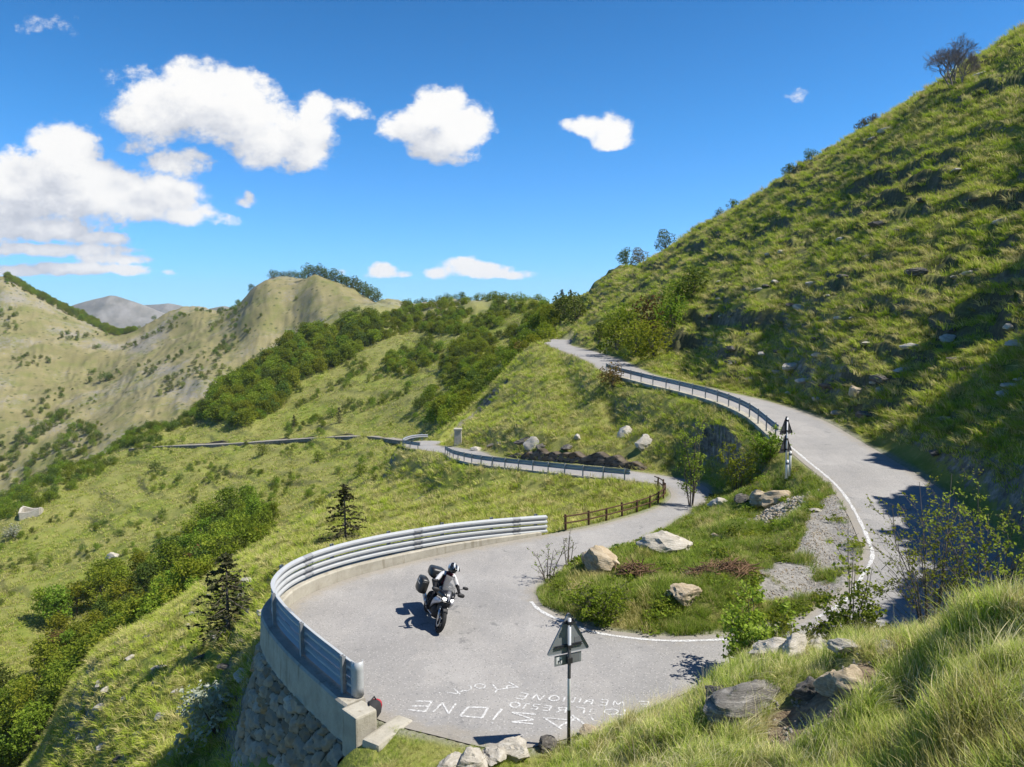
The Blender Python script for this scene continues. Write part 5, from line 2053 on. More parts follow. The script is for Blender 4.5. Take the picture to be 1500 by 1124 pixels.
# scattered bushes on the terraces and the far brown hillside
stuff_wood('shrubbery', [(0, 770), (220, 640), (600, 650), (590, 700), (450, 740), (300, 740), (150, 850), (0, 900)],
           5000, -0.75, -0.12, 120, 280, .32, 3.2, 'small scattered bushes on the terraced slope', dens=lambda x, y: pnoise(x / 9, y / 14, 86) > .28, lift=.5)
stuff_wood('shrubbery', [(0, 430), (150, 480), (280, 455), (420, 430), (550, 460), (400, 520), (300, 580), (180, 640), (0, 735)],
           9000, -0.75, -0.15, 330, 760, .75, 8, 'small dark bushes dotted over the far brown hillside', dens=lambda x, y: pnoise(x / 30, y / 60, 87) > .22, lift=1, picks=(3, 6))
stuff_wood('shrubbery', [(0, 640), (90, 600), (160, 640), (60, 700), (0, 740)], 5000, -0.75, -0.5, 300, 520, .8, 5, 'green scrub on the floor of the far valley',
           dens=lambda x, y: pnoise(x / 18, y / 30, 88) > -.05, lift=1)
stuff_wood('shrubbery', [(560, 520), (640, 600), (700, 560), (760, 510), (600, 620), (420, 640), (430, 560), (500, 530)], 5000, -0.35, 0.03, 160, 330, .4, 3.0, 'scattered bushes on the slope below the saddle wood',
           dens=lambda x, y: pnoise(x / 10, y / 16, 89) > .2, lift=.5)

# round trees on the summit of the far hill
rv = random.Random(9)
for u in [372, 402, 410, 418, 427, 434, 441, 448, 455, 463, 470, 478, 486, 494, 502, 510, 518, 526, 533, 540, 547, 554]:
    v = float(np.interp(u, [370, 400, 450, 480, 520, 560], [428, 419, 418, 418, 432, 444]))
    c = np.interp((u - 750) / F, al, np.arange(nx_))
    col = ZG[:, int(c)]
    m_ = (yl > 480) & (yl < 760)
    i = np.nonzero(m_)[0][np.argmax((col[m_] - HC) / yl[m_])]
    K_BUSHD.place((u - 750) / F * yl[i], yl[i], col[i] - 2.2, rv.uniform(2.6, 3.6) * (1.0 if u < 450 else 1.4), rv.random() * 6, 'dark round tree in the row along the summit of the far hill', 'trees on the far summit', rnd=rv)


def plant_at(kind, u, v, scale, label, group=None, var=None, ymin=3.5, sink=0.1, Y=None):
    """stand a plant on the terrain seen at a photo pixel"""
    if Y is None:
        x, y, z = ground_pix(u, v, ymin)
    else:
        x, y = unproj(u, v, Y)[0], Y
        z = float(hgrid([x], [y])[0])
    return kind.place(x, y, z - sink, scale, rv.uniform(0, 6.28), label, group, var, rnd=rv)


# saddle ridge trees against the sky
for u in (598, 612, 622, 634, 645, 656, 667, 678, 689, 700, 709, 718, 727, 736, 745, 754, 764, 774, 786, 797):
    K = K_BUSHD if u < 690 else K_BUSH
    c = int(np.interp((u - 750) / F, al, np.arange(nx_)))
    col = ZG[:, c]
    m_ = (yl > 250) & (yl < 520)
    i = np.nonzero(m_)[0][np.argmax((col[m_] - HC) / yl[m_])]
    K.place((u - 750) / F * yl[i], yl[i], col[i] - 2.0, rv.uniform(1.5, 2.2) * (1.25 if 715 < u < 750 else 1), rv.random() * 6,
            'dark tree of the saddle skyline, left part' if u < 690 else 'green tree of the saddle skyline, right part', 'trees on the saddle skyline', rnd=rv)
for u, v, s, lb in ((803, 448, .7, 'leftmost and smallest'), (815, 444, .85, 'second from the left'), (823, 442, 1.0, 'tallest, second from the right'), (836, 436, .8, 'rightmost')):
    x_, y_, z_ = unproj(u, v, 170)
    z_ = float(hgrid([x_], [170.0])[0])
    K_CONE.place(x_, 170.0, z_ - .4, s * 1.15, 0, 'small dark skyline conifer beside the right hill, ' + lb + ' of four', 'conifers on the skyline', rnd=rv)

# bushes and trees one can point at
B = plant_at
B(K_CONE, 506, 792, (.85, .85, .62), 'dark bare-branched conifer on the slope just beyond the middle of the hairpin guardrail')
B(K_CONE, 335, 935, (.95, .95, .7), 'dark conifer on the steep meadow left of the hairpin wall')
B(K_BUSH, 528, 700, (1.25, 1.25, 1.2), 'large rounded green bush on the slope below the far curve of the lower road', ymin=40)
B(K_BUSH, 495, 695, 0.85, 'smaller green bush just left of the large rounded one below the lower road', ymin=40)
B(K_BUSHY, 470, 745, .9, 'pale green bush on the slope below two rounded bushes', ymin=40)
B(K_BUSH, 466, 678, 1.3, 'green bush below the far straight of the lower road', ymin=60)
B(K_CONE, 431, 628, .85, 'thin dark conifer standing above the far straight road, left of a pair', ymin=100)
B(K_CONE, 497, 620, 1.0, 'dark conifer above the far straight road with a bush beside it', ymin=100)
B(K_BUSH, 487, 612, 1.5, 'green bush touching the dark conifer above the far road', ymin=100)
B(K_BUSH, 385, 668, 1.4, 'wide green bush on the terraces just under the far road', ymin=100)
B(K_BUSHD, 228, 693, 1.35, 'dark lone bush in the middle of the terraces', ymin=100)
B(K_BLOOM, 20, 790, (1.6, 1.6, 1.3), 'pale blossoming bush on the terraces near the left edge', ymin=100)
B(K_BUSH, 36, 752, 1.2, 'green bush beside the pale stone ruin', ymin=100)
B(K_BUSHD, 155, 560, (3.4, 3.4, 3.0), 'long dark clump of trees alone on the far brown hillside', ymin=300)
B(K_BUSHD, 131, 561, (2.0, 2.0, 2.2), 'dark round tree just left of the long clump on the far hillside', ymin=300)
B(K_BUSHD, 442, 492, (2.2, 2.2, 2.2), 'lone green tree on the ridge of the diagonal wood', ymin=200)
B(K_BUSHY, 806, 503, (1.9, 1.9, .9), 'bright yellow-green bush at the far end of the upper road', Y=125)
B(K_BUSHY, 778, 500, 1.3, 'yellow-green bush left of the far end of the upper road', Y=112)
B(K_BUSHB, 770, 488, (1.8, 1.8, 1.4), 'brownish bush behind the yellow-green bushes at the end of the upper road', Y=130)
for i, (u, Y_) in enumerate(((778, 114), (765, 111), (752, 107), (740, 106), (726, 108), (712, 106), (700, 104), (688, 102), (676, 100), (664, 98), (652, 96), (715, 124), (735, 126), (690, 122))):
    B(K_BUSH if i % 3 else K_BUSHY, u, 600, rv.uniform(.75, 1.25), 'yellow-green bush in the row behind the crest of the grassy spur' if i % 3 == 0 else 'green bush in the row behind the crest of the grassy spur', 'bushes along the spur crest', Y=Y_)
B(K_BUSHB, 897, 570, .8, 'reddish brown bush just below the start of the upper guardrail', ymin=45)
B(K_BLOOM, 316, 1085, .75, 'pale grey-green shrub close to the foot of the hairpin wall', ymin=14)
# light green thicket at the foot of the hillside by the upper road
for u, v, s, K, lb in ((905, 520, 1.5, K_BUSH, 'leftmost large bush'), (930, 528, 1.35, K_BUSHY, 'pale bush nearest the road'), (958, 527, 1.5, K_BUSHY, 'pale tall bush at the right'),
                       (925, 492, 1.5, K_BUSH, 'green bush in the middle row'), (955, 490, 1.5, K_BUSHB, 'greyish bush in the middle row'), (985, 485, 1.3, K_BUSH, 'round bush at the right of the middle row'),
                       (900, 485, 1.3, K_BUSHY, 'pale bush at the upper left'), (1015, 440, 1.5, K_BUSHD, 'dark round bush highest up'), (990, 450, 1.3, K_BUSH, 'green bush next to the highest one'), (880, 505, 1.0, K_BUSHD, 'small dark bush farthest along the road')):
    B(K, u, v, s, lb + ' of the thicket by the upper road', 'thicket by the upper road', ymin=40)
for u, v, s, lb in ((845, 475, 2.0, 'dark bush on the rock above the far end of the upper road'), (826, 468, 2.0, 'dark bush under the skyline conifers')):
    B(K_BUSHD, u, v, s, lb, ymin=60)
# skyline of the right-hand hill
def ridge_at(u, y0, y1):
    c = int(np.interp((u - 750) / F, al, np.arange(nx_)))
    m_ = (yl > y0) & (yl < y1)
    i = np.nonzero(m_)[0][np.argmax((ZG[m_, c] - HC) / yl[m_])]
    return (u - 750) / F * yl[i], yl[i], ZG[i, c]


for u, s, K, lb in ((1178, .75, K_BUSHD, 'small rounded tree on the skyline of the right hillside'), (1146, .6, K_BUSHD, 'low grey bush on the skyline left of the small rounded tree'), (1250, .65, K_BUSHB, 'low twiggy bush on the skyline rocks below the bare tree'),
                    (1266, .5, K_BUSHB, 'smallest twiggy bush on the skyline rocks'), (972, 1.25, K_BUSHD, 'grey-green round tree on the skyline above the thicket'), (915, 1.5, K_BUSHD, 'dark bush on the lower skyline, left of two'), (935, 1.35, K_BUSHB, 'brownish bush on the lower skyline, right of two'), (1068, .8, K_BUSHD, 'low bush flush with the hill skyline'), (1048, .6, K_BUSHD, 'tiny bush flush with the hill skyline')):
    x_, y_, z_ = ridge_at(u, 45, 180)
    K.place(x_, y_, z_ - .15, s, rv.random() * 6, lb, rnd=rv)

# trees standing outside the picture on the hill: their shade falls across the road
for x_, y_, s in ((22.6, 23.2, .82), (21.6, 19.3, .85), (18.9, 15.8, .85), (17.6, 13.2, .8), (26.2, 28.0, .72), (31.5, 35.0, .7)):
    K_SHADE.place(x_, y_, float(hgrid([x_], [y_])[0]) - .3, s, x_, 'tall tree on the hillside just beyond the right edge of the view', 'trees shading the road', rnd=rv)


# ------------------------------------------------------------------ branching saplings and the bare tree
def sapling_data(seed, h, spread, twigs, leaf_n, leaf, stems=5, bare=False, up=0.75, r0=.02):
    rg = np.random.default_rng(seed)
    br, tips = [], []
    per = max(1, twigs // stems)
    for s in range(stems):
        a = 6.28 * s / stems + rg.random() * .9
        lean = spread * .5 * rg.uniform(.15, 1.0) * (1 if stems > 1 else .15)
        hh = h * rg.uniform(.62, 1.0) if s else h
        P_ = np.array([[math.cos(a) * .05, math.sin(a) * .05, -.15], [math.cos(a) * lean * .35, math.sin(a) * lean * .35, hh * .4], [math.cos(a) * lean * .7, math.sin(a) * lean * .7, hh * .75], [math.cos(a) * lean, math.sin(a) * lean, hh]])
        P_[1:, :2] += rg.normal(size=(3, 2)) * .05 * h / 3
        br.append(([tuple(p) for p in P_], [r0, r0 * .75, r0 * .45, .004]))
        for k in range(per):
            t_ = rg.uniform(.12, .98)
            b0 = np.array([np.interp(t_, [0, .4, .75, 1], P_[:, q_]) for q_ in range(3)])
            a2 = rg.random() * 6.28
            L = spread * rg.uniform(.16, .42) * (1.15 - t_ * .75)
            d = np.array([math.cos(a2), math.sin(a2), up * rg.uniform(.5, 1.4)])
            d /= np.linalg.norm(d)
            mid = b0 + d * L * .5 + rg.normal(size=3) * L * .06
            tip = b0 + d * L + np.array([0, 0, L * .12])
            br.append(([tuple(b0), tuple(mid), tuple(tip)], [r0 * .38 * (1.2 - t_), r0 * .25 * (1.2 - t_), .003]))
            tips.append((b0, mid, tip))
            for j in range(3 if bare else 2):
                q_ = rg.uniform(.3, .95)
                c0 = b0 + (tip - b0) * q_
                dd = d + rg.normal(size=3) * .55
                dd /= np.linalg.norm(dd)
                t2 = c0 + dd * L * rg.uniform(.25, .55)
                br.append(([tuple(c0), tuple((c0 + t2) / 2), tuple(t2)], [.005 if not bare else .0065, .004 if not bare else .005, .002 if not bare else .003]))
                tips.append((c0, (c0 + t2) / 2, t2))
    tm = tubes_np(br, 4)
    me = bpy.data.meshes.new('branches')
    me.from_pydata(tm.v, [], tm.f)
    me.update()
    k = rg.integers(0, len(tips), leaf_n)
    A = np.array([t_[0] for t_ in tips])[k]
    C = np.array([t_[2] for t_ in tips])[k]
    q_ = rg.uniform(.25, 1.05, leaf_n)[:, None]
    P = A + (C - A) * q_ + rg.normal(size=(leaf_n, 3)) * leaf * .55
    V, Fq = leaf_cards(rg, P, leaf, .2, .7)
    cr = np_mesh('leaves', V, Fq, {'rnd': np.clip(rg.normal(.55, .22, leaf_n), 0, 1)})
    return me, cr


def sapling(name, cat, data, leafmat, bark, x, y, z, rz, label, group=None, scale=1.0):
    root = empty(name, (x, y, z), rz)
    root.scale = (scale,) * 3
    tag(root, label, cat, group)
    link('branches', data[0], bark, root, True)
    link('leaves', data[1], leafmat, root)
    return root


def on(u, Y):
    x = (u - 750) / F * Y
    return x, Y, float(hgrid([x], [Y])[0])


# near saplings on the right, between the bank and the road
x_, y_, z_ = on(1385, 12.4)
sapling('sapling', 'sapling', sapling_data(1, 3.0, 2.9, 190, 2100, .05, 12, r0=.014), MAT_LEAFSPRING, MAT_BARKDARK, x_, y_, z_ - .05, 0.4, 'tall loose sapling with many fanned thin stems in front of the shaded road')
x_, y_, z_ = on(1462, 11.9)
sapling('sapling', 'sapling', sapling_data(2, 2.7, 2.0, 110, 1500, .055, 6), MAT_LEAFSPRING, MAT_BARKDARK, x_, y_, z_ - .05, 1.1, 'sparse dark sapling nearest the right edge, beside the fanned one')
x_, y_, z_ = on(1268, 13.4)
sapling('sapling', 'sapling', sapling_data(3, 2.7, 1.8, 60, 620, .08, 5, up=.55, r0=.014), MAT_LEAFSPRING, MAT_BARKDARK, x_, y_, z_ - .05, 2.0, 'slender sapling with broader leaves in front of the road edge line')
x_, y_, z_ = on(1262, 13.0)
sapling('bush', 'bush', sapling_data(4, .85, 2.0, 110, 1700, .08, 9, up=.4), MAT_LEAF, MAT_BARKDARK, x_, y_, z_ - .1, 0.0, 'dark leafy bush at the foot of the slender sapling')
x_, y_, z_ = on(1122, 14.7)
sapling('bush', 'bush', sapling_data(5, 1.7, 1.9, 170, 4200, .095, 9, up=.4), MAT_LEAFSPRING, MAT_BARKDARK, x_, y_, z_ - .1, .7, 'bright leafy bush overhanging the shaded patch of the hairpin')
x_, y_, z_ = on(1060, 13.2)
sapling('bush', 'bush', sapling_data(6, .45, .7, 40, 420, .07, 5, up=.3), MAT_LEAFSPRING, MAT_BARKDARK, x_, y_, z_ - .05, .7, 'small leafy sprig beside the dark overhanging rock')
x_, y_, z_ = on(1195, 13.3)
sapling('bush', 'bush', sapling_data(7, .8, 1.4, 90, 1500, .085, 7, up=.35), MAT_LEAFSPRING, MAT_BARKDARK, x_, y_, z_ - .1, 1.7, 'leafy bush between the bright bush and the dark one, above pale stones')
# island shrubs
x_, y_, z_ = on(882, 17.7)
sapling('bush', 'bush', sapling_data(8, .85, 1.9, 120, 2600, .07, 9, up=.35), MAT_LEAF, MAT_BARKDARK, x_, y_, z_ - .1, .2, 'low green bush at the front tip of the grassy island behind the triangular sign')
x_, y_, z_ = on(805, 20.6)
sapling('sapling', 'sapling', sapling_data(9, 1.1, 1.2, 40, 160, .05, 5), MAT_LEAF, MAT_BARKDARK, x_, y_, z_ - .05, .9, 'twiggy low sapling leaning over the road at the left tip of the island')
x_, y_, z_ = on(835, 22.0)
sapling('sapling', 'sapling', sapling_data(10, 1.3, .9, 34, 90, .04, 4), MAT_LEAF, MAT_BARKDARK, x_, y_, z_ - .05, .3, 'almost leafless thin sapling beside the pale boulder of the island')
x_, y_, z_ = on(1017, 32.6)
sapling('sapling', 'sapling', sapling_data(11, 4.2, 2.0, 120, 1500, .085, 4, up=.9, r0=.035), MAT_LEAFSPRING, MAT_BARK, x_, y_, z_ - .05, .3, 'tall slim young tree with pale leaves where the lower road meets the island')
x_, y_, z_ = on(1085, 31.5)
sapling('bush', 'bush', sapling_data(12, 2.2, 2.0, 110, 1800, .085, 7, up=.7), MAT_LEAFYEL, MAT_BARK, x_, y_, z_ - .05, .3, 'pale loose bush right of the tall slim young tree')
x_, y_, z_ = on(1128, 31.6)
sapling('bush', 'bush', sapling_data(13, 1.5, 1.9, 110, 2200, .09, 8, up=.5), MAT_LEAF, MAT_BARK, x_, y_, z_ - .05, .3, 'dense green bush below the end of the upper guardrail')
# bare trees on the skyline
def bare_data(seed, h, spread, stems=3):
    rg = np.random.default_rng(seed)
    br = []

    def grow(p, d, L, r, lev):
        q1 = p + d * L * .5 + rg.normal(size=3) * L * .05
        q2 = p + d * L + rg.normal(size=3) * L * .05
        br.append(([tuple(p), tuple(q1), tuple(q2)], [r, r * .85, r * .66]))
        if lev == 0:
            return
        for k in range(3 if (lev > 3 or rg.random() < .45) else 2):
            e = rg.normal(size=3)
            e -= d * (e @ d)
            e /= np.linalg.norm(e)
            n = d + e * rg.uniform(.35, .8) + np.array([0, 0, .10])
            grow(q2 if k else q1 * .4 + q2 * .6, n / np.linalg.norm(n), L * rg.uniform(.62, .86), max(.0055, r * .58), lev - 1)
    for s in range(stems):
        a = 2.1 * s + .4
        d = np.array([math.cos(a) * .28 - .12, math.sin(a) * .28, 1.0])
        grow(np.array([.12 * s, 0, -.3]), d / np.linalg.norm(d), h * .25, .09 * h / 5, 7)
    tm = tubes_np(br, 4)
    v = np.array(tm.v)
    v[:, 2] *= h / max(.1, v[:, 2].max())
    wd = np.abs(v[:, :2] - v[:, :2].mean(0)).max()
    v[:, :2] *= spread * .5 / wd
    me = bpy.data.meshes.new('branches')
    me.from_pydata(v.tolist(), [], tm.f)
    me.update()
    return me


MAT_GREYTWIG = simple_mat('grey_twigs', (0.20, 0.175, 0.165), 0.9, 0, 0.25, 6, .2)
for sd, h_, sp_, u_, Y_, rz_, lb_ in ((14, 5.0, 5.6, 1374, 71, 0, 'leafless rounded tree alone on the skyline at upper right'), (15, 3.2, 3.4, 1390, 69, 2.0, 'smaller leafless tree leaning beside the rounded bare one')):
    x_, y_, z_ = on(u_, Y_)
    root = empty('bare_tree', (x_, y_, z_ - .1), rz_)
    tag(root, lb_, 'tree')
    link('branches', bare_data(sd, h_, sp_), MAT_GREYTWIG, root, True)

# thin road that crosses the far slope
FR = [ground_pix(u, v, 100) for u, v in ((196, 657), (250, 656), (300, 655), (350, 652), (400, 649), (450, 646), (500, 643), (550, 642), (600, 640), (622, 638))]
FR = np.array(FR)
FR[:, 1] = np.convolve(np.concatenate([[FR[0, 1]], FR[:, 1], [FR[-1, 1]]]), [.25, .5, .25], 'valid')
FR = resample(FR, step=3.0)
FR[:, 2] = hgrid(FR[:, 0], FR[:, 1]) - .1
for _ in range(40):
    FR[1:-1, 2] = (FR[:-2, 2] + 2 * FR[1:-1, 2] + FR[2:, 2]) / 4
tn = np.gradient(FR[:, :2], axis=0)
nn = np.stack([-tn[:, 1], tn[:, 0]], 1)
nn /= np.linalg.norm(nn, axis=1, keepdims=True)
nn *= np.sign(-nn[:, 1:2])
mb = MB()
mb.loft([[(p[0] - n[0] * 1.6, p[1] - n[1] * 1.6, p[2] - .9), (p[0] - n[0] * 1.6, p[1] - n[1] * 1.6, p[2] + .5), (p[0] + n[0] * 1.3, p[1] + n[1] * 1.3, p[2] + .5), (p[0] + n[0] * 1.4, p[1] + n[1] * 1.4, p[2] - .5)] for p, n in zip(FR, nn)])
fr_ = mb.build('road', MAT_ASPHALT)
fr_.data.materials.append(MAT_TERRAIN)
for f_ in fr_.data.polygons:
    f_.material_index = 0 if abs(f_.normal.z) > .6 else 1
tag(fr_, kind='structure')
fw = empty('retaining_wall', tuple(FR[len(FR) // 2]))
tag(fw, 'long dark stone wall above the thin road that crosses the far slope', 'wall')
FW = FR[int(len(FR) * .08):]
FWn = nn[int(len(FR) * .08):]
keep(stone_face('stone_face', FW, FWn, FW[:, 2] + np.clip(.7 + 1.5 * pnoise(np.arange(len(FW)) / 3.1, np.zeros(len(FW)), 3), .1, 3), FW[:, 2] - .5, -2.0, -1.7, None, (1.2, .8), .35, 77, .3, MAT_STONEDARK), fw)


# ------------------------------------------------------------------ rocks
def rock_mat(name, a, b_, c_, moss=0.25):
    m, t, out = new_mat(name)
    p = coords(t)
    n1 = t.noise(p, 2.5, 8, 0.7)
    n2 = t.noise(p, 14, 6, 0.7)
    lay = t.noise(t.vm('MULTIPLY', p, (1.2, 1.2, 9)), 1.6, 5, 0.6)
    c = t.ramp(t.m('MULTIPLY_ADD', lay, .5, t.m('MULTIPLY', n1, .5)), [(0.32, a), (0.5, b_), (0.68, c_)])
    c = t.mix(t.m('MULTIPLY', t.step(n2, .58, .7), .5), c, tuple(k * .35 for k in b_))
    c = t.mix(t.m('MULTIPLY', t.step(t.noise(p, 3.6, 4, .6), .58, .68), moss), c, (0.07, 0.08, 0.03))
    principled(t, out, c, 0.9, 0, 0.2, bump(t, t.m('ADD', n2, lay), 0.7, 0.04))
    return m


MR_PALE = rock_mat('pale_rock', (0.28, 0.25, 0.20), (0.45, 0.41, 0.34), (0.60, 0.57, 0.51))
MR_SAND = rock_mat('sandy_rock', (0.24, 0.18, 0.11), (0.42, 0.34, 0.23), (0.56, 0.48, 0.36))
MR_MID = rock_mat('weathered_ledge', (0.07, 0.062, 0.052), (0.20, 0.185, 0.16), (0.46, 0.43, 0.38), .5)
MR_DARK = rock_mat('dark_rock', (0.045, 0.04, 0.036), (0.11, 0.10, 0.088), (0.24, 0.225, 0.20), .5)


def rock_data(seed, sub=4):
    """angular boulder: a sphere planed by random flats, then roughened"""
    rg = np.random.default_rng(seed)
    bm = bmesh.new()
    bmesh.ops.create_icosphere(bm, subdivisions=sub, radius=1.0)
    v = np.array([x.co[:] for x in bm.verts])
    nrm = rg.normal(size=(11, 3))
    nrm /= np.linalg.norm(nrm, axis=1, keepdims=True)
    cutd = rg.uniform(.5, .85, 11)
    for n, d in zip(nrm, cutd):
        k = v @ n - d
        v -= np.clip(k, 0, None)[:, None] * n * .96
    r = np.linalg.norm(v, axis=1, keepdims=True)
    q = v * 2.2
    nz = pnoise(q[:, 0] + q[:, 2] * .7, q[:, 1] - q[:, 2] * .6, seed) * .10 + pnoise(q[:, 0] * 3 + q[:, 2], q[:, 1] * 3 - q[:, 2] * 2, seed + 1) * .045
    lay = .03 * np.sign(np.sin(v[:, 2] * 14 + nz * 20))
    v = v + v / (r + 1e-6) * (nz + lay)[:, None]
    for x, c in zip(bm.verts, v):
        x.co = c
    me = bpy.data.meshes.new('rock')
    bm.to_mesh(me)
    bm.free()
    me.polygons.foreach_set('use_smooth', [True] * len(me.polygons))
    if hasattr(me, 'set_sharp_from_angle'):
        me.set_sharp_from_angle(angle=R(32))
    return me


def rock(u, v, size, mat, label, seed, Y=None, group=None, rz=0.0, tilt=(0, 0), sink=.3, ymin=3.5, name='rock', cat='rock'):
    if Y is None:
        x, y, z = ground_pix(u, v, ymin)
    else:
        x, y, z = on(u, Y)
    me = rock_data(seed, 4 if max(size) * 1000 / y > 25 else 3)
    o = link(name, me, mat)
    o.location = (x, y, z + size[2] * (.5 - sink))
    o.scale = (size[0] / 1.5, size[1] / 1.5, size[2] / 1.5)
    o.rotation_euler = (tilt[0], tilt[1], rz)
    return tag(o, label, cat, group)


rock(877, 832, (1.05, .8, .75), MR_SAND, 'pale leaning slab of rock at the left tip of the island, beside the road', 1, tilt=(.1, .35), sink=.2)
rock(972, 808, (1.25, .9, .7), MR_PALE, 'broad light boulder on the road side of the island, its top nearly white', 2, sink=.2)
rock(1003, 884, (.72, .5, .45), MR_SAND, 'squarish tan rock low in the grass at the front of the island', 3, tilt=(.2, .1), sink=.2)
rock(985, 876, (.35, .3, .22), MR_PALE, 'small flat stone touching the squarish tan rock', 4)
rock(1132, 745, (1.1, .6, .6), MR_SAND, 'larger ochre rock on top of the rubble heap at the back of the island', 5, tilt=(.1, -.3), sink=.1)
rock(1110, 738, (.75, .6, .55), MR_SAND, 'ochre rock just left of the largest one on the rubble heap', 6, sink=.15)
rock(1145, 755, (.5, .4, .3), MR_PALE, 'small pale stone at the right foot of the rubble heap', 7)
rock(1052, 742, (.7, .6, .4), MR_PALE, 'pale stone at the edge of the lower road beside the tall slim young tree', 8)
rock(1088, 735, (.5, .45, .4), MR_DARK, 'dark stone between the slim young tree and the rubble heap', 9)
rock(1195, 750, (.4, .3, .12), MR_PALE, 'flat white stone in the grass near the gravel', 10)
rock(1050, 790, (.35, .3, .2), MR_SAND, 'small tan stone in the middle of the island grass', 11)
rock(1010, 845, (.3, .22, .15), MR_PALE, 'tiny pale stone near the brushwood of the island', 12)
rock(1106, 1032, (1.1, .6, .42), MR_MID, 'big dark overhanging rock jutting from the near bank over the road', 13, rz=.15, tilt=(0, -.12), sink=.42)
rock(1058, 1030, (.5, .4, .35), MR_DARK, 'dark broken rock at the road side tip of the big overhanging one', 14)
rock(1213, 1018, (.36, .32, .36), MR_SAND, 'upright tan block in the bare earth of the near bank', 15, sink=.15)
rock(1248, 1012, (.4, .33, .32), MR_SAND, 'rounded tan rock right of the upright tan block', 16, sink=.2)
rock(1185, 1018, (.35, .3, .3), MR_DARK, 'dark small rock left of the upright tan block', 17)
for i, (u, v, s, lb) in enumerate(((1130, 962, .55, 'leftmost and largest'), (1165, 960, .62, 'second from the left, flat topped'), (1205, 958, .5, 'middle one, brightest'), (1238, 955, .34, 'fourth from the left, small'), (1298, 958, .36, 'rightmost, apart from the others'))):
    rock(u, v, (s * 1.15, s * .7, s * .55), MR_PALE, 'white stone along the rim of the near bank, ' + lb, 20 + i, group='white stones on the bank rim', rz=i, sink=.2)
for i, (u, v, s, m_, lb) in enumerate(((755, 1107, .42, MR_PALE, 'pale rounded stone at the bottom edge of the asphalt'), (722, 1115, .36, MR_PALE, 'grey flat stone in the verge left of the pale rounded one'), (690, 1122, .42, MR_PALE, 'pale slab in the verge nearest the dark hollow'), (660, 1124, .34, MR_PALE, 'low pale slab at the very bottom of the verge'),
                                       (868, 1082, .34, MR_SAND, 'pointed rock at the foot of the bank right of the banded pole'), (884, 1078, .3, MR_SAND, 'small tan rock right of the pointed one by the banded pole'), (800, 1098, .3, MR_DARK, 'dark stone at the road edge left of the banded pole'))):
    rock(u, v, (s * 1.2, s, s * .7), m_, lb, 30 + i, rz=i * 1.3, sink=.25)
rock(1252, 585, (.75, .6, .75), MR_SAND, 'sandy boulder standing out on the shaded lower hillside', 40, ymin=28, sink=.15)
rock(917, 640, (1.0, .7, .8), MR_PALE, 'white boulder on the slope between the two roads, upper of a pair', 41, ymin=43)
rock(943, 660, (1.0, .7, .8), MR_PALE, 'white boulder on the slope between the two roads, lower of a pair', 42, ymin=43)
rock(944, 645, (.5, .4, .5), MR_PALE, 'small white stone just above the lower white boulder', 43, ymin=43)
rock(780, 655, (1.1, .9, .9), MR_PALE, 'greyish block at the top of the road cut on the spur', 44, ymin=50)
rock(845, 645, (.5, .5, .4), MR_PALE, 'small pale stone above the shaded dry stone wall', 45, ymin=45)
rock(164, 818, (2.6, 1.6, 1.4), MR_PALE, 'white rock alone above the valley wood', 46, ymin=100)
rock(358, 995, (.5, .4, .35), MR_PALE, 'pale stone at the foot of the hairpin wall on the steep side', 47, ymin=12)
rv = random.Random(21)
HILLROCKS = [(rv.uniform(1040, 1500), rv.uniform(0, 1)) for _ in range(60)] + [(1110, 430), (1071, 512), (1135, 420), (1098, 402), (1170, 452), (1232, 355), (1190, 420), (1290, 330), (1345, 400), (1180, 560), (1215, 570), (1160, 540), (1290, 560), (1320, 545), (1390, 500), (1270, 610), (1040, 470), (1290, 205), (1300, 195), (1278, 210), (1440, 110), (1350, 300), (1400, 250), (1470, 330),
             (720, 655), (735, 650), (700, 660), (770, 650), (795, 655), (830, 660), (620, 735)] + [(rv.uniform(110, 400), 0) for _ in range(44)]
for i, (u, v) in enumerate(HILLROCKS):
    hill_ = u > 1000
    s = rv.uniform(.5, 1.0) if v else rv.uniform(.14, .42)
    if 0 < v <= 1:
        s = rv.uniform(.22, .65)
        v = np.interp(u, [1040, 1500], [360, 130]) + (np.interp(u, [1040, 1300, 1500], [550, 640, 760]) - np.interp(u, [1040, 1500], [360, 130])) * (.1 + .88 * v ** .6)
    if not v:
        v = rv.uniform(np.interp(u, [110, 140, 221, 336, 420], [1090, 985, 925, 845, 800]), np.interp(u, [110, 330, 370], [1120, 1110, 960]))
    rock(u, v, (s * 1.5, s * .9, s * .5), MR_PALE if rv.random() < .5 else MR_DARK, 'weathered rock outcrop in the grass of the right hillside' if hill_ else 'weathered grey rock showing in the steep meadow', 60 + i, ymin=28 if hill_ else 20, group='rocks in the right hillside' if hill_ else 'rocks in the left meadows', rz=rv.random() * 3, sink=.4)

# rubble and gravel
x, y = [], []
for _ in range(900):
    a, r = RNG.random() * 6.28, abs(RNG.normal()) * .55
    c = ground_pix(1142, 757)
    x.append(c[0] + math.cos(a) * r * 1.1)
    y.append(c[1] + math.sin(a) * r)
x, y = np.array(x), np.array(y)
zz = hgrid(x, y) + .22 * np.exp(-((x - c[0]) ** 2 + (y - c[1]) ** 2) / .5)
RK = [(rock_data(200 + i, 2), [MR_PALE if i % 3 else MR_SAND]) for i in range(6)]
scatter('rubble', np.stack([x, y, zz], 1), RNG.uniform(0, 6, (len(x), 3)), RNG.uniform(.025, .085, len(x)), RK, RNG.integers(0, 6, len(x)), label='heap of small grey stones under the ochre rocks')
gp = np.array([p[:2] for p in gravel_poly])
x, y = RNG.uniform(gp[:, 0].min(), gp[:, 0].max(), 9000), RNG.uniform(gp[:, 1].min(), gp[:, 1].max(), 9000)
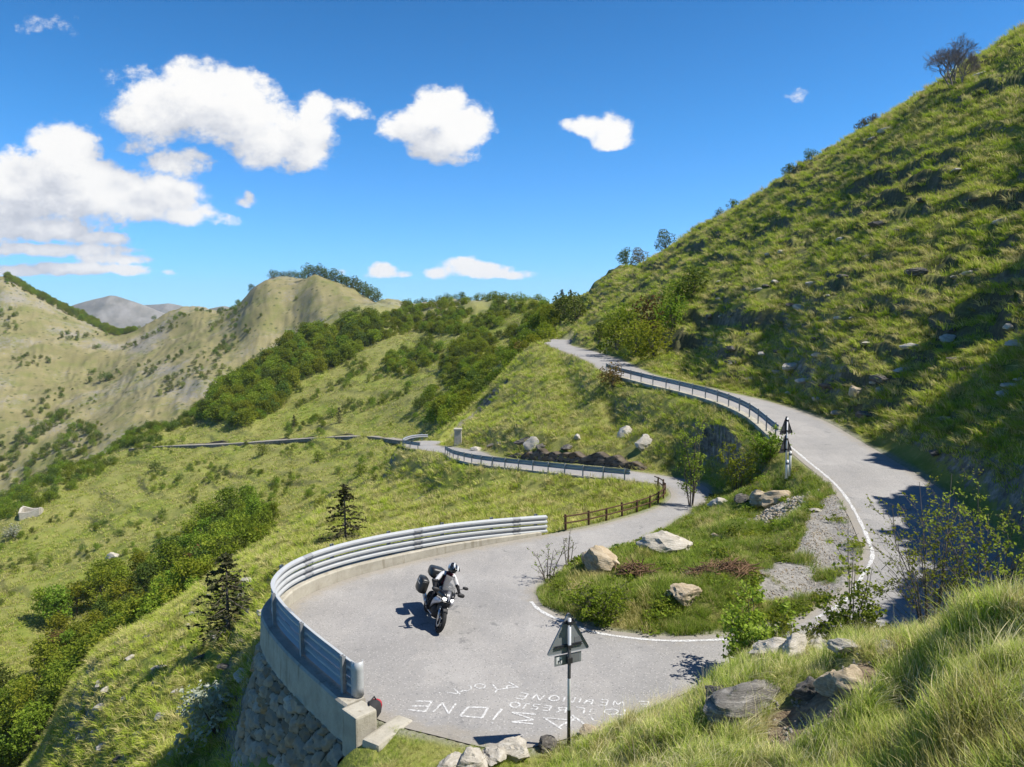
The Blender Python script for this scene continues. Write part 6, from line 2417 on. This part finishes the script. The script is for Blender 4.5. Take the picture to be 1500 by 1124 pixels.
k = in_gravel(x, y) & (pnoise(x / .7, y / .7, 77) > -.15)
x, y = x[k], y[k]
scatter('gravel', np.stack([x, y, hgrid(x, y)], 1), RNG.uniform(0, 6, (len(x), 3)), RNG.uniform(.008, .034, len(x)), [(a.copy(), b_) for a, b_ in RK], RNG.integers(0, 6, len(x)), label='loose gravel of the pull-off between island and upper road')
x, y = sample(5000, .05, .55, 8.2, 12)
k = in_dirt(x, y) & (pnoise(x / .3, y / .3, 78) > .0)
x, y = x[k], y[k]
scatter('gravel', np.stack([x, y, hgrid(x, y)], 1), RNG.uniform(0, 6, (len(x), 3)), RNG.uniform(.008, .03, len(x)), [(a.copy(), [MR_SAND]) for a, b_ in RK], RNG.integers(0, 6, len(x)), label='stony bare earth on the near bank')


# brushwood on the island
def brush(u, v, n, r, label, seed):
    rg = random.Random(seed)
    x, y, z = ground_pix(u, v)
    mb = MB()
    for _ in range(n):
        a, q = rg.random() * 6.28, rg.random() * r
        c = Vector((math.cos(a) * q, math.sin(a) * q * .7, rg.uniform(.02, .22) * (1 - q / r * .6)))
        d = Vector((rg.gauss(0, 1), rg.gauss(0, 1), rg.gauss(0, .3))).normalized() * rg.uniform(.12, .4)
        mb.tube([c - d, c + Vector((rg.gauss(0, .03), rg.gauss(0, .03), .02)), c + d], [.012, .009, .004], 4, cap=False)
    o = mb.build('brushwood', MAT_TWIG)
    o.location = (x, y, z)
    return tag(o, label, 'brushwood')


MAT_TWIG = simple_mat('dry_brown_twigs', (0.20, 0.12, 0.07), 0.9, 0, .5, 6, .2)
brush(1068, 838, 260, .75, 'heap of dry brown branches in the middle of the island', 1)
brush(1030, 845, 110, .4, 'small heap of dry branches left of the larger one', 2)
brush(1135, 738, 120, .45, 'reddish dry brushwood on the rubble heap', 3)
brush(930, 840, 140, .55, 'dry twigs on the road side bank of the island near the light boulder', 4)

# ------------------------------------------------------------------ small buildings and pillar
x, y, z = ground_pix(671, 652, 50)
mb = MB()
mb.loft([[(sx_ * w_, sy_ * w_, h) for sx_, sy_ in ((-1, -1), (1, -1), (1, 1), (-1, 1))] for w_, h in ((.36, -.4), (.31, 1.35), (.38, 1.4), (.38, 1.55))])
o = mb.build('pillar', MAT_CONC, bevel=.03)
o.location = (x, y, z)
tag(o, 'pale square masonry pillar beside the lower road on the nose of the spur', 'pillar')
x, y, z = ground_pix(46, 756, 100)
ruin = empty('ruin', (x, y, z), .4)
tag(ruin, 'small roofless ruin of pale stone on the terraces', 'ruin')
for (cx, cy, lx, ly, h0, h1) in ((0, -2, 4.6, .6, 1.5, 2.3), (0, 2, 4.6, .6, 2.4, 1.4), (-2.3, 0, .6, 3.6, 1.4, 2.2), (2.3, 0, .6, 3.6, 2.3, 1.2)):
    mb = MB()
    a, b_ = lx / 2, ly / 2
    if lx > ly:
        tops = [h0, (h0 + h1) / 2 - .4, h1]
        mb.loft([[(cx - a + lx * i / 2, cy - b_, -1), (cx - a + lx * i / 2, cy + b_, -1), (cx - a + lx * i / 2, cy + b_, t_), (cx - a + lx * i / 2, cy - b_, t_)] for i, t_ in enumerate(tops)])
    else:
        tops = [h0, (h0 + h1) / 2 + .3, h1]
        mb.loft([[(cx - a, cy - b_ + ly * i / 2, -1), (cx + a, cy - b_ + ly * i / 2, -1), (cx + a, cy - b_ + ly * i / 2, t_), (cx - a, cy - b_ + ly * i / 2, t_)] for i, t_ in enumerate(tops)])
    mb.build('wall', MR_PALE, ruin)

# ------------------------------------------------------------------ motorcycle and rider
fx, fy, _ = onz(640, 927, 0)
HEAD = math.atan2(-.95, .31)
LEAN = R(-21)
ML = Vector((math.cos(HEAD), math.sin(HEAD), 0))
BASE = Vector((fx, fy, road_z(fx, fy) + .012)) - ML * .65
M_BLACK = simple_mat('black_bodywork', (0.012, 0.012, 0.014), 0.28, 0.0, .2, 6, .6)
M_PLASTIC = simple_mat('matt_black_plastic', (0.018, 0.018, 0.019), 0.6, 0, .3, 9, .4)
M_RUBBER = simple_mat('tyre_rubber', (0.022, 0.022, 0.022), 0.85, 0, .25, 20, .25)
M_SILVER = simple_mat('silver_paint', (0.42, 0.42, 0.45), 0.3, 0.3, .06, 5, .6)
M_GREYP = simple_mat('grey_paint', (0.22, 0.22, 0.235), 0.3, 0.3, .06, 5, .6)
M_STEEL = simple_mat('brushed_steel', (0.5, 0.5, 0.5), 0.3, 0.9, .1, 9)
M_CASE = simple_mat('black_luggage', (0.016, 0.017, 0.017), 0.42, 0, .25, 7, .5)
M_SEAT = simple_mat('black_vinyl', (0.02, 0.02, 0.021), 0.65, 0, .25, 12)
m_, t_, o_ = new_mat('lit_headlight')
em = t_.n('ShaderNodeEmission')
em.inputs[0].default_value = (1, .97, .92, 1)
em.inputs[1].default_value = 9
t_.link(em.outputs[0], o_.inputs['Surface'])
M_LAMP = m_
m_, t_, o_ = new_mat('smoked_screen')
b_ = principled(t_, o_, (0.75, 0.75, 0.76), 0.05, 0, .5)
b_.inputs['Transmission Weight'].default_value = .85
b_.inputs['IOR'].default_value = 1.1
M_SCREEN = m_

BSC = .88
bike = empty('motorcycle', tuple(BASE))
bike.scale = (BSC,) * 3
bike.rotation_euler = (LEAN, 0, HEAD)
tag(bike, 'black and silver touring motorcycle with panniers leaning into the hairpin, headlight lit', 'motorcycle')


def wheel(x, r, w_, discs):
    mb = MB()
    mb.ring((x, 0, r), r - w_ * .42, w_ * .42, seg=44, sec=14, flat=1.12)
    wh = mb.build('wheel', M_RUBBER, bike, smooth=True)
    mb = MB()
    mb.ring((x, 0, r), r - w_ * .8, .016, seg=36, sec=8, flat=2.6)
    for k in range(5):
        a = 2 * math.pi * k / 5
        for da in (-.14, .14):
            mb.tube([(x + .05 * math.cos(a), 0, r + .05 * math.sin(a)), (x + (r - w_ * .8) * math.cos(a + da), 0, r + (r - w_ * .8) * math.sin(a + da))], .012, 6)
    mb.tube([(x, -.09, r), (x, .09, r)], .045, 14)
    mb.build('rim', M_PLASTIC, wh, smooth=True)
    for sy_ in discs:
        mb = MB()
        mb.ring((x, sy_, r), r * .42, .035, seg=30, sec=6, flat=.08)
        mb.build('brake_disc', M_STEEL, wh, smooth=True)


wheel(.74, .31, .125, (-.075, .075))
wheel(-.76, .315, .17, (.09,))
for s in (-1, 1):
    mb = MB()
    mb.tube([(.74, s * .10, .31), (.58, s * .10, .70)], [.034, .032], 12)
    mb.tube([(.58, s * .10, .68), (.44, s * .10, 1.02)], .025, 12)
    mb.box((.70, s * .085, .36), (.09, .03, .12))
    mb.build('fork', M_STEEL, bike, smooth=True)
    # silver side panels over black lowers
    mb = MB()
    mb.hull([(.62, .82, .02, .03, s * .16), (.54, .80, .055, .075, s * .20), (.42, .76, .06, .10, s * .235), (.30, .68, .045, .10, s * .25), (.20, .58, .03, .08, s * .24), (.12, .48, .012, .05, s * .22)], 14, 2.4)
    mb.build('side_panel', M_SILVER, bike, smooth=True)
    mb = MB()
    mb.hull([(.72, .98, .03, .04, s * .10), (.62, .99, .06, .08, s * .13), (.45, .98, .07, .10, s * .19), (.25, .96, .05, .08, s * .22)], 12, 2.4)
    mb.build('upper_panel', M_BLACK, bike, smooth=True)
    # lamps
    mb = MB()
    mb.hull([(.705, .93, .075, .040, s * .085), (.745, .925, .06, .030, s * .08), (.755, .925, .03, .012, s * .08)], 14, 2.2)
    mb.build('headlight', M_LAMP, bike, smooth=True)
    # hand guard, mirror, grip
    mb = MB()
    mb.hull([(.47, 1.07, .09, .05, s * .40), (.53, 1.07, .11, .06, s * .38), (.56, 1.06, .09, .035, s * .37)], 12, 2.6)
    mb.build('hand_guard', M_PLASTIC, bike, smooth=True)
    mb = MB()
    mb.tube([(.40, s * .26, 1.07), (.43, s * .33, 1.20), (.44, s * .46, 1.26)], .009, 7)
    mb.hull([(.42, 1.27, .085, .045, s * .47), (.445, 1.27, .085, .045, s * .47), (.47, 1.27, .05, .025, s * .47)], 12, 2.6)
    mb.build('mirror', M_PLASTIC, bike, smooth=True)
    mb = MB()
    mb.tube([(.38, s * .27, 1.06), (.35, s * .42, 1.05)], .018, 10)
    mb.build('grip', M_RUBBER, bike, smooth=True)
    # footpeg and pannier
    mb = MB()
    mb.tube([(-.06, s * .13, .36), (-.06, s * .29, .35)], .016, 8)
    mb.build('footpeg', M_STEEL, bike)
    mb = MB()
    mb.hull([(-1.02, .74, .09, .17, s * .38), (-.99, .74, .125, .215, s * .39), (-.75, .75, .135, .225, s * .40), (-.55, .75, .125, .21, s * .39), (-.51, .75, .10, .17, s * .38)], 20, 5)
    pn = mb.build('pannier', M_CASE, bike, smooth=True)
    mb = MB()
    mb.box((-.76, s * .535, .80), (.40, .012, .035))
    mb.box((-.76, s * .538, .88), (.10, .016, .05))
    mb.box((-.513, s * .39, .88), (.012, .16, .03))
    mb.build('latch', M_STEEL, pn, bevel=.004)
mb = MB()
mb.hull([(.80, .50, .05, .02), (.86, .60, .07, .03), (.72, .665, .08, .025), (.52, .64, .07, .02), (.44, .60, .05, .012)], 12, 2.6)
mb.build('front_mudguard', M_PLASTIC, bike, smooth=True)
mb = MB()   # nose
mb.hull([(.80, .86, .02, .015), (.76, .90, .07, .05), (.68, .955, .15, .10), (.55, .99, .19, .14), (.38, .98, .20, .15), (.22, .95, .17, .12)], 18, 2.4)
mb.build('front_fairing', M_BLACK, bike, smooth=True)
mb = MB()   # chin grey wedge between the lamps
mb.hull([(.79, .865, .012, .03), (.765, .90, .035, .06), (.70, .98, .05, .07), (.60, 1.09, .07, .04)], 12, 2.2)
mb.build('nose_panel', M_GREYP, bike, smooth=True)
mb = MB()   # radiator and lower cowl
mb.hull([(.62, .70, .12, .09), (.56, .66, .15, .13), (.45, .62, .15, .14)], 14, 4)
mb.build('radiator', M_PLASTIC, bike, smooth=True)
mb = MB()   # screen: thin curved sheet
rings = []
for k in range(7):
    q = k / 6
    wd = .20 * (1 - .35 * q ** 2)
    x0, z0 = .60 - .27 * q, 1.06 + .40 * q
    rings.append([(x0 - .10 * (j / 5) ** 2 - .004 * o, wd * j / 5, z0 + .004 * o) for j in range(-5, 6) for o in (0,)])
outer = [list(r_) for r_ in rings]
mb.loft(outer, cap=False, closed=False)
o = mb.build('windscreen', M_SCREEN, bike, smooth=True)
md = o.modifiers.new('thickness', 'SOLIDIFY')
md.thickness = .004
mb = MB()
mb.hull([(.34, .98, .08, .05), (.26, 1.00, .15, .10), (.10, .99, .17, .12), (-.06, .95, .13, .09), (-.16, .90, .09, .04)], 16, 2.5)
mb.build('tank', M_BLACK, bike, smooth=True)
mb = MB()
mb.hull([(-.08, .86, .10, .04), (-.2, .85, .15, .055), (-.42, .87, .16, .06), (-.52, .91, .15, .055), (-.78, .93, .13, .05), (-.9, .93, .10, .03)], 16, 3)
mb.build('seat', M_SEAT, bike, smooth=True)
mb = MB()
mb.hull([(-.3, .80, .08, .05), (-.6, .84, .13, .06), (-.95, .90, .11, .05), (-1.08, .93, .05, .02)], 14, 2.6)
mb.build('tail', M_PLASTIC, bike, smooth=True)
mb = MB()
mb.hull([(-1.28, 1.10, .17, .10), (-1.25, 1.11, .23, .145), (-1.02, 1.12, .25, .155), (-.84, 1.12, .23, .145), (-.80, 1.11, .18, .10)], 20, 4.5)
tc_ = mb.build('top_case', M_CASE, bike, smooth=True)
mb = MB()
mb.box((-.803, 0, 1.10), (.014, .16, .05))
mb.build('latch', M_STEEL, tc_, bevel=.004)
mb = MB()   # engine
mb.hull([(.40, .42, .10, .10), (.34, .44, .19, .17), (.1, .46, .21, .19), (-.14, .46, .19, .17), (-.24, .45, .12, .12)], 16, 4)
mb.hull([(.30, .26, .08, .05), (.15, .25, .14, .06), (-.1, .26, .14, .06)], 12, 3)
mb.build('engine', M_PLASTIC, bike, smooth=True)
mb = MB()
for s in (-1, 1):
    mb.tube([(-.18, s * .12, .45), (-.76, s * .13, .315)], [.045, .03], 8)
mb.build('swingarm', M_STEEL, bike, smooth=True)
mb = MB()
mb.tube([(.2, -.14, .28), (-.2, -.17, .27), (-.5, -.2, .36)], .03, 10)
mb.tube([(-.5, -.2, .36), (-.58, -.205, .39), (-.98, -.22, .52)], [.05, .062, .06], 14)
mb.build('exhaust', M_STEEL, bike, smooth=True)
mb = MB()
mb.tube([(.38, -.27, 1.06), (.44, -.12, 1.04), (.44, .12, 1.04), (.38, .27, 1.06)], .014, 8)
mb.build('handlebar', M_PLASTIC, bike, smooth=True)


def skin_body(name, chains, mats, pick):
    """one continuous body grown over a skeleton; pick(co) chooses the material of a face"""
    bm = bmesh.new()
    lay = bm.verts.layers.skin.verify()
    known = {}

    def vert(key, p, r):
        if key in known:
            return known[key]
        v = bm.verts.new(p)
        v[lay].radius = (r, r)
        known[key] = v
        return v
    for ch in chains:
        prev = None
        for key, p, r in ch:
            v = vert(key, p, r)
            if prev is not None and prev is not v and bm.edges.get((prev, v)) is None:
                bm.edges.new((prev, v))
            prev = v
    known['pelvis'][lay].use_root = True
    me = bpy.data.meshes.new(name)
    bm.to_mesh(me)
    bm.free()
    o = bpy.data.objects.new(name, me)
    COL.objects.link(o)
    o.modifiers.new('skin', 'SKIN')
    md = o.modifiers.new('sub', 'SUBSURF')
    md.levels = md.render_levels = 2
    dg = bpy.context.evaluated_depsgraph_get()
    me2 = bpy.data.meshes.new_from_object(o.evaluated_get(dg))
    bpy.data.objects.remove(o)
    me2.materials.clear()
    o = link(name, me2, mats, None, True)
    for f in me2.polygons:
        f.material_index = pick(f.center)
    return o


M_WHITEJ = simple_mat('white_jacket', (0.58, 0.57, 0.57), 0.8, 0, .07, 20, .2)
M_REDJ = simple_mat('dark_red_chest', (0.10, 0.012, 0.022), 0.8, 0, .3, 18, .2)
M_BLACKJ = simple_mat('black_riding_cloth', (0.016, 0.016, 0.018), 0.85, 0, .3, 16, .2)
P0_ = ('pelvis', (-.20, 0, .98), .135)
chains = [[P0_, ('belly', (-.14, 0, 1.13), .135), ('chest', (-.02, 0, 1.33), .15), ('collar', (.05, 0, 1.47), .085), ('neck', (.085, 0, 1.53), .06), ('head', (.11, .01, 1.64), .085), ('crown', (.115, .015, 1.72), .06)]]
for s in (-1, 1):
    k = str(s)
    chains.append([('chest', 0, 0), ('sh' + k, (-.01, s * .185, 1.40), .075), ('el' + k, (.14, s * .345, 1.17), .056), ('wr' + k, (.335, s * .365, 1.09), .038), ('pa' + k, (.39, s * .36, 1.075), .036)])
    for fi in range(4):
        dy_ = (fi - 1.5) * .021
        ln = (1.0, 1.12, 1.05, .85)[fi]
        y0 = s * (.36 - dy_)
        chains.append([('pa' + k, 0, 0), ('f1%s%d' % (k, fi), (.425, y0, 1.085), .0105), ('f2%s%d' % (k, fi), (.425 + .028 * ln, y0 + s * .002, 1.065), .0095), ('f3%s%d' % (k, fi), (.425 + .022 * ln, y0 + s * .003, 1.037), .0085), ('f4%s%d' % (k, fi), (.415, y0 + s * .003, 1.022), .0075)])
    chains.append([('pa' + k, 0, 0), ('t1' + k, (.385, s * .315, 1.068), .0125), ('t2' + k, (.405, s * .295, 1.045), .011), ('t3' + k, (.425, s * .288, 1.03), .0095)])
    chains.append([P0_, ('hip' + k, (-.16, s * .11, .955), .105), ('kn' + k, (.22, s * .265, .79), .078), ('sn' + k, (.08, s * .265, .58), .066), ('an' + k, (-.07, s * .25, .42), .05), ('he' + k, (-.09, s * .25, .385), .047), ('to' + k, (.13, s * .265, .37), .04)])


def pick(c):
    if c.z < 1.05 and abs(c.y) < .33 and not (c.x > .27 and c.z > .98):
        return 2
    if c.z > 1.5 and abs(c.y) < .12:
        return 2
    if abs(c.y) < .105 and c.x > -.02:
        return 1
    if (c.x > .15 and abs(c.y) > .25) or (abs(c.y) < .19 and c.z < 1.40) or c.z < 1.22:
        return 2
    if c.z < 1.12 and abs(c.y) < .2:
        return 2
    return 0


person = empty('person', tuple(BASE))
person.scale = (BSC,) * 3
person.rotation_euler = (LEAN, 0, HEAD)
tag(person, 'rider in white and dark red jacket and striped helmet, leaning into the bend', 'person')
bd = skin_body('body', chains, [M_WHITEJ, M_REDJ, M_BLACKJ], pick)
bd.parent = person

# helmet: shell with chin bar, peak and visor, turned towards the inside of the bend
m_, t_, o_ = new_mat('striped_helmet')
p = coords(t_)
sp = t_.n('ShaderNodeSeparateXYZ')
t_.link(t_.vm('ADD', p, t_.vm('MULTIPLY', t_.noise(p, 9, 3, .6, out=1), (.05, .05, .05))), sp.inputs[0])
st = t_.m('SINE', t_.m('MULTIPLY', t_.m('ADD', sp.outputs[1], t_.m('MULTIPLY', sp.outputs[0], .6)), 46))
c = t_.mix(t_.step(st, .25, .6), (0.018, 0.02, 0.022), (0.55, 0.57, 0.58))
c = t_.mix(t_.step(sp.outputs[2], -.01, -.05), c, (0.018, 0.02, 0.022))
principled(t_, o_, c, .25, 0, .6)
M_HELM = m_
hel = empty('helmet', (.115, .01, 1.655))
hel.parent = person
hel.rotation_euler = (0, R(14), R(24))
mb = MB()
rings = []
for k in range(13):
    ph = -1.15 + 2.65 * k / 12
    cz, cr = math.sin(ph), max(.02, math.cos(ph))
    rg_ = []
    for j in range(24):
        a = 2 * math.pi * j / 24
        fwd = max(0, math.cos(a))
        rg_.append((.145 * cr * math.cos(a) + .045 * fwd ** 2 * math.exp(-((cz + .45) / .35) ** 2), .122 * cr * math.sin(a), .15 * cz))
    rings.append(rg_)
mb.loft(rings)
mb.build('shell', M_HELM, hel, smooth=True)
mb = MB()
rings = []
for zz in (-.05, -.02, .015, .05):
    rings.append([((.151 + .028 * math.exp(-((zz + .05) / .06) ** 2)) * math.cos(a) * math.sqrt(max(.1, 1 - (zz / .16) ** 2)), .127 * math.sin(a) * math.sqrt(max(.1, 1 - (zz / .16) ** 2)), zz) for a in [(-1.05 + 2.1 * j / 12) for j in range(13)]])
mb.loft(rings, cap=False, closed=False)
o = mb.build('visor', M_BLACK, hel, smooth=True)
md = o.modifiers.new('thickness', 'SOLIDIFY')
md.thickness = .006
mb = MB()
mb.hull([(.07, .125, .085, .014), (.13, .112, .095, .012), (.20, .095, .085, .010), (.265, .078, .055, .007)], 14, 3)
mb.build('peak', M_HELM, hel, smooth=True)


# ------------------------------------------------------------------ the air
m_, t_, o_ = new_mat('mountain_air')
pv = t_.n('ShaderNodeVolumePrincipled')
pv.inputs['Color'].default_value = (0.80, 0.88, 1.0, 1)
pv.inputs['Density'].default_value = 0.00007
pv.inputs['Anisotropy'].default_value = 0.2
t_.link(pv.outputs[0], o_.inputs['Volume'])
mb = MB()
mb.box((0, 3350, -600), (11000, 7000, 1900))
hz = mb.build('haze', m_)
tag(hz, kind='stuff')
